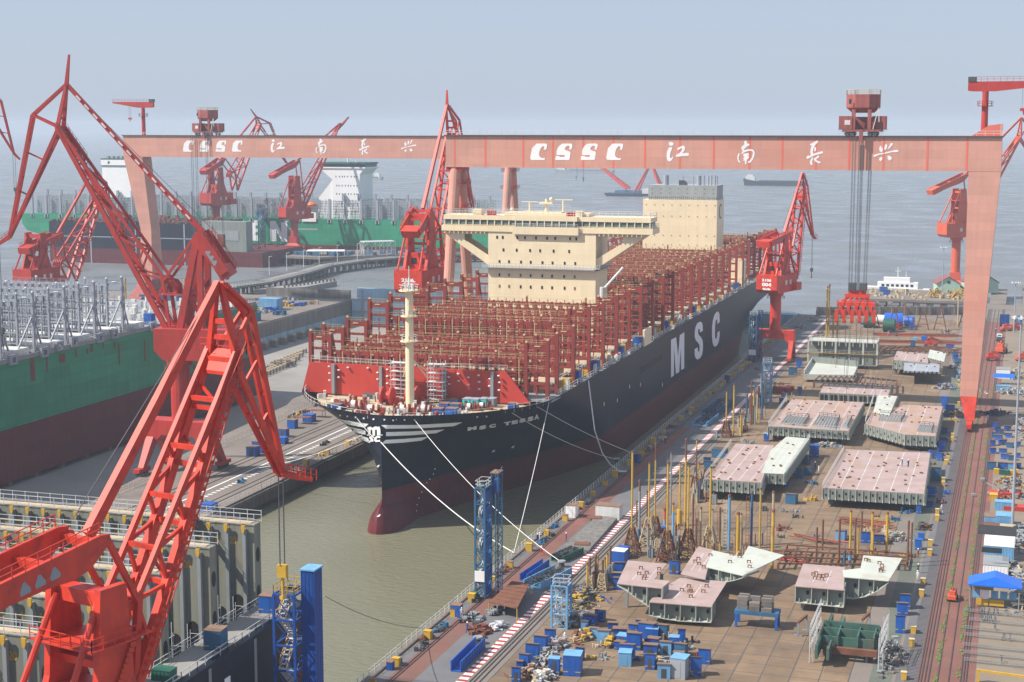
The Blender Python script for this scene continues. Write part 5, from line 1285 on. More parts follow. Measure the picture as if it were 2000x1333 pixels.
barge(-378,-288,2265,6.5,'dark laden barge with white wheelhouse far out beyond the right crane jib'); barge(-1030,-960,2330,3.5,'pale hazy barge far out beyond the far ship deckhouse',False,'mgrey'); barge(-800,-690,2750,5,'distant hazy barge half hidden under the near girder',True,'mgrey'); barge(-1330,-1290,3000,4,'tiny distant barge beyond the far gantry girder',True,'mgrey')
sl=thing('sheerleg_crane',(-440,1885,0),'hazy red sheerleg floating crane on a barge under the near girder','floating crane')
a=MB(); a.prism([(-483,1876,3.5),(-478,1876,-1),(-395,1876,-1),(-390,1876,3.5)],(0,28,0)); a.build('barge_hull','navy',sl)
a=MB()
for yy in (1880,1898): a.beam((-455,yy,9),(-512,1889,52),3.2,3.2,2,2); 
a.build('boom','red',sl)
a=MB()
for yy in (1880,1898): a.beam((-446,yy,4),(-428,1889,40),2.4); a.beam((-412,yy,4),(-427,1889,40),2.6)
a.build('back_frame','red',sl)
MB().box(-436,-405,1880,1896,3.5,9).build('machinery_house','dwhite',sl); MB().box(-470,-440,1880,1896,3.5,7).build('deck_machinery','steelblue',sl)
a=MB(); a.tube((-512,1889,52),(-512,1889,22),.25); a.tube((-520,1889,50),(-520,1889,24),.25); a.build('hoist_rope','cable',sl); a=MB(); a.tube((-512,1889,22),(-512,1889,16),1.2,.3); a.tube((-521,1889,24),(-521,1889,19),.8,.3); a.each('hook','dgrey',sl)
# ------------------------------------------------------------------ stair towers
def stair_tower(x,y,z0,z1,wx,wy,fh,label,m,ms,shaft=None,sign=False,top=True,fl_m='dwhite'):
    t=thing('stair_tower',(x,y,z0),label,'stair tower','blue scaffold stair towers')
    x0,x1,y0,y1=x-wx/2,x+wx/2,y-wy/2,y+wy/2; a=MB(); b=MB(); c=MB(); n=max(1,round((z1-z0)/fh)); fh=(z1-z0)/n; w_=.16 if wx<4 else .2
    for px in (x0,x1):
        for py in (y0,y1): a.beam((px,py,z0),(px,py,z1),w_*2)
    if wx>3: 
        for py in (y0,y1): a.beam((x1-wx*.3,py,z0),(x1-wx*.3,py,z1),w_*1.2)
    for i in range(n+1):
        z=z0+i*fh
        for p,q in (((x0,y0),(x1,y0)),((x1,y0),(x1,y1)),((x1,y1),(x0,y1)),((x0,y1),(x0,y0))): a.beam((*p,z),(*q,z),w_*1.5)
        if i<n:
            a.beam((x0,y0,z),(x1,y0,z+fh),w_*.6); a.beam((x1,y0,z),(x0,y0,z+fh),w_*.6); a.beam((x1,y0,z),(x1,y1,z+fh),w_*.6); a.beam((x1,y1,z),(x1,y0,z+fh),w_*.6)
            b.cut(); k=1 if i%2 else -1
            for s_ in range(7):
                f=s_/7; yy=y+k*(wy*.38*(2*f-1)); b.box(x0+.4,x-.1,yy-.25,yy+.25,z+fh*f+.1,z+fh*f+.16)
            b.beam((x0+.4,y-k*wy*.4,z+.2),(x0+.4,y+k*wy*.4,z+fh),.07,.25); b.beam((x-.05,y-k*wy*.4,z+.2),(x-.05,y+k*wy*.4,z+fh),.07,.25)
            c.cut(); c.rails([(x0+.4,y-k*wy*.4,z+.2),(x0+.4,y+k*wy*.4,z+fh)],1.0,.045,.9); c.rails([(x-.05,y-k*wy*.4,z+.2),(x-.05,y+k*wy*.4,z+fh)],1.0,.045,.9)
            b.box(x0+.2,x1-.2,y+k*wy*.3-.5,y+k*wy*.3+.5,z+fh-.08,z+fh)
    a.build('frame',m,t); b.each('stair_flight',fl_m,t); c.each('stair_railing',ms,t)
    if top: MB().rails([(x0,y0,z1),(x1,y0,z1),(x1,y1,z1),(x0,y1,z1),(x0,y0,z1)],1.3,.05,.9).build('top_railing',ms,t); MB().box(x0,x1,y0,y1,z1-.1,z1).build('top_floor','dgrey',t)
    if shaft:
        sx0,sx1,sy0,sy1,sz1,smat=shaft; s_=MB()
        if smat: s_.box(sx0,sx1,sy0,sy1,z0,sz1); o=s_.build('lift_shaft',m,t); MB().box(sx0-.15,sx1+.15,sy0-.15,sy1+.15,sz1,sz1+.2).build('shaft_roof','cyan',o); r=MB(); [r.box(sx0+i*.55,sx0+i*.55+.08,sy0-.04,sy0-.005,z0,sz1) for i in range(int((sx1-sx0)/.55)+1)]; [r.box(sx1+.005,sx1+.04,sy0+i*.55,sy0+i*.55+.08,z0,sz1) for i in range(int((sy1-sy0)/.55)+1)]; r.build('shaft_ribs',m,o)
        else:
            for px in (sx0,sx1):
                for py in (sy0,sy1): s_.beam((px,py,z0),(px,py,sz1),.2)
            z=z0
            while z<sz1: s_.beam((sx1,sy0,z),(sx1,sy1,z+1.6),.1); s_.beam((sx1,sy1,z),(sx1,sy0,z+1.6),.1); s_.beam((sx0,sy0,z),(sx1,sy0,z+1.6),.1); z+=1.6
            o=s_.build('lift_shaft',m,t); MB().box(sx0-.2,sx1+.2,sy0-.2,sy1+.2,sz1,sz1+.2).build('shaft_roof','rustroof',o); MB().box(sx0+.3,sx1-.3,sy0+.3,sy1-.3,sz1-3.6,sz1-1.2).build('lift_motor','blue',o)
    if sign:
        pn=MB()
        for i in range(n):
            z=z0+i*fh; pn.box(x1-.06,x1+.02,y0+.35,y1-.35,z+.25,z+fh*.72); pn.box(x0+.25,x1-.25,y1-.12,y1-.04,z+.2,z+fh*.8)
        pn.each('side_panel','navyblue',t)
        z=z0+fh*1.1; MB().box(x0-.05,x1+.05,y0-.3,y0-.2,z,z+1.9).build('notice_board','white',t)
    return t
stair_tower(-91.2,187.8,-4,24.0,3.0,4.4,3.55,'vivid blue stair tower with solid blue lift shaft rising beside the half built hull','navyblue','polyel',shaft=(-89.6,-87.7,187.6,190.2,27.0,True))
stair_tower(-87.1,256.0,4,23.6,1.7,3.6,2.75,'dark blue lattice stair tower with a notice board on the quay edge before the bow','steelblue','dwhite',shaft=(-86.2,-85.0,257.8,260.2,25.6,False),sign=True)
stair_tower(-86.8,548,4,20.4,2.4,3.6,2.4,'dark blue lattice stair tower beside the column of crane 004','steelblue','dwhite',shaft=(-85.6,-84.4,549.8,552,21.6,False),sign=True)
stair_tower(-69.3,243.5,4,11.2,2.6,2.6,2.4,'small pale blue scaffold tower standing at the foreground end of the crane rails','cyan','scaf')
stair_tower(-69.2,464,4,16.5,2.4,3,2.4,'slim pale blue scaffold tower among posts beside the crane road','cyan','scaf')
stair_tower(-331,628,4,14.5,4,4,2.6,'dark blue stair tower on the west quay near the far gantry foot','steelblue','dwhite')
stair_tower(-478.5,952,5.4,33,3.4,4,3.4,'hazy dark blue stair tower leaning against the letters of the far green ship','steelblue','dwhite',shaft=(-484,-479.8,955,958.6,30,False))
# ------------------------------------------------------------------ the block yard
rnd=random.Random(11)
M['rustdeck']=mat('rust_tinted_deck_plate',(.37,.275,.25),.7,.2,.3,dirt=(.40,.22,.07),dscale=.14,damt=.7)
def mpp(P): return (Vector(P)-CAM).dot(FW)/FPX
ORD='first second third fourth fifth sixth seventh eighth ninth tenth eleventh twelfth thirteenth fourteenth fifteenth sixteenth seventeenth eighteenth nineteenth twentieth twenty-first twenty-second twenty-third twenty-fourth twenty-fifth twenty-sixth twenty-seventh twenty-eighth twenty-ninth thirtieth thirty-first thirty-second thirty-third thirty-fourth thirty-fifth thirty-sixth thirty-seventh thirty-eighth thirty-ninth fortieth'.split()
def place(t,rz): t.rotation_euler=(0,0,rz)
# ---- hull blocks on stands
def block(label,zt,th,polys,holes=None,stands=True,clips=18,name='hull_block',cat='hull block',arch=None,curve=None,seams=4):
    """polys: list of (pixel outline of a top plate, material, extra height, thickness); the first outline is the main one"""
    P0=[G(x,y,zt) for x,y in polys[0][0]]; c=sum(P0,Vector((0,0,0)))/len(P0)
    t=thing(name,(c.x,c.y,QZ),label,cat,'hull blocks on the yard')
    for k,(px,mm,dz,tt) in enumerate(polys):
        P=[G(x,y,zt+dz) for x,y in px]; tt=tt or th
        b=MB().prism([p-Vector((0,0,tt)) for p in P],(0,0,tt-.06)).build('block_body','sage',t)
        d=MB().prism([p-Vector((0,0,.055)) for p in P],(0,0,.06)).build('deck_plate',mm,t)
        # plate seams, lifting eyes and clips on the plate
        a=MB(); lo=min(P,key=lambda p:p.y).y; hi=max(p.y for p in P)
        n=len(P); 
        def inside(x,y):
            r=False
            for i in range(n):
                x1,y1,x2,y2=P[i].x,P[i].y,P[(i+1)%n].x,P[(i+1)%n].y
                if (y1>y)!=(y2>y) and x<(x2-x1)*(y-y1)/(y2-y1)+x1: r=not r
            return r
        x0=min(p.x for p in P); x1=max(p.x for p in P); zz=zt+dz
        L=MB()
        for s_ in range(1,seams+1):
            x=x0+(x1-x0)*s_/(seams+1); ys=[y for y in [lo+(hi-lo)*q/60 for q in range(61)] if inside(x,y)]
            if len(ys)>6: L.box(x-.06,x+.06,ys[0]+.3,ys[-1]-.3,zz+.004,zz+.012)
        if L.v: L.build('weld_seam','dwhite',d)
        for s_ in range(clips if k==0 else clips//3):
            x=rnd.uniform(x0,x1); y=rnd.uniform(lo,hi)
            if inside(x,y) and inside(x+.4,y+.4) and inside(x-.4,y-.4): a.box(x-.28,x+.28,y-.1,y+.1,zz,zz+.32)
        if a.v: a.each('lifting_eye','rust',d)
        # ribs and holes on the sides that face the camera
        for i in range(n):
            p,q=P[i],P[(i+1)%n]; e=q-p; L_=e.length
            if L_<2: continue
            nrm=Vector((e.y,-e.x,0)).normalized(); mid=(p+q)/2
            if inside(mid.x+nrm.x*.3,mid.y+nrm.y*.3): nrm=-nrm
            if nrm.dot(CAM-mid)<=0 or nrm.y>.3: continue
            r=MB(); hb_=MB(); m_=max(1,int(L_/1.35))
            dirn=e.normalized()
            for j in range(m_+1):
                o=p+e*(j/m_); r.prism([o-Vector((0,0,.1))+nrm*.01,o-Vector((0,0,.1))+nrm*.22,o-Vector((0,0,tt*.8))+nrm*.16,o-Vector((0,0,tt))+nrm*.5,o-Vector((0,0,tt))+nrm*.01],dirn*.1)
            for j in range(m_):
                o=p+e*((j+.5)/m_)-Vector((0,0,tt*(.42 if j%2 else .62)))
                if holes!=0: hb_.prism([o+dirn*(.22*math.cos(u*math.pi/5))+Vector((0,0,.36*math.sin(u*math.pi/5)))+nrm*.005 for u in range(10)],nrm*.02)
            if arch and abs(nrm.y)>.7:
                hb_=MB(); na=arch
                for j in range(na):
                    o=p+e*((j+.5)/na); w_=L_/na*.36; hb_.prism([o+dirn*(a_*w_)-Vector((0,0,b_*tt))+nrm*.01 for a_,b_ in ((-1,.85),(1,.85),(1,.3),(.75,.2),(-.75,.2),(-1,.3))],nrm*.02)
            r.build('side_rib','sagepale',b)
            if hb_.v: hb_.each('access_hole','black',b)
        if k==0 and stands:
            s=MB()
            for i in range(n): 
                p=P[i]+(c-P[i])*.14; p.z=QZ
                if zt-tt-QZ>.4: s.box(p.x-.55,p.x+.55,p.y-.5,p.y+.5,QZ,zt-tt)
            if s.v: s.each('stand','wallc',t)
    return t
def railing_thing(pts,label,h=1.1):
    t=thing('scaffold_railing',pts[0],label,'railing','scaffold railings on the hull blocks'); MB().rails(pts,h,.05,1.2).build('tube_rail','scaf',t); return t
block('broad pink hull block with three workers huts beside it, largest of the flat blocks',8.3,2.5,[([(1653,878),(1817,885),(1805,965),(1607,953)],'pinkdeck',0,None)],clips=46,seams=5)
block('flat pink and rust hull block with grey grating panels along its front edge',8.1,2.3,[([(1547,780),(1688,786),(1657,842),(1500,833)],'rustdeck',0,None)],clips=30,seams=5)
block('stepped hull block of pale and pink plates with a notch in its front',8.2,2.8,[([(1763,791),(1841,794),(1827,852),(1768,849),(1690,828),(1707,800),(1740,808)],'rustdeck',0,None),([(1713,772),(1753,774),(1737,812),(1706,806)],'sagepale',.3,.5)],clips=20,seams=3)
block('hull block with a pink deck and a pale strip ending in a curved bilge',8.6,2.6,[([(1437,867),(1512,870),(1487,943),(1378,936)],'pinkdeck',0,None),([(1536,853),(1581,857),(1531,926),(1487,924),(1505,880)],'sagepale',.05,2.4)],clips=30,seams=4)
block('low grey block with a row of dark arched openings and lilac top plates',7.6,2.6,[([(1610,752),(1741,757),(1734,773),(1601,767)],'pinkdeck',0,None)],arch=7,clips=8,seams=7)
block('tilted pink roofed block with a white plate corner near the gantry leg',9.0,3.0,[([(1752,686),(1815,692),(1812,709),(1745,703)],'pinkdeck',0,None),([(1816,683),(1848,690),(1844,707),(1812,699)],'sagepale',.8,.5),([(1766,709),(1836,710),(1834,727),(1765,725)],'grey',-.6,.5)],clips=12,seams=2)
# curved bilge blocks in front
def bilge(label,zt,plates,front,zb,name='hull_block',eyes=8,depth=None):
    """front: pixel outline of the open web frame facing the camera, standing at the front edge of the plates"""
    P0=[G(x,y,zt) for x,y in plates[0][0]]; c=sum(P0,Vector((0,0,0)))/len(P0); t=thing(name,(c.x,c.y,QZ),label,'hull block','hull blocks on the yard')
    for px,mm,dz in plates:
        P=[G(x,y,zt+dz) for x,y in px]; d=MB().prism([p-Vector((0,0,.14)) for p in P],(0,0,.14)).build('deck_plate',mm,t)
        a=MB(); x0=min(p.x for p in P); x1=max(p.x for p in P); y0=min(p.y for p in P); y1=max(p.y for p in P)
        for s_ in range(eyes):
            x=x0+(x1-x0)*rnd.uniform(.25,.75); y=y0+(y1-y0)*rnd.uniform(.25,.75); a.cut(); a.box(x-.35,x-.2,y-.08,y+.08,zt+dz,zt+dz+.4); a.box(x+.2,x+.35,y-.08,y+.08,zt+dz,zt+dz+.4); a.box(x-.35,x+.35,y-.08,y+.08,zt+dz+.4,zt+dz+.55)
        a.each('lifting_eye','rust',d)
        e=MB(); xm=x0+(x1-x0)*.36; e.box(xm-.05,xm+.05,y0+.22*(y1-y0),y1-.22*(y1-y0),zt+dz+.003,zt+dz+.012); xm=x0+(x1-x0)*.62; e.box(xm-.05,xm+.05,y0+.22*(y1-y0),y1-.22*(y1-y0),zt+dz+.003,zt+dz+.012); e.each('weld_seam','dwhite',d)
    for (edge,low,dep) in front:
        # edge: two pixel points of the top edge with heights; low: list of drops below the edge (m) along it
        (xa,ya,za),(xb,yb,zb_)=edge; A_=G(xa,ya,za); B_=G(xb,yb,zb_); e=B_-A_; L_=e.length; dn=e.normalized(); nb=Vector((-dn.y,dn.x,0)); nb=nb if nb.y>0 else -nb; nb.normalize()
        m_=len(low)-1; pts=[A_+e*(j/m_)-Vector((0,0,low[j])) for j in range(m_+1)]
        web=MB().prism([p+nb*1.0 for p in [A_,B_]+pts[::-1]],nb*max(.5,dep-1.0)).build('web_frame','sage',t)
        sh=MB()
        for j in range(m_): sh.add([pts[j],pts[j+1],pts[j+1]+nb*dep,pts[j]+nb*dep,pts[j]-Vector((0,0,.12)),pts[j+1]-Vector((0,0,.12)),pts[j+1]+nb*dep-Vector((0,0,.12)),pts[j]+nb*dep-Vector((0,0,.12))],[(0,1,2,3),(7,6,5,4),(0,4,5,1),(2,6,7,3),(1,5,6,2),(3,7,4,0)])
        sh.build('shell_plate','sagepale',t)
        r=MB(); h=MB(); k=max(2,int(L_/2.3))
        for j in range(k+1):
            f=j/k; q=A_+e*f; i0=min(m_-1,int(f*m_)); lw=low[i0]+(low[i0+1]-low[i0])*(f*m_-i0)
            if lw>.3: r.prism([q+nb*.0,q+nb*1.0,q+nb*1.0-Vector((0,0,lw)),q-Vector((0,0,lw))],dn*.1)
        for j in range(k*2):
            f=(j+.5)/(k*2); q=A_+e*f; i0=min(m_-1,int(f*m_)); lw=low[i0]+(low[i0+1]-low[i0])*(f*m_-i0)
            if lw>.8: r.prism([q-Vector((0,0,lw)),q-Vector((0,0,lw-.7))+nb*.1,q-Vector((0,0,lw-.2))+nb*1.0,q-Vector((0,0,lw))+nb*1.0],dn*.08)
            if j%2 and lw>1.3: o=q-Vector((0,0,lw*.42))+nb*.985; h.prism([o+dn*(.28*math.cos(u*math.pi/5))+Vector((0,0,.42*math.sin(u*math.pi/5))) for u in range(10)],nb*.01)
        r.build('web_rib','sagepale',t)
        if h.v: h.each('access_hole','black',t)
    s=MB()
    for p in P0: 
        q=p+(c-p)*.3; s.beam((q.x,q.y,QZ),(q.x,q.y,zt-1.2),.5)
    s.each('stand','mgrey',t); return t
zx,zy=lambda x:1000+x/4,lambda y:1000+y/4
Z7=lambda pts:[(1000+x/4,1000+y/4) for x,y in pts]; Z8=lambda pts:[(1500+x/4,1000+y/4) for x,y in pts]
bilge('stepped pink bow shaped hull block with open ribbed front, nearest of the big blocks',8.6,[(Z7([(905,380),(1210,405),(1112,527),(1236,541),(1168,597),(820,560)]),'pinkdeck',.9),(Z7([(1312,515),(1680,545),(1556,742),(1070,704),(1180,600)]),'pinkdeck',-1.0)],
 [((( *Z7([(820,565)])[0],9.45),(*Z7([(1168,600)])[0],9.45)),[.2,1.1,2.4,3.4,4.2],5),((( *Z7([(1070,706)])[0],7.55),(*Z7([(1556,744)])[0],7.55)),[2.2,2.6,2.8,2.7,2.6],6)],5,eyes=7)
bilge('pink and white winged hull block with a pointed white tail behind the stepped block',8.4,[(Z7([(1455,270),(1566,296),(1508,526),(1318,482)]),'pinkdeck',0),(Z7([(1566,300),(1800,352),(1848,266),(2130,340),(1802,497),(1518,430)]),'sagepale',.15)],
 [((( *Z7([(1516,433)])[0],8.5),(*Z7([(1802,500)])[0],8.5)),[2.2,2.2,1.9,1.2,.3],5)],5,eyes=5)
bilge('pink and white hull block with a curved ribbed underside beside the track',8.6,[(Z8([(275,405),(600,432),(592,612),(210,580)]),'pinkdeck',-.2),(Z8([(745,340),(1050,362),(942,540),(592,508),(582,456),(722,440)]),'sagepale',.5)],
 [((( *Z8([(212,584)])[0],8.3),(*Z8([(592,615)])[0],8.3)),[2.7,2.75,2.8,2.85,2.9],5),((( *Z8([(592,512)])[0],9.0),(*Z8([(942,543)])[0],9.0)),[3.7,3.6,3.0,1.9,.2],5)],5,eyes=7)
# scaffolded two storey block under the gantry hook
def framed(label,x0,x1,y0,y1,z0,z1,n):
    t=thing('hull_block',((x0+x1)/2,(y0+y1)/2,QZ),label,'hull block','hull blocks on the yard')
    MB().box(x0,x1,y0,y1,z1-.25,z1).build('deck_plate','sagepale',t); MB().box(x0,x1,y0+2.6,y1,z0+.3,z1-.3).build('inner_bulkhead','sage',t); MB().box(x0,x1,y0,y1,z0,z0+.28).build('bottom_plate','sage',t)
    a=MB()
    for i in range(n+1): x=x0+(x1-x0)*i/n; a.box(x-.3,x+.3,y0-.1,y0+.5,z0+.3,z1-.26)
    a.each('web_post','sagepale',t)
    zm=(z0+z1)/2; a=MB(); a.box(x0-.4,x1+.4,y0-.8,y0+.2,zm-.1,zm); a.build('scaffold_plank','polyel',t)
    MB().rails([(x0-.4,y0-.8,zm),(x1+.4,y0-.8,zm)],1.1,.05,1.5).build('scaffold_railing','scaf',t); MB().rails([(x0,y0,z1),(x1,y0,z1),(x1,y1,z1),(x0,y1,z1),(x0,y0,z1)],1.1,.05,1.5).build('top_railing','scaf',t)
    a=MB()
    for i in range(n*2): x=x0+(x1-x0)*(i+.5)/(n*2); a.box(x-.12,x+.12,y0-.05,y0+.02,z1-1.6,z1-.3)
    a.each('bracket','sagepale',t); s=MB()
    for x in (x0+2,(x0+x1)/2,x1-2): s.box(x-.8,x+.8,y0+.6,y0+2,QZ,z0)
    s.each('stand','wallc',t); return t
p=G(1577,718,QZ); q=G(1712,723,QZ); framed('tall grey two storey framed block hanging on slings below the red lifting frame',p.x,q.x,p.y+1,p.y+9,5.2,13.2,5)
# white tray block
tp=[G(x,y,6.6) for x,y in [(1585,708),(1675,717),(1667,733),(1570,731)]]
t=thing('hull_block',tp[3],'white open tray block with a sage back wall in front of the framed block','hull block','hull blocks on the yard')
MB().prism([v-Vector((0,0,1.8)) for v in tp],(0,0,1.8)).build('tray_body','sagepale',t); MB().prism([tp[0],tp[1],tp[1]+Vector((0,.3,0)),tp[0]+Vector((0,.3,0))],(0,0,2.0)).build('back_wall','sage',t); MB().prism([tp[3],tp[0],tp[0]+Vector((.3,0,0)),tp[3]+Vector((.3,0,0))],(0,0,1.4)).build('side_wall','sagepale',t)
# brown grillage
t=thing('steel_grillage',G(1660,752,QZ),'rust brown beam grillage platform between the white tray and the arched block','grillage'); a=MB()
gp=[G(x,y,6.2) for x,y in [(1608,728),(1752,742),(1752,756),(1590,744)]]
for i in range(16): f=i/15; a.beam(gp[0]+(gp[1]-gp[0])*f,gp[3]+(gp[2]-gp[3])*f,.3,.35)
a.build('cross_beam_lattice','rust',t); a=MB()
for u,v in ((0,1),(3,2)): a.beam(gp[u]-Vector((0,0,.35)),gp[v]-Vector((0,0,.35)),.4,.5)
a.each('side_beam','dgrey',t); a=MB()
for v in gp: a.box(v.x-.3,v.x+.3,v.y-.3,v.y+.3,QZ,v.z-.4)
a.each('support_post','rust',t)
# dark gratings and pipework on the second block
for k,(px,lb) in enumerate([([(1537,812),(1581,816),(1570,832),(1525,827)],'left grey grating panel lying on the rusty pink block'),([(1600,812),(1640,816),(1632,838),(1587,831)],'middle grey grating panel lying on the rusty pink block'),([(1655,818),(1664,818),(1655,836),(1645,834)],'narrow grey grating panel at the corner of the rusty pink block'),([(1720,808),(1768,812),(1760,825),(1716,822)],'grey grating panel lying on the stepped pale and pink block'),([(1797,830),(1824,832),(1820,846),(1791,843)],'small grey grating panel at the front of the stepped block')]):
    P=[G(x,y,8.25) for x,y in px]; t=thing('grating_panel',P[0],lb,'grating'); a=MB()
    for i in range(9): f=i/8; a.beam(P[0]+(P[1]-P[0])*f,P[3]+(P[2]-P[3])*f,.16,.2); a.beam(P[0]+(P[3]-P[0])*f,P[1]+(P[2]-P[1])*f,.16,.2)
    a.build('bar_lattice','mgrey',t); b=MB(); b.rails([P[0],P[1],P[2]],.9,.06,1); b.build('edge_rail','dgrey',t)
for pts,z,lb in (([(1537,780),(1500,833),(1655,843)],8.2,'tube railing along the rusty pink block'),([(1428,866),(1376,936)],8.7,'tube railing along the block with the curved bilge'),([(1581,856),(1535,925)],8.8,'tube railing on the pale strip of the bilge block'),([(1708,772),(1690,826)],8.5,'tube railing along the stepped pale block'),([(1648,880),(1606,953)],8.4,'tube railing beside the broad pink block')):
    railing_thing([G(x,y,z) for x,y in pts],lb)
# green framed block with scaffolding
t=thing('hull_block',G(1660,1330,QZ),'teal green block of open web frames wrapped in scaffolding at the yard front','hull block','hull blocks on the yard')
M['webgreen']=mat('teal_green_primer',(.05,.125,.10),.65,.25,.4,dirt=(.13,.10,.07),dscale=.5,damt=.8)
P=lambda x,y,z: G(1500+x/4,1000+y/4,z)
c0=P(640,1120,QZ); a=MB(); b=MB()
for (dx0,dx1,dy,z0,z1) in ((-4.5,4.2,2.6,5.6,8.4),(-4.5,4.2,.4,5.4,8.0),(-4.5,4.2,-2.0,5.2,7.4)): a.box(c0.x+dx0,c0.x+dx1,c0.y+dy,c0.y+dy+.25,z0,z1)
a.each('web_frame','webgreen',t)
for dx in (-4.5,-1.8,1.2,3.6): b.box(c0.x+dx,c0.x+dx+.2,c0.y-2.4,c0.y+3.2,5.2,7.9)
b.each('girder_plate','webgreen',t)
a=MB(); a.box(c0.x-3.8,c0.x-3.4,c0.y+3,c0.y+7,5.4,8.4); a.box(c0.x-1.9,c0.x-1.5,c0.y+3,c0.y+7,5.4,8.0); a.box(c0.x-4.6,c0.x-4.2,c0.y-7,c0.y-2.4,5.2,7.4); a.box(c0.x-2.9,c0.x-2.5,c0.y-7,c0.y-2.4,5.2,7.0); a.each('side_frame','webgreen',t)
a=MB(); b2=MB()
for z in (6.4,8.2,9.6):
    a.rails([(c0.x-5.4,c0.y-7,z),(c0.x-5.4,c0.y+7,z)],.9,.05,1.4); b2.rails([(c0.x+5,c0.y-5,z-.6),(c0.x+5.4,c0.y+3.4,z-.4)],.9,.05,1.2)
for k in range(26): sd_=k%2; x,y=c0.x+rnd.choice(((-5.6,-5.1),(4.8,5.4))[sd_]),c0.y+rnd.uniform(-7,6); (a,b2)[sd_].tube((x,y,QZ),(x,y,rnd.uniform(8,10.4)),.05,n=4)
a.build('scaffold_tube','scaf',t); b2.build('scaffold_tube','scaf',t); MB().box(c0.x-3.6,c0.x+4.4,c0.y-3.6,c0.y-2.9,5.2,6.2).build('rusty_beam','rust',t); a=MB(); a.box(c0.x-4,c0.x-3.6,c0.y-2,c0.y+2,QZ,5.3); a.box(c0.x+2.6,c0.x+3,c0.y-3,c0.y+2,QZ,5.3); a.each('stand','wallc',t)
# ---- concrete weights on a blue legged table, frames
t=thing('weight_table',G(1478,1222,QZ),'blue legged steel table stacked with grey concrete weights near the stepped block','table'); c=G(1478,1225,QZ); a=MB().box(c.x-3.6,c.x+3.6,c.y-1,c.y+2.2,QZ+2.2,QZ+2.8); a.build('table_top','steelblue',t); a=MB()
for dx in (-3.3,3.3):
    for dy in (-.8,1.9): a.box(c.x+dx-.2,c.x+dx+.2,c.y+dy-.2,c.y+dy+.2,QZ,QZ+2.2)
a.each('leg','blue',t)
w_=0
for i in range(3):
    for j in range(4):
        if (i,j) in ((0,0),): continue
        for k in range(1+(j>0)+(i+j)%2):
            o=MB().rbox((c.x-2.4+i*2.0+rnd.uniform(-.1,.1),c.y-.5+j*.75,QZ+2.82+k*.72),1.7,.65,.68,rnd.uniform(-.05,.05)).build('concrete_weight','wallc' if (i+k)%2 else 'concrete',None,loc=(c.x-2.4+i*2,c.y-.5+j*.75,QZ+2.82+k*.72)); tag(o,'grey concrete weight stacked on the blue legged table','weight','concrete weights on the table')
for (x,y,lb) in ((1566,1240,'bare steel portal trestle standing alone on the open slabs'),(1690,1235,'bare steel portal trestle behind the green framed block')):
    c=G(x,y,QZ); t=thing('steel_trestle',c,lb,'trestle'); a=MB(); a.beam((c.x-.6,c.y-1,QZ),(c.x-.4,c.y-1,QZ+2.4),.3); a.beam((c.x+.6,c.y+2.2,QZ),(c.x+.4,c.y+2.2,QZ+2.4),.3); a.each('leg','mgrey',t); MB().beam((c.x-.4,c.y-1.4,QZ+2.5),(c.x+.4,c.y+2.6,QZ+2.5),.35).build('cross_beam','rust',t); a=MB(); a.beam((c.x-1.2,c.y-1,QZ+.1),(c.x+.2,c.y-1,QZ+.1),.25); a.beam((c.x-.2,c.y+2.2,QZ+.1),(c.x+1.2,c.y+2.2,QZ+.1),.25); a.each('foot','mgrey',t)
# ---- posts
def post(px,py,top,wpx,m,lat=None,label=None,cap=None,lad=False,tip=None,low=None,grp='yellow and rusty posts of the yard'):
    c=G(px,py,QZ); s=mpp(c); zt=VPL(px,top,c,90-0).z if False else (CAM+ray(px,top)*((c-CAM).dot(FH)/ray(px,top).dot(FH))).z
    t=thing('support_post',c,label,'post',grp); r=wpx*s/2
    zl=QZ+(lat or 0)
    if low: MB().tube((c.x,c.y,QZ),(c.x,c.y,QZ+low[0]),r*low[1],n=12).build('sleeve',low[2],t); zl=QZ+low[0]
    MB().tube((c.x,c.y,QZ if not low else zl),(c.x,c.y,zt if not tip else zt-tip[0]),r,n=10).build('shaft',m,t)
    if tip: MB().tube((c.x,c.y,zt-tip[0]),(c.x,c.y,zt),r*.85,n=10).build('upper_shaft',tip[1],t)
    MB().tube((c.x,c.y,zt),(c.x,c.y,zt+r*1.6),r*1.35,r*.9,10).build('cap','rust',t)
    if lat:
        a=MB(); w0=lat*.30
        for i,j in ((-1,-1),(1,-1),(1,1),(-1,1)):
            a.beam((c.x+i*w0,c.y+j*w0,QZ),(c.x+i*.45,c.y+j*.45,zl),.2)
        for k in range(4):
            f=k/4; g_=(k+1)/4; wa=w0+(.45-w0)*f; wb=w0+(.45-w0)*g_; z0=QZ+lat*f; z1=QZ+lat*g_
            Q=[(-1,-1),(1,-1),(1,1),(-1,1)]
            for u in range(4):
                i,j=Q[u]; i2,j2=Q[(u+1)%4]
                a.beam((c.x+i*wa,c.y+j*wa,z0),(c.x+i2*wb,c.y+j2*wb,z1),.12); a.beam((c.x+i2*wa,c.y+j2*wa,z0),(c.x+i*wb,c.y+j*wb,z1),.12); a.beam((c.x+i*wb,c.y+j*wb,z1),(c.x+i2*wb,c.y+j2*wb,z1),.12)
        a.build('lattice_base',{0:'mgrey',1:'ply',2:'rust'}[rnd.choice((0,0,1,2,2))],t)
    if lad:
        a=MB(); x=c.x-r-.5
        for dx in (-.3,.3): a.tube((x+dx,c.y-.2,QZ),(x+dx,c.y-.2,zt-.5),.05,n=4)
        z=QZ
        while z<zt-.6: a.tube((x-.3,c.y-.2,z),(x+.3,c.y-.2,z),.05,n=4); z+=.7
        a.build('ladder','scaf' if lad==1 else 'rust',t)
    return t
zz=300/1075.
def Q1(x): return 1220+x*zz
def Q2(y): return 860+y*zz
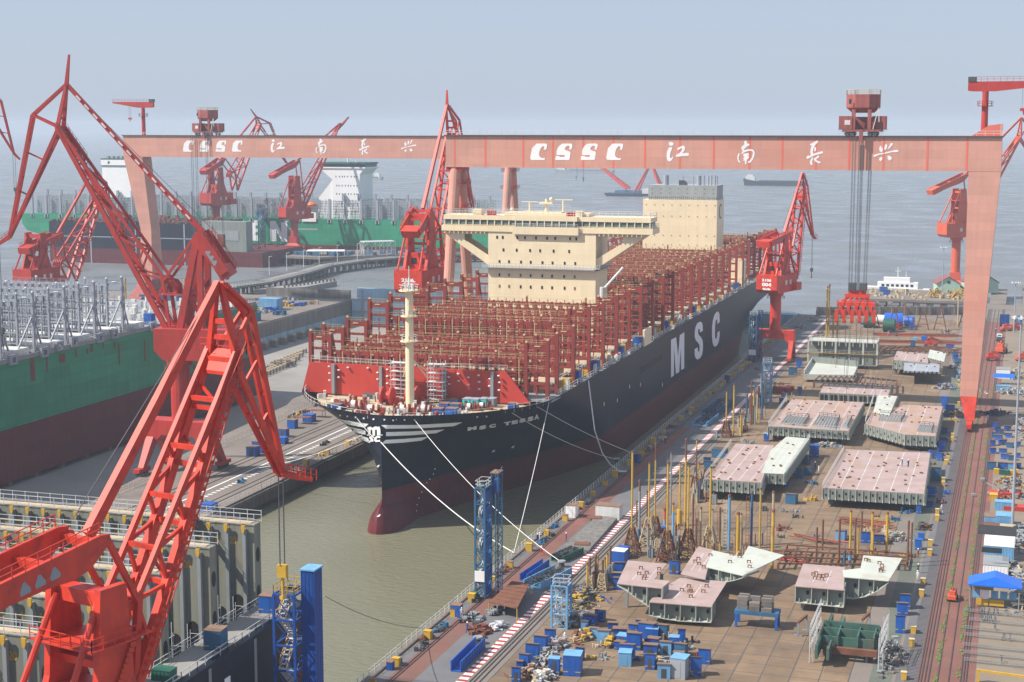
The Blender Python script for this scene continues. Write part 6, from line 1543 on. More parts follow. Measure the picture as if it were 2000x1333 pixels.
PL=[ # zoom x, base y, top y, width, material, lattice height, tip, ladder, sleeve
 (48,800,85,13,'yellow',5.2,None,0,None,'tall bright yellow post on a tan lattice trestle nearest the crane rails'),
 (167,740,165,11,'yellow',5.6,None,0,None,'yellow post rising from a blue grey lattice trestle, second tall one from the rails'),
 (210,690,30,11,'polyel',4.5,(3.2,'rust'),0,None,'tall orange yellow post with a rusty upper length'),
 (295,850,165,13,'yellow',6,None,0,None,'thick yellow post on a lattice trestle before the pink winged block'),
 (322,520,95,12,'mgrey',0,None,2,None,'grey laddered post standing behind the yellow posts'),
 (383,600,165,12,'polyel',0,None,0,(3.4,3.0,'yellow'),'rusty yellow post in a fat yellow sleeve'),
 (422,640,0,15,'yellow',0,(4,'rust'),0,None,'tallest yellow post of the cluster with a dark tip'),
 (440,830,185,13,'yellow',5.8,None,0,None,'yellow post on a dark lattice trestle by the pink winged block'),
 (476,700,385,13,'rust',0,None,0,None,'plain rust red post behind the winged block'),
 (530,740,480,16,'ply',0,None,2,None,'cream painted post with a rusty side ladder'),
 (595,760,195,14,'yellow',4.6,None,0,None,'bright yellow post standing alone on a dark trestle'),
 (613,640,490,12,'ply',0,None,0,None,'short cream post beside the lone yellow post'),
 (664,740,480,13,'rust',0,None,0,None,'rust red post beside the blue laddered column'),
 (684,740,500,17,'ply',0,None,2,None,'cream column with rusty brackets beside the blue column'),
 (728,770,395,20,'cyan',0,None,1,None,'thick light blue column with a tall ladder cage'),
 (790,800,520,22,'yellow',0,None,0,None,'thick short yellow column among ladders'),
 (812,790,520,12,'ply',0,None,2,None,'thin cream post close beside the thick yellow column'),
 (885,740,370,18,'steelblue',0,None,2,None,'faded steel blue column with a dark ladder'),
 (945,750,345,14,'polyel',0,None,0,None,'rusty orange post in front of the curved bilge block'),
 (1033,775,370,18,'ply',0,None,2,None,'cream and rust column with a round head platform'),
 (102,690,290,17,'mgrey',0,(2,'rust'),0,(2.0,1.5,'steelblue'),'grey blue post in a blue socket beside the first yellow post'),
 (155,640,360,10,'rust',0,None,0,None,'slim rusty post left of the yellow trestles'),
 (84,600,430,11,'rust',0,None,0,None,'slim dark red post by the crane rails'),
 (335,840,450,15,'cyan',0,(1.5,'yellow'),0,None,'light blue post with a yellow head among the trestles'),
 (280,590,490,18,'cyan',0,(2,'orange'),0,None,'short blue and orange post under the blue hut'),
 (500,340,0,11,'rust',0,(2,'polyel'),0,None,'rusty post among the lattice towers by the bilge block'),
 (515,330,160,12,'polyel',3.8,None,0,None,'dull yellow post on a lattice tower by the bilge block'),
]
for (x,y,tp_,w_,m_,la,tip,lad,low,lb) in PL: post(Q1(x),Q2(y),Q2(tp_),w_*zz,m_,la or None,lb,None,lad,tip,low)
R2=300/1280.
for (x,y,tp_,w_,m_,la,lb) in [(332,700,325,11,'polyel',4.4,'yellow and maroon post on a white lattice trestle beside the striped line'),(393,690,265,13,'polyel',0,'tall orange yellow post in twin yellow sleeves'),(465,640,470,11,'yellow',3,'short yellow post in the dense group of pipes'),(488,640,530,16,'cyan',0,'short light blue pipe in the dense group'),(540,600,240,14,'rust',0,'tall rust brown pipe by the pale blue scaffold tower'),(560,590,310,14,'polyel',0,'yellowish pipe by the pale blue scaffold tower'),(575,600,440,12,'mgrey',0,'grey pipe in the dense group beside the scaffold'),(590,560,340,12,'ply',0,'cream pipe behind the rust brown pipe'),(610,580,460,12,'polyel',0,'rusty yellow pipe at the end of the dense group'),(630,550,330,14,'steelblue',0,'steel blue pipe close to the scaffold tower'),(740,340,250,12,'polyel',2.4,'orange post on a short tower beside red container stacks'),(655,520,450,12,'mgrey',0,'stubby grey pipe at the foot of the scaffold tower')]:
    post(1340+x*R2,690+y*R2,690+tp_*R2,w_*R2,m_,la or None,lb)
for (x,y,tp_,w_,m_,la,lb) in [(1594,1050,1168,0,'','',''),]: pass
for (x,y,tp_,w_,m_,la,lb) in [(1147,1160,1103,4,'polyel',0,'stub yellow post by the small scaffold tower, first of the low row'),(1152,1152,1092,4,'rust',2.6,'dark rusty post on a small white trestle in the low row'),(1163,1146,1088,4.5,'rust',2.6,'tall dark post in the middle of the low row'),(1167,1140,1090,4,'polyel',2.4,'yellow post in the middle of the low row'),(1177,1152,1097,4.5,'rust',3,'brown post on a clear grey trestle in the low row'),(1181,1135,1092,3.5,'polyel',2.2,'thin yellow post near the far end of the low row'),(1186,1130,1083,4,'polyel',2.2,'yellow post before the blue hut at the far end of the low row'),(1192,1125,1070,4,'rust',2.2,'dark post at the far end of the low row'),(1124,1172,1160,4,'polyel',1.6,'short capped stub post nearest the pale blue scaffold'),(1131,1168,1155,4,'polyel',1.6,'second short capped stub post'),(1138,1164,1150,4,'polyel',1.6,'third short capped stub post'),(1142,1170,1152,4,'rust',1.6,'rusty capped stub post beside the yellow stubs'),
  (1594,1098,1033,4,'rust',0,'rust post carrying a zigzag stair in front of the broad pink block'),(1606,1075,1018,4,'rust',0,'rust post with brackets beside the zigzag stair'),(1638,1105,1016,4.2,'rust',0,'dark red post rising behind the white winged plates'),(1660,1080,1000,4.2,'yellow',0,'bright yellow post before the broad pink block'),(1675,1095,1030,4,'polyel',0,'dull yellow post behind the curved ribbed block'),(1702,1085,1003,4.2,'yellow',0,'yellow post among red pipes on the yard'),(1704,1088,1036,4,'polyel',0,'shorter rusty post touching the yellow one'),(1731,1086,1004,4.6,'yellow',0,'yellow post standing clear near the grey slab stacks'),(1669,1095,1014,3.5,'rust',0,'rust post beside a blue footed column'),(1659,1105,1082,8,'cyan',0,'short thick blue column with a cap behind the ribbed block'),(1649,1105,1078,6,'steelblue',0,'short blue column left of the thick blue one'),(1772,1108,1020,4,'rust',0,'rusty post at the yard edge by the green walkway'),(1779,1100,1023,3.5,'rust',0,'slim rusty post at the yard edge'),(1508,1113,1000,6,'polyel',0,'cream yellow post with round head near the white tail plate'),(1682,1060,1001,3.4,'rust',0,'slim rust post behind the yellow one'),(1617,690,558,3,'yellow',0,'slim yellow post beside the framed block near the river'),(1613,690,562,3,'yellow',0,'second slim yellow post beside the framed block'),(1634,700,590,3.5,'polyel',0,'rusty yellow post left of the framed block'),(1626,695,610,3.5,'polyel',0,'shorter rusty yellow post left of the framed block'),(1870,640,575,2.6,'ply',0,'thin tan post on the river edge near the gantry leg')]:
    post(x,y,tp_,w_,m_,la or None,lb)
for k in range(34):
    x=rnd.uniform(1226,1350); y=rnd.uniform(1052,1100); 
    post(x,y,y-rnd.uniform(12,46),rnd.uniform(2.5,5),rnd.choice(('rust','mgrey','ply','steelblue','polyel','dgrey')),rnd.choice((None,1.6,2.4,None)),'short stub post in the crowded trestle cluster before the stepped block',grp='short stub posts in the trestle cluster')
for k in range(22):
    x=rnd.uniform(1440,1500); y=850-(x-1440)*1.35+rnd.uniform(-14,18)
    post(x,y,y-rnd.uniform(16,46),rnd.uniform(2.5,4),rnd.choice(('rust','mgrey','ply','steelblue','dgrey','polyel')),rnd.choice((None,1.6,None)),'stub pipe post in the dense group along the striped line',grp='stub pipe posts along the striped line')
for k in range(20):
    x=rnd.uniform(1355,1500); y=rnd.uniform(1060,1100)
    post(x,y,y-rnd.uniform(14,52),rnd.uniform(2,4),rnd.choice(('rust','rust','ply','steelblue','polyel')),None,'slim pipe post behind the winged block',lad=rnd.choice((0,0,2)),grp='slim pipe posts behind the winged block')
for k in range(16):
    x=rnd.uniform(1352,1400); y=rnd.uniform(935,985)
    post(x,y,y-rnd.uniform(14,40),rnd.uniform(2,4),rnd.choice(('rust','mgrey','ply','steelblue')),rnd.choice((2,2.6,None)),'stub trestle beside the block with the curved bilge',grp='stub trestles by the bilge block')
# ladder cage of the zigzag stairs, red pipes lying on the ground
for (x0,y0,x1,y1,n_,lb) in [(1480,1085,1560,1090,14,'long bundle of thin red pipes lying behind the white winged block'),(1550,1050,1620,1062,10,'bundle of thin red pipes lying beside the rust posts'),(1640,1020,1720,1032,12,'scattered red pipes lying in front of the broad pink block'),(1700,668,1880,672,20,'long rusty pipe rack bundle lying below the river wall'),(1710,655,1870,658,18,'second rusty pipe bundle lying below the river wall')]:
    a=G(x0,y0,QZ); b=G(x1,y1,QZ); t=thing('pipe_bundle',(a+b)/2*1,lb,'pipes')
    for k in range(n_):
        o=Vector((rnd.uniform(-1,1),rnd.uniform(-2.2,2.2),.2+.22*(k%3))); MB().tube(a+o,b+o+Vector((rnd.uniform(-3,3),rnd.uniform(-1.5,1.5),0)),.13,n=6).build('pipe','rust' if k%3 else 'breakred',t)
def grillage(px,z,label,n=8,m='rust'):
    P=[G(x,y,z) for x,y in px]; t=thing('steel_grillage',P[0],label,'grillage'); a=MB()
    for i in range(n): f=i/(n-1); a.beam(P[0]+(P[1]-P[0])*f,P[3]+(P[2]-P[3])*f,.28,.3); 
    for f in (0,.33,.66,1): a.beam(P[0]+(P[3]-P[0])*f+Vector((0,0,.2)),P[1]+(P[2]-P[1])*f+Vector((0,0,.2)),.26,.3)
    a.build('beam_lattice',m,t); s=MB()
    for v in P: s.box(v.x-.2,v.x+.2,v.y-.2,v.y+.2,QZ,z)
    s.each('support_post',m,t)
grillage([(1537,1066),(1772,1084),(1768,1105),(1520,1103)],5.0,'large rust red steel grillage lying behind the curved ribbed block',12)
grillage([(1715,676),(1885,682),(1880,690),(1700,684)],5.4,'long rusty grillage lying across the yard near the river wall',16)
for k,(x,y,h_,lb) in enumerate([(1706,640,9,'first'),(1746,645,9,'second'),(1766,640,10,'third'),(1802,645,9,'fourth'),(1836,645,10,'fifth'),(1884,640,9,'sixth')]):
    c=G(x,y,QZ); t=thing('braced_stand',c,'rusty braced A frame stand before the river wall, %s from the framed block'%lb,'stand','rusty A frame stands by the river wall'); a=MB()
    for s_ in (1,-1): a.beam((c.x+s_*2.4,c.y,QZ),(c.x+s_*.2,c.y,QZ+h_),.4)
    a.each('leg','rust',t); b=MB()
    for f in (.25,.5,.75): b.beam((c.x-2.2*(1-f),c.y,QZ+h_*f),(c.x+2.2*(1-f),c.y,QZ+h_*f),.25)
    b.build('cross_lattice','rust',t)
for (x0,y0,x1,r_,m_,lb) in [(1727,640,1763,3.0,'tarpblue','big bright blue tarpaulin roll standing before the river wall'),(1768,637,1784,2.0,'tarpblue','smaller blue tarpaulin roll beside the big one'),(1725,648,1748,2.6,'dkgreen','dark green ribbed cylinder below the blue tarpaulin'),(1688,640,1708,2.4,'dkgreen','dark green cylinder beside the hook slings'),(1712,632,1728,1.8,'tarp','white wrapped roll left of the blue tarpaulin')]:
    a=G(x0,y0,QZ); b=G(x1,y0+1,QZ); t=thing('wrapped_roll',(a+b)/2,lb,'wrapped roll'); d=(b-a); a2=a+Vector((0,0,r_)); o=MB().tube(a2,a2+d,r_,n=16); o.build('roll_body',m_,t)
    r=MB()
    for i in range(8): q=a2+d*((i+.5)/8); r.tube(q-d.normalized()*.12,q+d.normalized()*.12,r_*1.04,n=16)
    r.build('strap_ribs',m_,t)
# ------------------------------------------------------------------ huts, boxes and small gear
def hut(c,w_,d,h,rz,m,roof,label,group,kind='slope',stripe=True,name='tool_hut',cat='hut'):
    t=thing(name,c,label,cat,group); A=MB(); ca,sa=math.cos(rz),math.sin(rz)
    L=lambda a,b,z:Vector((c[0]+a*ca-b*sa,c[1]+a*sa+b*ca,c[2]+z))
    lo=h*.8 if kind=='slope' else h
    V=[L(-w_/2,-d/2,0),L(w_/2,-d/2,0),L(w_/2,d/2,0),L(-w_/2,d/2,0),L(-w_/2,-d/2,h),L(w_/2,-d/2,h),L(w_/2,d/2,lo),L(-w_/2,d/2,lo)]
    F=[(3,2,1,0),(0,1,5,4),(1,2,6,5),(2,3,7,6),(3,0,4,7),(4,5,6,7)]
    b=A.add(V,F).build('body',m,t)
    o=.12 if kind=='slope' else .05; u=Vector((0,0,.1))
    R=[L(-w_/2-o,-d/2-o,h),L(w_/2+o,-d/2-o,h),L(w_/2+o,d/2+o,lo),L(-w_/2-o,d/2+o,lo)]
    MB().add(R+[r+u for r in R],[(3,2,1,0),(4,5,6,7),(0,1,5,4),(1,2,6,5),(2,3,7,6),(3,0,4,7)]).build('roof',roof,t)
    if stripe:
        s=MB(); P=[L(-w_/2-.012,-d/2-.012,h*.2),L(w_/2+.012,-d/2-.012,h*.2),L(w_/2+.012,d/2+.012,h*.2),L(-w_/2-.012,d/2+.012,h*.2)]; u=Vector((0,0,h*.05)); s.add(P+[p+u for p in P],[(0,1,5,4),(1,2,6,5),(2,3,7,6),(3,0,4,7)]); s.build('yellow_stripe','yellow',t)
    dr=MB(); dr.prism([L(-w_*.2,-d/2-.03,h*.06),L(w_*.2,-d/2-.03,h*.06),L(w_*.2,-d/2-.03,lo*.86),L(-w_*.2,-d/2-.03,lo*.86)],L(0,.025,0)-L(0,0,0)); dr.build('door',m if rnd.random()<.7 else 'dgrey',t)
    return t
CN={'blue':'bright blue','steelblue':'faded blue','cyan':'pale blue','navyblue':'deep blue','dwhite':'off white','grey':'grey'}
RN={'rustroof':'rusty','blue':'blue','cyan':'pale blue','tarp':'white','dgrey':'dark'}
def hutzone(lst,zone,group,f=lambda p:p,ratio=.25):
    """lst: (x, y of the base, width px, material, roof, height factor)"""
    pts=[]
    for (x,y,w_,m,rf,hf) in lst:
        px,py=f((x,y)); c=G(px,py,QZ); pts.append((c,w_*ratio*mpp(c),m,rf,hf))
    cnt={}
    order=sorted(range(len(pts)),key=lambda i:pts[i][0].x)
    lab={}
    for i in order:
        k=(pts[i][2],pts[i][3]); cnt[k]=cnt.get(k,0)+1; lab[i]=cnt[k]
    for i,(c,w_,m,rf,hf) in enumerate(pts):
        w2=w_*.95; h=w_*hf*1.2; q=Vector((c.x,c.y+w2*.42,QZ))
        hut(q,w2,w2*rnd.uniform(.8,1.15),h,rnd.uniform(-.15,.2),m,rf,f'{CN[m]} hut with {RN[rf]} roof, {ORD[min(39,lab[i]-1)]} from the dock {zone}',group,'slope' if rf=='rustroof' else 'flat',stripe=(m in('blue','navyblue')))
F7=lambda p:(1000+p[0]/4,1000+p[1]/4); F8=lambda p:(1500+p[0]/4,1000+p[1]/4); F4=lambda p:(1500+p[0]/4,700+p[1]/4); F3=lambda p:(1000+p[0]/4,700+p[1]/4)
B,S_,Cc,N_,R_='blue','steelblue','cyan','navyblue','rustroof'
hutzone([(290,1012,84,B,R_,1),(215,1085,100,B,R_,1),(150,1165,105,B,R_,1.1),(92,1212,80,B,R_,1.1),(55,1226,52,B,R_,1),(25,1332,70,B,R_,1.5),(320,1280,92,B,Cc,1.2),(460,1282,145,B,Cc,.95),(525,1165,62,N_,R_,1.5),(600,898,100,N_,R_,.8),(682,862,75,N_,R_,1.1),(560,915,60,Cc,R_,.9),(632,985,82,Cc,R_,.8),(710,1025,100,Cc,R_,.85),(782,940,80,N_,R_,.8),(832,985,105,B,R_,.6),(860,1050,90,B,Cc,.75),(945,1080,115,B,R_,1),(945,925,75,B,R_,.55),(1005,905,85,B,R_,.6),(1050,990,130,B,R_,.8),(1088,1005,100,B,Cc,.75),(1175,990,78,S_,R_,1.2),(1320,1030,62,B,R_,1.6),(1260,1088,82,B,Cc,1.1),(1312,1130,95,S_,R_,.9),(1195,1115,95,Cc,R_,.9),(1075,1130,112,B,R_,.7),(1098,1065,95,N_,R_,.7),(892,1168,115,B,R_,1),(840,1080,80,N_,R_,.7),(875,1205,105,Cc,Cc,.85),(1075,1235,78,B,R_,1.4),(1178,1305,105,Cc,R_,.95),(1300,1305,130,'grey',Cc,1.05),(1296,1160,85,Cc,R_,.6),(1430,1285,88,B,R_,1.5),(1497,1192,95,B,R_,1.1)],'of the yard cluster','blue tool huts clustered on the front of the yard',F7)
hutzone([(1265,490,78,B,R_,1.2),(830,610,90,B,R_,.9),(815,560,90,B,R_,.8),(835,490,90,B,R_,.9),(830,425,110,B,'tarp',.9),(860,370,90,B,B,.8),(1165,60+140,75,B,B,.8)],'behind the stepped block','blue huts beside the low post row',F7)
hutzone([(1675,820,40,B,B,1.3),(1730,818,62,B,B,1.1),(1520,830,60,B,R_,.8),(1530,860,60,S_,R_,.8),(1615,780,110,S_,'dgrey',.5),(970,815,55,N_,R_,1),(1680,190,42,N_,R_,1.1),(1985,650,45,B,Cc,1.1)],'near the curved bilge block','blue huts near the curved bilge block',F3)
hutzone([(355,775,75,B,B,1),(310,915,60,S_,R_,.9),(180,1140,85,S_,R_,.8),(290,830,45,S_,R_,1.4),(245,940,50,S_,R_,1.4),(1128,828,58,B,B,1.2),(1250,505,65,B,R_,.6),(1350,730,55,B,R_,1.2),(1290,785,50,B,R_,1.1),(1340,800,45,B,R_,1.2),(1310,960,70,S_,R_,1.3),(1270,1085,65,B,R_,1.1),(1265,1160,55,B,R_,.7),(1175,1215,40,B,R_,1.5),(1380,590,50,S_,R_,.8),(1375,655,60,B,R_,.5),(1378,400,45,B,B,1.8),(1420,440,65,B,R_,1),(1395,460,40,S_,R_,1),(1470,70,45,S_,R_,.8),(1490,40,45,S_,R_,.7),(1495,120,45,Cc,R_,.8),(1490,165,45,Cc,R_,.7),(1465,20,40,B,R_,1),(245,295,38,B,B,1.5),(105,350,42,B,R_,.8),(120,305,35,B,R_,.8),(240,80,50,B,R_,1.2),(180,135,45,S_,R_,1.2),(205,120,40,S_,R_,1)],'along the blocks','blue huts standing around the hull blocks',F4)
hutzone([(1065,760,85,B,R_,1.2),(1045,810,85,B,R_,1),(1030,950,75,B,R_,1.6),(1172,298,55,B,B,1.2),(1195,225,45,B,B,1),(560,225,75,Cc,R_,.9),(590,200,50,B,R_,1),(760,245,75,B,R_,1),(860,255,85,N_,R_,.8)],'by the green walkway','blue huts along the green walkway',F8)
hutzone([(900,500,60,B,R_,.8),(925,510+20,45,N_,R_,1.2),(1115,340+430,36,S_,R_,.8),(1220,880,45,B,B,.9),(1150,875,36,Cc,Cc,.8),(1420,935,60,B,R_,.6),(1460,1010,40,B,R_,1.2),(1120,780,42,B,R_,1),(1130,920,40,S_,R_,1.2)],'beyond the tilted block','blue huts beyond the tilted pink block',lambda p:(1500+p[0]/4,450+p[1]/4))
# east side rows of huts and containers
hutzone([(1752,685,42,B,R_,.9),(1755,745,48,B,R_,.8),(1830,680,62,B,R_,.6),(1835,750,62,B,R_,.6),(1890,700,50,S_,R_,.7),(1745,870,75,S_,R_,.7),(1830,865,72,B,R_,.6),(1900,868,70,Cc,R_,.6),(1955,865,45,B,R_,.9),(1870,570,52,B,R_,.7),(1880,620,50,B,R_,.6),(1800,640,60,B,R_,.6),(1950,590,45,B,R_,.7),(1950,690,45,B,R_,.7),(1780,560,50,N_,R_,1),(1795,590,40,N_,R_,1.2),(1850,790,60,B,R_,.6),(1900,800,50,S_,R_,.7),(1950,780,42,B,R_,.8),(1770,620,44,S_,R_,.8),(1820,600,44,S_,R_,.8)],'east of the rails','blue huts packed in rows east of the gantry rails',F4)
def boxy(c,w_,d,h,m,label,cat,name,rz=0,extra=None,group=None,roofm=None):
    t=thing(name,c,label,cat,group); MB().rbox(c,w_,d,h,rz).build('body',m,t); MB().rbox((c[0],c[1],c[2]+h),w_+.1,d+.1,.1,rz).build('roof',roofm or m,t)
    r=MB(); n=max(3,int(w_/.5)); ca,sa=math.cos(rz),math.sin(rz)
    for i in range(n): a=-w_/2+w_*(i+.5)/n; r.rbox((c[0]+a*ca+(d/2+.02)*sa,c[1]+a*sa-(d/2+.02)*ca,c[2]+.1),.07,.05,h-.2,rz)
    r.build('wall_ribs',m,t); return t
for i,(x,y,w_,m) in enumerate([(1785,895,40,'yellow'),(1825,900,38,'dkgreen'),(1865,905,38,'dkgreen'),(1905,905,38,'yellow'),(1935,900,36,'yellow')]):
    px,py=F4((x,y)); c=G(px,py+2,QZ); s=mpp(c); tag(boxy(c,w_/4*s,1.2,1.1,m,f"{'yellow' if m=='yellow' else 'dark green'} scrap bin, {ORD[i]} along the row below the hut rows",'bin','scrap_bin',group='scrap bins east of the rails'))
def cont(x,y,w_,h_,m,lb,d=2.5,f=F4,roofm=None,name='shipping_container',cat='container'):
    px,py=f((x,y)); c=G(px,py,QZ); s=mpp(c); c2=Vector((c.x,c.y+d/2,QZ)); return boxy(c2,w_/4*s,d,h_/4*s,m,lb,cat,name,roofm=roofm)
cont(1760,1115,60,45,'yellow','yellow open topped container beside the red skip');cont(1845,1090,230,35,'breakred','long red skip full of scrap behind the blue tanks');cont(1805,1185,70,60,'cyan','light blue container left of its twin, near the red skip');cont(1880,1190,70,60,'cyan','light blue container right of its twin, near the red skip');cont(1920,1195,150,30,'breakred','low red skip behind the twin light blue containers',3)
cont(1735,1300,95,60,'cyan','pale blue site cabin with a rusty flat roof near the light mast',4,roofm='rustroof',name='site_cabin',cat='cabin');cont(1840,1315,120,80,'cyan','pale blue site cabin with open front beside the light mast',4,roofm='cyan',name='site_cabin',cat='cabin')
cont(1745,140,115,20,'rust','low rusty roofed site cabin behind the long white roof',4,F8,name='site_cabin',cat='cabin'); cont(1870,170,115,35,'cyan','cream roofed blue site cabin behind the long white roof',4,F8,'ply',name='site_cabin',cat='cabin')
t=cont(1800,385,225,115,'cyan','large pale blue workshop with a corrugated cream roof',9,F8,'dwhite',name='workshop',cat='workshop')
t=cont(1775,520,190,100,'white','white two level cabin with a grey ribbed roof behind the blue kiosk',7,F8,'mgrey',name='site_cabin',cat='cabin')
c=G(*F8((1775,515)),QZ); a=MB()
for i in range(9): a.box(c.x-3.4,c.x+3.4,c.y+.6+i*.75,c.y+.75+i*.75,QZ+7.8,QZ+8.1)
w9=[a.build('roof_ribs','dgrey',t)]; MB().box(c.x-2.6,c.x+1,c.y-.06,c.y-.03,QZ+4.6,QZ+5.6).build('window','glass',t)
# kiosk with blue roof
c=G(*F8((1765,765)),QZ); t=thing('notice_kiosk',c,'open kiosk with a bright blue hipped roof and rows of notice boards','kiosk'); a=MB()
x0,x1,y0,y1=c.x-4,c.x+4,c.y,c.y+4.6; z1=QZ+4.2
a.add([(x0-.4,y0-.4,z1),(x1+.4,y0-.4,z1),(x1+.4,y1+.4,z1),(x0-.4,y1+.4,z1),(c.x,y0+.2,z1+1.5),(c.x,y1-.2,z1+1.5),(x0-.4,y0-.4,z1-.2),(x1+.4,y0-.4,z1-.2),(x1+.4,y1+.4,z1-.2),(x0-.4,y1+.4,z1-.2)],[(0,1,4),(1,2,5,4),(2,3,5),(3,0,4,5),(6,7,1,0),(7,8,2,1),(8,9,3,2),(9,6,0,3),(9,8,7,6)]); a.build('roof','tarpblue',t)
a=MB(); [a.tube((x,y,QZ),(x,y,z1),.1,n=6) for x in (x0,x1) for y in (y0,y1)]; a.build('corner_posts','mgrey',t); b=MB()
for i in range(5): b.box(x0+.4+i*1.5,x0+1.6+i*1.5,y0+1.4,y0+1.5,QZ+1.5,QZ+2.9)
for o,m in zip(b.each('notice_board','cyan',t),('cyan','lav','cyan','cyan','cyan')): o.data.materials[0]=M[m]
b=MB(); b.box(x0+1,x0+3,y0+1.2,y0+1.3,QZ+.3,QZ+1.4); b.box(x0+3.2,x0+5.6,y0+1.2,y0+1.3,QZ+.3,QZ+1.4); b.box(x0+.5,x0+3.8,y0+2.6,y0+2.7,QZ+2.6,QZ+3.6); b.each('yellow_board','yellow',t)
# white cabin with the blue tarpaulin further up, blue crate under it
cont(1835,160,105,70,'white','white cabin with a grey parapet roof beside the rails near the gantry leg',6,F4,'mgrey',name='site_cabin',cat='cabin'); c=G(*F4((1840,205)),QZ)
t=thing('tarpaulin_shelter',c,'bright blue tarpaulin lean-to in front of the white cabin','shelter'); MB().prism([(c.x-3.2,c.y-.4,QZ+2.2),(c.x+3.2,c.y-.4,QZ+2.2),(c.x+3.2,c.y+2,QZ+3.1),(c.x-3.2,c.y+2,QZ+3.1)],(0,0,.1)).build('canopy','tarpblue',t); a=MB(); [a.box(c.x-3.2+i*1.28,c.x-3.1+i*1.28,c.y-.5,c.y-.35,QZ,QZ+2.2) for i in range(6)]; a.each('post','cyan',t)
cont(1840,262,110,45,'cyan','row of pale blue lockers under the blue tarpaulin lean-to',1.5,F4,name='locker_row',cat='lockers')
# scrap heaps
def heap(x,y,rx,ry,h,n,ms,label,name='scrap_heap',f=F4,cat='scrap heap',ln=2.0):
    ms=tuple({'dwhite':'grey','tarp':'dwhite'}.get(q,q) for q in ms); c=G(*f((x,y)),QZ); t=thing(name,c,label,cat); out=[MB() for _ in ms]; s=mpp(c); rx*=s/4; ry*=s/1.6
    for k in range(n):
        u,v=rnd.gauss(0,.45),rnd.gauss(0,.45); hh=max(.1,h*(1-min(1,u*u+v*v))); p=Vector((c.x+u*rx,c.y+v*ry,QZ+rnd.uniform(0,hh))); an=rnd.uniform(0,6.28); L=rnd.uniform(.4,ln); d=Vector((math.cos(an)*L,math.sin(an)*L,rnd.uniform(-.5,.5)))
        o=out[k%len(ms)]
        if rnd.random()<.6: o.beam(p-d*.5,p+d*.5+Vector((0,0,.2)),rnd.uniform(.1,.3),rnd.uniform(.06,.3))
        else: o.rbox(p,rnd.uniform(.3,1),rnd.uniform(.3,1),rnd.uniform(.15,.6),an)
    for o,m in zip(out,ms):
        if o.v: q=o.build('scrap_pieces',m,t); q['kind']='stuff'
    return t
heap(1975,150,130,60,3.2,150,('dwhite','mgrey','ply'),'pale scrap heap of bent plates east of the light mast'); heap(1940,280,160,40,2.2,120,('tarp','mgrey','dwhite'),'white scrap heap beside the light mast platform')
heap(1990,560,60,180,3,140,('dwhite','mgrey','ply','rust'),'long pale scrap heap along the east edge of the hut rows'); heap(1900,985,150,40,1.8,110,('dwhite','yellow','rust','mgrey'),'mixed colourful scrap heap beyond the scrap bins'); heap(1890,1080,150,40,2,110,('mgrey','dwhite','rust'),'grey scrap heap inside the long red skip')
heap(1960,650,80,200,4.5,150,('dwhite','mgrey','ply'),'tall stack of weathered planks east of the blue kiosk',f=F8,name='plank_heap',ln=4); heap(1970,230,80,180,3,120,('dgrey','mgrey','dwhite'),'grey steel scrap heap east of the workshop',f=F8); heap(1930,500,60,60,3,60,('dgrey','mgrey'),'dark steel heap beside the white cabin',f=F8)
heap(1800,440,130,30,1.2,80,('dgrey','navy','steelblue'),'dark cluster of gas bottles and gear before the hut rows',name='gear_heap',cat='gear')
heap(940,1150,100,160,2.6,120,('wallc','concrete','mgrey'),'heap of grey concrete blocks beside the green walkway',f=F8,name='block_heap',ln=1)
heap(150,1275,110,50,1.4,70,('rust','mgrey','ply'),'tangle of rusty cable and drums at the yard front',f=F7,name='cable_heap'); heap(250,1310,90,50,1.3,70,('tarp','dwhite','ply'),'pile of white bundled cloths at the yard front',f=F7,name='cloth_heap'); heap(290,1170,150,50,1.2,70,('ply','mgrey','dwhite'),'stack of pale boards and frames among the blue huts',f=F7,name='board_heap',ln=3); heap(340,1060,90,60,1.6,60,('pinkdeck','mgrey','dwhite'),'pinkish scrap blocks among the blue huts',f=F7); heap(560,990,90,50,1.4,60,('polyel','rust','ply'),'rusty trolley frames among the blue huts',f=F7,name='frame_heap'); heap(780,1035,60,40,1.3,50,('yellow','dgrey'),'yellow compressor parts beside the huts',f=F7,name='machine_heap'); heap(1160,1200,80,40,1.3,50,('dgrey','mgrey','ply'),'dark machinery among the huts at the yard front',f=F7,name='machine_heap'); heap(480,870,60,80,1.8,60,('mgrey','dgrey','dwhite'),'grey cabinets and cable between huts and scaffold tower',f=F7,name='machine_heap')
heap(545,720,100,150,2.2,110,('dgrey','mgrey','polyel'),'row of dark lattice stubs and pipes beside the low posts',f=F7,name='frame_heap')
for i,(x,y,n) in enumerate([(925,245,5),(975,245,4),(1035,245,4)]): heap(x,y-25,70,20,1.8,40,('dwhite','ply'),f'stacked pale slabs, {ORD[i]} stack before the yellow posts',f=F8,name='slab_stack',cat='slabs',ln=2.5)
heap(1220,130,50,40,1,40,('dgrey','rust'),'small dark motorbike sized scrap pile by the walkway',f=F8); heap(1220,1050,60,40,1.2,40,('ply','dwhite'),'stacked sacks beside the huts on the green walkway',f=F4,name='sack_heap'); heap(1460,440,60,60,1.5,60,('ply','dwhite','yellow'),'cluttered trolleys beside the green walkway',f=F4,name='trolley_heap'); heap(1400,235,90,40,1.6,60,('dwhite','cyan','mgrey'),'group of upright pale bottles by the walkway',f=F4,name='bottle_heap')
heap(460,690,110,20,1,60,('dwhite','ply','mgrey'),'beams and planks lying before the rusty pink block',f=F4,name='beam_heap',ln=4); heap(1180,700,120,20,.8,50,('dwhite','mgrey'),'planks lying under the stepped block',f=F4,name='beam_heap',ln=3)
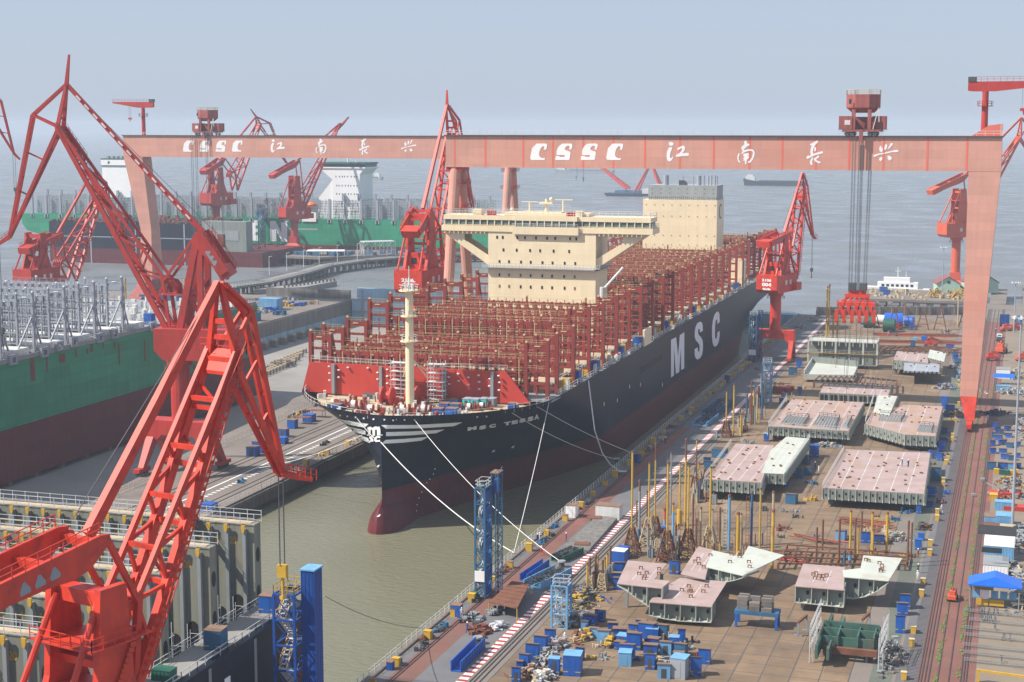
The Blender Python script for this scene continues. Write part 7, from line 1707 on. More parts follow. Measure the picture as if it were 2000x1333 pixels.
for i in range(5): heap(1515+rnd.uniform(-6,6),100+i*30,40,20,1.2,26,('ply','polyel','mgrey'),f'{ORD[i]} pile of mixed gear along the blocks seen from the river',f=F4,name='gear_heap',cat='gear')
for i,(x,y) in enumerate([(1560,640),(1600,655),(1700,640),(1740,655),(1590,628),(1640,622),(1850,652),(1830,700),(1860,720),(1840,760),(1862,690)]): heap(x,y,60,20,1.6,36,('ply','rust','mgrey','steelblue')[i%4:i%4+1]+('dwhite','brown'),f'{ORD[i]} heap of gear in the far part of the yard',f=lambda p:p,name='gear_heap',cat='gear')
heap(1535,300,60,30,2,40,('breakred','rust'),'stack of red steel boxes beside the pale blue scaffold',f=lambda p:(p[0],p[1]+470),name='box_stack',cat='boxes')
# red containers stack
cont(120,270,95,40,'breakred','dark red container of the stack by the scaffold tower',2.4); cont(170,255,60,30,'breakred','shorter dark red container beside the stack',2.4)
# ---- quay edge: bollard boxes, fence, cabins
def fence(x,y0,y1,z,label,rust=False):
    t=thing('quay_railing',(x,(y0+y1)/2,z),label,'railing','chain railings along the dock edges'); a=MB(); n=int((y1-y0)/2.1)
    for i in range(n+1): y=y0+(y1-y0)*i/n; a.tube((x,y,z),(x,y,z+1.25),.07,n=5)
    a.each('railing_post','dwhite',t); b=MB(); [b.tube((x,y0,z+h),(x,y1,z+h),.035,n=4) for h in (.6,1.15)]; b.build('chain_rope','rust' if rust else 'dwhite',t)
for i in range(20): fence(-89.8,200+i*24,224+i*24,4.28,f'white post and chain railing on the ship side quay edge, {ORD[i]} length from the front')
for i in range(10): fence(-161.3,270+i*24,294+i*24,4.25,f'pier edge railing facing the water, {ORD[i]} length from the front')
for i in range(9): fence(-187.2-i*1.3,262+i*20,282+i*20,4,f'pier edge railing above the drained dock, {ORD[i]} length from the front',True)
k=0; y=208.0
while y<640:
    c=Vector((-88.0+rnd.uniform(-.2,.2),y,QZ)); s=rnd.uniform(.7,1.0)
    t=thing('hose_box',c,'yellow hose and power box on the quay edge beside the chain railing','box','yellow boxes along the ship side quay edge'); MB().rbox(c,1.3*s,1.1*s,1.5*s,rnd.uniform(-.1,.1)).build('body','yellow',t); MB().rbox((c.x,c.y,c.z+1.5*s),1.4*s,1.2*s,.08).build('lid','yellow' if k%3 else 'rustroof',t); k+=1; y+=rnd.uniform(9,15)
for i in range(34):
    y=rnd.uniform(205,560); heapc=G(0,0,0); c=Vector((-87.9+rnd.uniform(-.6,.8),y,QZ)); o=MB()
    for q in range(10): o.rbox((c.x+rnd.uniform(-.6,.6),c.y+rnd.uniform(-2,2),QZ),rnd.uniform(.2,.9),rnd.uniform(.2,.7),rnd.uniform(.15,.8),rnd.uniform(0,3))
    q=o.build('quay_gear',('ply','dgrey','rust','steelblue')[i%4],None,loc=c); tag(q,'low pile of hoses and small gear along the quay edge','gear','gear piles along the ship side quay edge')
y=345; k=0
while y<650:
    c=Vector((-161.9-.9,y,QZ)); t=thing('hose_box',c,'yellow power box on the pier edge beside its railing','box','yellow boxes along the pier edge'); MB().rbox(c,1.2,1.4,1.3).build('body','yellow',t); MB().rbox((c.x,c.y,c.z+1.3),1.3,1.5,.08).build('lid','yellow',t); y+=rnd.uniform(11,17)
def hutat(px,py,w_,h_,m,rf,lb,d=1.0,stripe=False,kind='flat',name='tool_hut',cat='hut'):
    c=G(px,py,QZ); s=mpp(c); hut(Vector((c.x,c.y+w_*s*d/2,QZ)),w_*s,w_*s*d,h_*s,0,m,rf,lb,None,kind,stripe,name,cat)
hutat(1114,1012,20,24,'white','rustroof','white and blue guard cabin on the quay edge',1.1,name='guard_cabin',cat='cabin'); hutat(1186,1015,48,26,'dwhite','rustroof','long white site cabin with a rusty flat roof by the striped line',.6,name='site_cabin',cat='cabin'); hutat(889,1207,20,24,'blue','rustroof','bright blue hut standing alone on the quay edge',.9); hutat(925,1165+8,12,14,'dkgreen','dkgreen','small green locker at the foot of the dark stair tower',1); hutat(1243,903,12,14,'navyblue','rustroof','dark blue hut on the quay edge below the ship side lettering',1)
hutat(760,1310,12,16,'navyblue','rustroof','dark blue open frame hut at the front end of the quay edge',1.2); hutat(775,1300,12,12,'steelblue','rustroof','faded blue box beside the open frame hut',1.2)
for (px,py,w_,h_,lb) in [(490,892,20,18,'blue hut left of its pair on the pier'),(502,885,22,22,'blue hut right of its pair on the pier behind the jib tip'),(551,855,16,16,'blue hut beside the striped line on the pier'),(568,838,16,17,'second blue hut on the pier'),(548,868,18,12,'blue box with a rusty top on the pier'),(402,1000,26,14,'long blue box at the front of the pier edge'),(600,825,20,14,'blue hut under the steel table on the pier')]: hutat(px,py,w_,h_,'blue','blue' if h_<16 else 'rustroof',lb,1)
# blue troughs, trays of dark chain, platform and weights beside the striped line
def trough(p0,p1,w_,h,m,lb,fill=None):
    a=G(*p0,QZ); b=G(*p1,QZ); t=thing('steel_trough',(a+b)/2,lb,'trough'); d=(b-a).normalized(); nn=Vector((d.y,-d.x,0)); 
    o=MB(); o.beam(a+nn*w_/2+Vector((0,0,h/2)),b+nn*w_/2+Vector((0,0,h/2)),.15,h,side=nn); o.beam(a-nn*w_/2+Vector((0,0,h/2)),b-nn*w_/2+Vector((0,0,h/2)),.15,h,side=nn); o.beam(a+Vector((0,0,.1)),b+Vector((0,0,.1)),w_-.16,.15,side=nn); o.build('trough_sides',m,t)
    r=MB(); L=(b-a).length; k=int(L/.8)
    for i in range(k): q=a+d*(L*(i+.5)/k)+nn*(w_/2+.1); r.box(q.x-.06,q.x+.06,q.y-.06,q.y+.06,QZ+.05,QZ+h)
    r.build('rib_lattice',m,t)
    if fill:
        f=MB()
        for i in range(130):
            q=a+d*rnd.uniform(.4,L-.4)+nn*rnd.uniform(-w_/2+.3,w_/2-.3); an=rnd.uniform(0,3.14); v=Vector((math.cos(an),math.sin(an),rnd.uniform(-.3,.3)))*rnd.uniform(.3,.7); z=Vector((0,0,rnd.uniform(.3,h*1.05))); f.beam(q-v+z,q+v+z,.14,.14)
        q=f.build('chain_fill','dgrey',t); q['kind']='stuff'
trough((890,1313),(938,1265),1.5,1.7,'blue','long bright blue ribbed trough lying beside the striped line'); trough((1022,1135),(1066,1105),1.3,1.3,'blue','blue open trough before the tray of black chain'); trough((1040,1150),(1100,1120),3.6,1.4,'cyan','pale blue tray heaped with black chain before the dark stair tower',True); trough((1366,833),(1390,815),4,1.2,'cyan','pale blue tray of dark chain beside the striped line',True); trough((1385,815),(1420,790),4,2,'steelblue','larger dark tray of chain further along the striped line',True)
trough((1088,1098),(1128,1080),2.6,1.3,'dkgreen','green open crate of dark frames near the low concrete platform',True)
t=thing('steel_platform',G(990,1180,QZ),'rusty corrugated platform on yellow legs beside the dark stair tower','platform'); P=[G(x,y,QZ+2) for x,y in [(1000,1137),(1035,1142),(1010,1190),(955,1178)]]
MB().prism(P,(0,0,.2)).build('platform_deck','rust',t); a=MB(); [a.tube((p.x,p.y,QZ),(p.x,p.y,QZ+2),.1,n=5) for p in P]; a.each('leg','yellow',t); a=MB(); [a.beam(P[0]+(P[3]-P[0])*f+Vector((0,0,.25)),P[1]+(P[2]-P[1])*f+Vector((0,0,.25)),.15,.1) for f in (.1,.25,.4,.55,.7,.85)]; a.build('deck_ribs','rust',t)
t=thing('concrete_platform',G(1150,1050,QZ),'long low concrete platform with cables lying beside the striped line','platform'); P=[G(x,y,QZ+.7) for x,y in [(1168,1005),(1205,1012),(1150,1075),(1100,1068)]]; MB().prism([p-Vector((0,0,.7)) for p in P],(0,0,.7)).build('slab','wallc',t); a=MB(); a.rbox((P[3].x+3,P[3].y+3,QZ+.72),3,2.4,.15,.2); a.rbox((P[0].x,P[0].y-3,QZ+.72),3,2.4,.12,.2); a.each('cover_plate','rust',t)
for (x,y,rx,n,ms,lb) in [(1690,840,90,60,('dgrey','mgrey'),'row of stacked dark sleepers near the blue trough'),(1760,940,90,80,('rust','brown'),'heap of rusty chain beside the sleepers'),(1880,790,60,30,('mgrey','dgrey'),'stack of dark slabs by the stair tower foot'),(1900,900,60,24,('scaf',),'white tube stand near the striped line')]: heap(x,y,rx,40,1.0,n,ms,lb,f=lambda p:(500+p[0]/4,1000+p[1]/4),name='steel_heap')
def bollard(px,py,lb):
    c=G(px,py,QZ); t=thing('mooring_bollard',c,lb,'bollard'); MB().tube(c,c+Vector((0,0,1.0)),.55,.5,12).build('post','dgrey',t); MB().tube(c+Vector((0,0,1)),c+Vector((0,0,1.25)),.8,.75,12).build('cap','mgrey',t); return c
b1=bollard(1097,1108,'mooring bollard holding the long bow line on the quay'); b2=bollard(992,1190,'mooring bollard by the slab stack near the stair tower'); b3=bollard(934,1258,'mooring bollard behind the blue ribbed trough'); b4=bollard(1205,905,'bollard on the quay holding the upper bow line')
# mooring lines
def hullpt(px,py):
    r=ray(px,py).normalized(); h=bvh.ray_cast(CAM,r); return h[0] if h[0] is not None else G(px,py,22)
def rope(p,q,sag,label,r=.06,m='rope'):
    n=18; pts=[]
    for i in range(n+1): f=i/n; v=p+(q-p)*f; v.z-=sag*4*f*(1-f); pts.append(v)
    o=MB().path(pts,r,6).build('mooring_line',m,None,loc=(p+q)/2); tag(o,label,'rope','mooring lines of the big ship'); return o
rope(hullpt(810,821),b1+Vector((0,0,.9)),2.2,'white mooring line from the starboard bow down to the quay bollard',.065); rope(hullpt(742,862),G(1004,1080,QZ+.6),2.0,'white mooring line from the bow emblem down past the stair tower',.1); rope(hullpt(1000,807),b4+Vector((0,0,.9)),1.2,'long white mooring line from the bow name towards the yellow posts'); rope(hullpt(1072,787),G(1004,1078,QZ+1),.8,'thin white line dropping steeply from the bow shoulder to the quay',.06); rope(hullpt(1050,795),G(1232,884,QZ+6),.6,'thin grey line from the bow shoulder to the yellow post',.05)
rope(hullpt(764,821),G(500,915,QZ+.6),1.6,'white mooring line from the bow across to the pier'); rope(hullpt(697,817),hullpt(738,862),.3,'short white line crossing the bow emblem',.09)
pts=[hullpt(1148,744),VX(1160,840,-94),VX(1175,885,-93.2),VX(1190,907,-92.0),G(1208,921,QZ+1.5),G(1222,921,QZ+.5)]
o=MB().path([p+Vector((.15,0,0)) for p in pts],.16,6).build('supply_hose','tarp',None,loc=pts[2]); tag(o,'grey supply hose hanging in a loop from the ship side to the quay','hose')
rope(VX(635,1165,-88),G(825,1227,QZ+1),1.0,'thin dark line from the blue lift shaft to the quay edge',.05,'cable')
# huts and sets on the ship
def onship(px,py,z,w_,h_,d,m,rf,lb,grp='crates and sets on the deck of the big ship'):
    c=G(px,py,z); s=mpp(c); return hut(Vector((c.x,c.y+d/2,z)),w_*s,d,h_*s,0,m,rf,lb,grp,'flat',False,'deck_crate','crate')
onship(643,801,23.5,9,11,2,'steelblue','rustroof','faded blue crate left of its brighter twin on the forecastle'); onship(656,803,23.5,16,12,2.2,'blue','rustroof','bright blue crate on the port side of the forecastle')
for (x,y,w_,h_,m,lb) in [(853,811,20,12,'navyblue','deep blue crate front left of the forecastle stack'),(880,812,22,13,'blue','bright blue crate front right of the forecastle stack'),(866,799,19,10,'blue','blue crate in the middle of the forecastle stack'),(887,800,19,10,'blue','blue crate in the middle right of the forecastle stack'),(866,790,18,8,'blue','blue crate rear left before the red breakwater'),(884,791,19,9,'blue','blue crate rear right before the red breakwater'),(998,801,14,12,'navyblue','small deep blue crate by the right end of the breakwater')]: onship(x,y,23.5,w_,h_,2.2,m,'rustroof',lb)
for (x,y,lb,m) in [(910,797,'turquoise generator set left of three on the forecastle','teal'),(926,798,'turquoise generator set in the middle of three','teal'),(942,797,'turquoise generator set right of three','teal'),(957,797,'grey generator set beside the turquoise ones','mgrey')]: onship(x,y,23.5,15,17,2.6,m,'grey',lb)
onship(895,785,23.5,28,10,3,'mgrey','rustroof','brownish covered deck machine before the breakwater'); onship(722,780,23.5,30,10,3,'mgrey','brown','brownish covered winch housing port of the foremast')
for i,(px,py) in enumerate([(1162,718),(1125,737),(1210,690),(1300,640),(1352,613),(1437,563),(1246,594-0+62)]):
    q=VX(px,py,-99.6); hut(Vector((-99.6,q.y,25.2)),2.2,2.6,2.6,0,'blue','rustroof',f'blue hut on the starboard deck edge of the big ship, {ORD[i]} of seven','blue huts on the ship deck edge','flat',True)
hut(Vector((-248,418,26.5)),2.6,2.6,3.2,0,'blue','blue','blue hut with green stripe on the deck edge of the near green ship',None,'flat',True); hut(Vector((-248.5,339,26)),2.6,2.6,2.6,0,'blue','blue','blue hut on the near green ship beside the first grey frame',None,'flat',False)
hut(Vector((-97.6,178.5,18.4)),2.4,2.4,2.6,.1,'steelblue','rustroof','weathered blue hut on the deck of the half built hull',None,'flat',True); hut(Vector((-98,195,18.4)),2.4,2.4,2.4,.1,'blue','rustroof','blue machine hut beside the stair tower on the half built hull',None,'flat',True); c=Vector((-98,166,18.4)); boxy(c,2.6,1.8,1.3,'dkgreen','green scrap bin on the deck of the half built hull','bin','scrap_bin')
# railings on the yellow walkway side
for i,(x,y) in enumerate([(1322,20),(1320,70),(1268,265),(1262,340),(1210,570),(1198,660),(1135,950),(1122,1050),(1060,1310)]):
    px,py=F8((x,y)); c=G(px,py,QZ); t=thing('power_box',c,f'yellow power box on the green walkway, {ORD[8-i]} from the front edge','box','yellow power boxes along the green walkway'); MB().rbox(c,.8,.7,1.15).build('body','yellow',t); MB().rbox((c.x,c.y+1.1,c.z),.6,.5,.7).build('blue_socket','blue',t); MB().rbox((c.x,c.y,c.z+1.15),.9,.8,.1).build('lid','rail',t)
for i,(x,y) in enumerate([(1390,830),(1405,800),(1440,650),(1443,620),(1368,1000),(1370,970),(1490,370),(1500,330),(1465,500)]):
    px,py=F4((x,y)); c=G(px,py,QZ); t=thing('power_box',c,f'yellow power box beside the green walkway, {ORD[i]} of those near the blocks','box','yellow power boxes near the hull blocks'); MB().rbox(c,.75,.7,1.1).build('body','yellow',t); MB().rbox((c.x,c.y+1,c.z),.6,.5,.7).build('blue_socket','blue',t); MB().rbox((c.x,c.y,c.z+1.1),.85,.75,.1).build('lid','rail',t)
# bicycle racks
for i,(x,y) in enumerate([(1795,812),(1800,880),(1770,945),(1770,1000),(1765,1080),(1770,1140),(1775,1200)]):
    px,py=F8((x,y)); c=G(px,py,QZ); t=thing('bicycle_rack',c,f'long grey tube bicycle rack on tan paving, {ORD[i]} from the blue kiosk','bicycle rack','bicycle racks in rows'); a=MB(); L=9.2 if i else 11
    for z,dy in ((.35,0),(.75,0),(.35,.6)): a.tube((c.x-L/2,c.y+dy,QZ+z),(c.x+L/2,c.y+dy-.25,QZ+z),.04,n=4)
    for k in range(22): xx=c.x-L/2+L*k/21; a.tube((xx,c.y,QZ),(xx,c.y+.3,QZ+.8),.035,n=4); a.tube((xx,c.y+.3,QZ+.8),(xx,c.y+.6,QZ),.035,n=4)
    a.build('tube_lattice','mgrey',t)
def bike(c,rz,lb):
    t=thing('bicycle',c,lb,'bicycle','bicycles parked at the racks'); ca,sa=math.cos(rz),math.sin(rz); P=lambda a,z:Vector((c.x+a*ca,c.y+a*sa,QZ+z))
    for a0 in (-.55,.55):
        w_=MB(); pts=[P(a0+.33*math.cos(u*math.pi/6),.35+.33*math.sin(u*math.pi/6)) for u in range(13)]; w_.path(pts,.03,4); w_.build('wheel','dgrey',t)
    a=MB(); a.tube(P(-.55,.35),P(-.05,.38),.03); a.tube(P(-.05,.38),P(-.2,.9),.03); a.tube(P(-.2,.85),P(.4,.9),.03); a.tube(P(-.05,.38),P(.4,.85),.03); a.tube(P(.4,.95),P(.55,.35),.03); a.build('bicycle_frame','steelblue',t); MB().beam(P(-.32,.95),P(-.1,.95),.14,.08).build('saddle','dgrey',t); a=MB(); n=Vector((-sa,ca,0)); a.tube(P(.38,1.02)-n*.3,P(.38,1.02)+n*.3,.03); a.build('handlebar','dgrey',t)
i=0
for (x,y) in [(1650,790),(1670,800),(1690,795),(1725,800),(1765,800),(1795,805),(1862,805),(1668,850),(1680,855),(1695,850),(1712,852),(1728,858),(1745,850),(1770,865),(1775,925),(1840,1000),(1890,1005),(1825,1180)]:
    px,py=F8((x,y)); bike(G(px,py,QZ),rnd.uniform(1.2,1.9),f'parked bicycle leaning at the racks, {ORD[i]} counting from the kiosk'); i+=1
t=thing('barrier_beam',G(*F8((1810,1290)),QZ),'yellow and rust barrier beam across the tan paving at the bottom edge','barrier'); c=G(*F8((1640,1330)),QZ); a=MB(); a.beam((c.x,c.y,QZ+1.8),(c.x+10,c.y-.6,QZ+1.6),.3,.35); a.build('beam','yellow',t); MB().box(c.x-.2,c.x+.2,c.y-.2,c.y+.2,QZ,QZ+2).build('post','yellow',t)
# light masts
def lightmast(c,h,r,label):
    t=thing('light_mast',c,label,'light mast','tall light masts'); MB().tube(c,c+Vector((0,0,h)),r,r*.5,10).build('mast','grey',t); a=MB(); a.tube(c+Vector((0,0,h-.2)),c+Vector((0,0,h)),r*4,n=14); a.build('lamp_ring','grey',t); b=MB()
    for i in range(8): an=i*math.pi/4; p=c+Vector((math.cos(an)*r*5,math.sin(an)*r*5,h-.1)); b.rbox(p,r*1.8,r*1.4,r*1.3,an)
    b.each('lamp','dwhite',t)
c=G(1977,1030,QZ); zt=(CAM+ray(1978,622)*((c-CAM).dot(FH)/ray(1978,622).dot(FH))).z; lightmast(c,zt-QZ,.32,'tall grey light mast standing among the scrap east of the rails')
c=G(1980,650,QZ); zt=(CAM+ray(1980,553)*((c-CAM).dot(FH)/ray(1980,553).dot(FH))).z; lightmast(c,zt-QZ,.32,'light mast by the blue wall panels beyond the parked vehicles')
c=G(1840,575,5); zt=(CAM+ray(1841,484)*((c-CAM).dot(FH)/ray(1841,484).dot(FH))).z; lightmast(c,zt-5,.3,'slim white light mast standing on the river jetty')
# blue wall panels at the river road, road trestle
for (x0,x1,y,m,lb) in [(1952,1971,638,'blue','deep blue wall panel at the river road'),(1982,1997,640,'cyan','light blue wall panel with white marks at the river road')]:
    a=G(x0,y,QZ); b=G(x1,y,QZ); t=thing('wall_panel',(a+b)/2,lb,'wall panel'); MB().prism([a,b,b+Vector((0,.4,0)),a+Vector((0,.4,0))],(0,0,5)).build('panel',m,t); MB().prism([a+Vector((0,-.05,0)),a+Vector((.3,-.05,0)),a+Vector((.3,0,0)),a+Vector((0,0,0))],(0,0,5)).build('edge_post','dgrey',t)
a=MB(); a.box(-11.9,-4.5,760,830,3.0,4.2); struct('track_bridge',a,'concrete'); a=MB(); a.box(3,30,760,900,2.6,4.0); struct('river_road',a,'tan')
# more small gear between the blocks of the yard
for i in range(120):
    px,py=rnd.choice(((rnd.uniform(1380,1520),rnd.uniform(850,1000)),(rnd.uniform(1520,1600),rnd.uniform(865,1060)),(rnd.uniform(1660,1880),rnd.uniform(620,700)),(rnd.uniform(1690,1790),rnd.uniform(1000,1090)),(rnd.uniform(1820,1860),rnd.uniform(700,1000)),(rnd.uniform(1470,1570),rnd.uniform(680,790)),(rnd.uniform(1120,1200),rnd.uniform(1150,1290)),(rnd.uniform(1240,1360),rnd.uniform(1250,1325))))
    c=G(px,py,QZ); o=MB(); q_=rnd.uniform(.5,1.3)
    for q in range(9):
        p=Vector((c.x+rnd.uniform(-1.2,1.2)*q_,c.y+rnd.uniform(-1,1)*q_,QZ))
        if q%3==0: d=Vector((rnd.uniform(-1,1),rnd.uniform(-1,1),rnd.uniform(0,.3)))*q_; o.beam(p,p+d*1.4+Vector((0,0,.15)),.1,.1)
        elif q%3==1: o.tube(p,p+Vector((0,0,rnd.uniform(.3,1.1)*q_)),.18*q_,n=8)
        else: o.rbox(p,rnd.uniform(.2,.8)*q_,rnd.uniform(.2,.7)*q_,rnd.uniform(.15,.7)*q_,rnd.uniform(0,3))
    q=o.build('yard_gear',('rust','mgrey','steelblue','ply','polyel','dgrey','brown','blue')[i%8],None,loc=c); tag(q,'small pile of pipes, drums and boxes on the yard floor between blocks','gear','small gear piles on the yard floor')
# vehicles
def car(c,L,w_,h,m,label,rz=0,name='parked_car',cat='car'):
    t=thing(name,c,label,cat); A_=MB(); ca,sa=math.cos(rz),math.sin(rz); P=lambda a,b,z:Vector((c[0]+a*ca-b*sa,c[1]+a*sa+b*ca,QZ+z))
    def loft(sec,o):
        for (x0,z0,x1,z1,wa,wb) in sec: pass
    prof=[(-L/2,.35),(L/2,.35),(L/2,h*.5),(L*.28,h*.56),(L*.12,h),(-L*.34,h),(-L*.46,h*.58),(-L/2,h*.55)]
    b=MB().prism([P(x,-w_/2,z) for x,z in prof],P(0,w_,0)-P(0,0,0)).build('body',m,t)
    g=MB(); g.prism([P(x,-w_/2-.01,z) for x,z in [(L*.22,h*.6),(L*.1,h*.94),(-L*.32,h*.94),(-L*.4,h*.62)]],P(0,.012,0)-P(0,0,0)); g.prism([P(x,w_/2,z) for x,z in [(L*.22,h*.6),(L*.1,h*.94),(-L*.32,h*.94),(-L*.4,h*.62)]],P(0,.012,0)-P(0,0,0)); g.prism([P(L*.275,-w_*.42,h*.585),P(L*.275,w_*.42,h*.585),P(L*.135,w_*.4,h*.97),P(L*.135,-w_*.4,h*.97)],P(.03,0,.03)-P(0,0,0)); g.prism([P(-L*.452,-w_*.42,h*.62),P(-L*.452,w_*.42,h*.62),P(-L*.35,w_*.4,h*.97),P(-L*.35,-w_*.4,h*.97)],P(-.03,0,.03)-P(0,0,0)); g.each('window','glass',b)
    k=MB(); [k.tube(P(a,s_*w_/2-.1,.33),P(a,s_*w_/2+.1,.33),.33,n=12) for a in (-L*.3,L*.32) for s_ in (1,-1)]; k.each('wheel','dgrey',t); return t
car(G(1952,660,QZ),4.6,1.9,1.5,'white','white car parked beside the rails, farther of two',math.pi/2); car(G(1951,666,QZ),4.8,1.9,1.6,'dgrey','dark car parked close in front of the white car',math.pi/2)
def lift(c,label,m='orange',s=1.0,rz=.4):
    t=thing('work_platform_truck',c,label,'platform truck','orange platform trucks'); ca,sa=math.cos(rz),math.sin(rz); P=lambda a,b,z:Vector((c.x+(a*ca-b*sa)*s,c.y+(a*sa+b*ca)*s,QZ+z*s))
    a=MB().prism([P(-2,-1,.6),P(2,-1,.6),P(2,-1,1.5),P(.3,-1,1.7),P(-2,-1,1.5)],P(0,2,0)-P(0,0,0)); b=a.build('chassis',m,t); MB().prism([P(-1.4,-.7,1.5),P(.2,-.7,1.7),P(.2,-.7,2.6),P(-1.4,-.7,2.6)],P(0,1.4,0)-P(0,0,0)).build('turret',m,t); k=MB(); [k.tube(P(x,y-.2,.55),P(x,y+.2,.55),.55*s,n=10) for x in (-1.4,1.4) for y in (-1,1)]; k.each('wheel','dgrey',t)
    d=MB(); d.beam(P(-1,0,2.6),P(2.6,0,2.2),.4*s); d.beam(P(2.6,0,2.2),P(-.4,0,3.1),.34*s); d.build('folded_boom',m,t); e=MB(); e.rails([P(2.4,-.6,1),P(3.4,-.6,1),P(3.4,.6,1),P(2.4,.6,1)],1.1*s,.05,.6); e.build('basket','dgrey',t)
lift(G(1955,690,QZ),'large orange platform truck on the east paving nearest the white cabin',s=1.4,rz=1.3); lift(G(1938,705,QZ),'red forklift truck between the rails and the east paving','breakred',1.1,.2); lift(G(1965,647,QZ),'orange truck parked left under the blue wall panel'); lift(G(1985,645,QZ),'red truck parked right under the light blue wall panel','breakred'); lift(G(1818,678,QZ),'red platform truck near the tilted block','breakred',1.2,0); lift(G(1752,645,QZ),'red truck half hidden below the blue tarpaulin roll','breakred'); lift(G(1997,706,QZ),'orange forklift at the east edge','orange',1.1); lift(G(*F8((1440,690)),QZ),'small orange rail trolley standing on the track','orange',.7,1.5)
# people
def person_mesh(pose):
    J={'pelvis':(0,0,.95),'chest':(0,0,1.32),'neck':(0,0,1.5),'head':(0,.02,1.62),'top':(0,.0,1.72),
       'shL':(-.19,0,1.42),'shR':(.19,0,1.42),'elL':(-.26,.03,1.15),'elR':(.26,.03,1.15),'haL':(-.25,.16,.93),'haR':(.25,.12,.93),
       'hiL':(-.1,0,.9),'hiR':(.1,0,.9),'knL':(-.11,.05,.5),'knR':(.11,.02,.5),'anL':(-.11,0,.08),'anR':(.11,-.02,.08),'toL':(-.11,.17,.05),'toR':(.11,.15,.05)}
    if pose==1: J.update(knL=(-.1,.2,.52),anL=(-.1,.28,.08),toL=(-.1,.45,.06),knR=(.1,-.02,.5),anR=(.1,-.28,.12),toR=(.1,-.14,.05),haL=(-.24,-.12,.95),haR=(.24,.3,1.0))
    if pose==2: J.update(elR=(.3,.2,1.3),haR=(.2,.45,1.35),elL=(-.3,.18,1.25),haL=(-.12,.42,1.2))
    R={'pelvis':(.15,.11),'chest':(.17,.12),'neck':(.06,.06),'head':(.095,.11),'top':(.06,.07),'shL':(.07,.07),'shR':(.07,.07),'elL':(.05,.05),'elR':(.05,.05),'haL':(.04,.035),'haR':(.04,.035),'hiL':(.1,.1),'hiR':(.1,.1),'knL':(.07,.07),'knR':(.07,.07),'anL':(.05,.05),'anR':(.05,.05),'toL':(.045,.035),'toR':(.045,.035)}
    E_=[('pelvis','chest'),('chest','neck'),('neck','head'),('head','top'),('chest','shL'),('chest','shR'),('shL','elL'),('elL','haL'),('shR','elR'),('elR','haR'),('pelvis','hiL'),('pelvis','hiR'),('hiL','knL'),('knL','anL'),('anL','toL'),('hiR','knR'),('knR','anR'),('anR','toR')]
    K=list(J); me=bpy.data.meshes.new('person_body'); me.from_pydata([J[k] for k in K],[(K.index(a),K.index(b)) for a,b in E_],[])
    o=bpy.data.objects.new('tmp',me); col.objects.link(o); md=o.modifiers.new('s','SKIN'); sk=me.skin_vertices[0].data
    for i,k in enumerate(K): sk[i].radius=R[k]; sk[i].use_root=(k=='pelvis')
    sb=o.modifiers.new('b','SUBSURF'); sb.levels=1
    dg=bpy.context.evaluated_depsgraph_get(); dg.update(); m2=bpy.data.meshes.new_from_object(o.evaluated_get(dg)); bpy.data.objects.remove(o); return m2
PM=[person_mesh(i) for i in range(3)]
def person(px,py,pose,rz,m,label,z=QZ):
    c=G(px,py,z); me=PM[pose].copy(); me.materials.clear(); 
    for k in (m,'skin','dgrey'): me.materials.append(M[k])
    for p in me.polygons:
        zc=p.center.z; p.material_index=1 if (zc>1.5 or (zc<1.0 and abs(p.center.x)>.2 and zc>.86)) else 2 if zc<.12 else 0; p.use_smooth=True
    o=bpy.data.objects.new('person',me); col.objects.link(o); o.location=c; o.rotation_euler=(0,0,rz); o.scale=(1.12,1.12,1.06); tag(o,label,'person','workers in overalls and hard hats')
    b=MB(); b.ico((0,.0,1.66),.125,.95,10,6); b.tube((0,.03,1.64),(0,.03,1.66),.16,n=12); h=b.build('hard_hat','hat'); h.parent=o
for a in [(1663,1237,1,2.5,'cover','worker in blue overalls walking beside the rusty chain heap'),(1603,1205+0,0,.3,'coverw','worker in pale clothes standing beside the lone blue hut')]: person(500+(a[0])/4*1.0,1000+(a[1]-300)/4,*a[2:]) if False else None
person(913,1236,1,2.5,'cover','worker in blue overalls walking beside the rusty chain heap'); person(902,1208,0,.3,'coverw','worker in pale clothes beside the lone blue hut'); person(1103,1258,0,3,'coverw','worker in white clothes among the front blue huts'); person(1050,1060,0,1,'cover','worker in blue by the chain railing, left of a pair'); person(1054,1058,2,-1,'coverw','worker in pale blue by the chain railing, right of a pair'); person(1058,1085,1,.5,'orange','worker in orange standing on the quay road'); person(1106,1058,0,2,'cover','worker in blue stepping over the crane rail'); person(1299,868,1,.2,'cover','worker in blue walking on the crane road near the bilge block'); person(1793,1120,2,0,'coverg','worker in dark green clothes on the green walkway, farther of two'); person(1792,1134,0,2.6,'coverw','worker in white on the green walkway, nearer of two'); person(1793,1090,0,1,'orange','worker in orange near the rusty edge posts'); person(1839,1003,1,.4,'coverw','worker in pale clothes by the blue service strip'); person(1929,824,0,.3,'coverw','worker in white crossing the gantry rails'); person(1592,917,0,1,'cover','worker in blue beside the tall pale bilge strip, left of two'); person(1599,926,0,2,'coverw','worker in white beside the bilge block, right of two'); person(1774,913,0,1,'cover','worker in blue standing on the broad pink block by its hut',8.3); person(1762,911,2,2,'steelblue','worker crouched over tools on the broad pink block',8.3); person(574,817,0,1,'cover','worker in blue on the pier under the jib'); person(1616,868,2,1,'coverw','worker in white behind the broad pink block'); person(1945,651,0,1,'cover','worker near the orange truck at the river road')
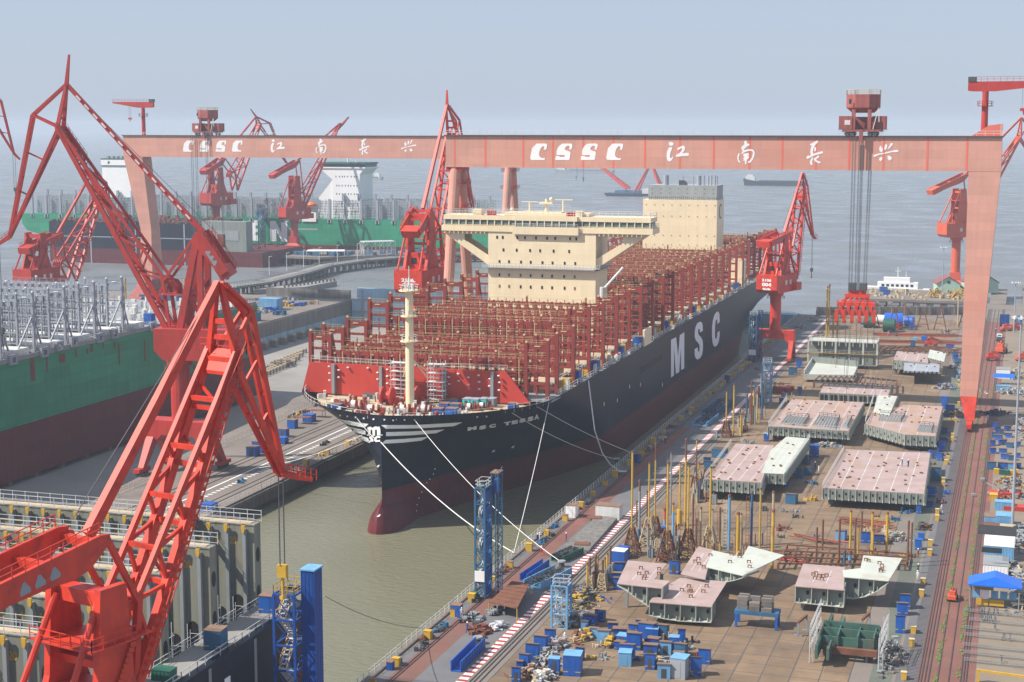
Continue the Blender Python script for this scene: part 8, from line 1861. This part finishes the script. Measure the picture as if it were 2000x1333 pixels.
# steel tables on the pier, keel blocks on the drained floor
for (x,y,lb) in [(592,828,'steel work table with clutter on the pier'),(620,815,'second steel work table on the pier near the hull')]:
    c=G(x,y,QZ); t=thing('work_table',c,lb,'table'); MB().rbox((c.x,c.y,QZ+1.9),4.5,2.2,.12).build('table_top','rust',t); a=MB(); [a.rbox((c.x+i*2,c.y+j*.9,QZ),.12,.12,1.9) for i in (-1,1) for j in (-1,1)]; a.each('leg','rust',t); 
kb_=MB().rbox((0,0,0),1.6,1.2,1.5).build('keel_block','concrete'); MB().rbox((0,0,1.5),1.4,1.0,.35).build('timber_cap','ply',kb_); n_=0
proto=kb_
for i in range(11):
    for j in range(4):
        c=G(512+i*6.2+j*7,738-i*2.6-j*7.5,-7); o=proto if n_==0 else dup(proto,c,0); o.location=c; tag(o,'small concrete keel block with a timber cap in the grid on the drained dock floor','keel block','keel blocks on the drained dock floor'); n_+=1
for i in range(26):
    c=Vector((-299+1.6,430+i*9,-7)); o=dup(proto,c,0); o.scale=(1.6,2,1.9); tag(o,'large concrete keel block along the foot of the drained dock wall','keel block','keel blocks along the dock wall'); n_+=1
# gear on the pier
for i in range(26):
    x=rnd.choice((-164.0,-169.0,-186.5)); y=rnd.uniform(285,520); c=Vector((x-(y-285)*.06*(x<-180),y,QZ)); o=MB()
    for q in range(10): o.rbox((c.x+rnd.uniform(-.7,.7),c.y+rnd.uniform(-2.2,2.2),QZ),rnd.uniform(.2,1),rnd.uniform(.2,.9),rnd.uniform(.2,1.0),rnd.uniform(0,3))
    q=o.build('pier_gear',('ply','dgrey','rust','steelblue','polyel')[i%5],None,loc=c); tag(q,'low pile of hoses and gear on the pier between the docks','gear','gear piles on the pier')
# west quay clutter
for i in range(40):
    x=rnd.uniform(-345,-303); y=rnd.uniform(470,685); c=Vector((x,y,QZ)); o=MB()
    for q in range(16): o.rbox((c.x+rnd.uniform(-3,3),c.y+rnd.uniform(-3,3),QZ),rnd.uniform(.4,3),rnd.uniform(.4,2),rnd.uniform(.3,2),rnd.uniform(0,3))
    q=o.build('quay_gear',('ply','steelblue','mgrey','polyel','blue')[i%5],None,loc=c); tag(q,'low pile of mixed gear on the west quay beside the drained dock','gear','gear piles on the west quay')
for i,(x,y,w_,d,h,m,lb) in enumerate([(-318,640,9,6,5,'cyan','pale blue store on the west quay near the sea wall'),(-312,600,16,5,3.5,'blue','long blue container on the west quay edge'),(-336,565,10,7,6,'grey','grey steel block on the west quay'),(-352,520,12,8,5,'sagepale','pale steel block on the west quay by the red crane'),(-372,640,20,9,5,'steelblue','faded blue shed row at the west quay end'),(-325,560,12,4,3,'white','white site cabin on the west quay')]): boxy(Vector((x,y,QZ)),w_,d,h,m,lb,'store','quay_store')
for i,x in enumerate((-335,-342,-349,-330)): post(0,0,0,0,'polyel') if False else None
for i,y in enumerate((575,586,597,608)):
    t=thing('support_post',(-352+i*3,y,QZ),f'tall rusty yellow post by the far gantry foot, {ORD[i]} from the west','post','posts by the far gantry foot'); MB().tube((-352+i*3,y,QZ),(-352+i*3,y,QZ+19-i),.35,n=8).build('shaft','polyel',t); MB().tube((-352+i*3,y,QZ),(-352+i*3,y,QZ+3),.6,n=8).build('sleeve','yellow',t)
heap(1340,790,0,0,0,0,('rust',),'x') if False else None
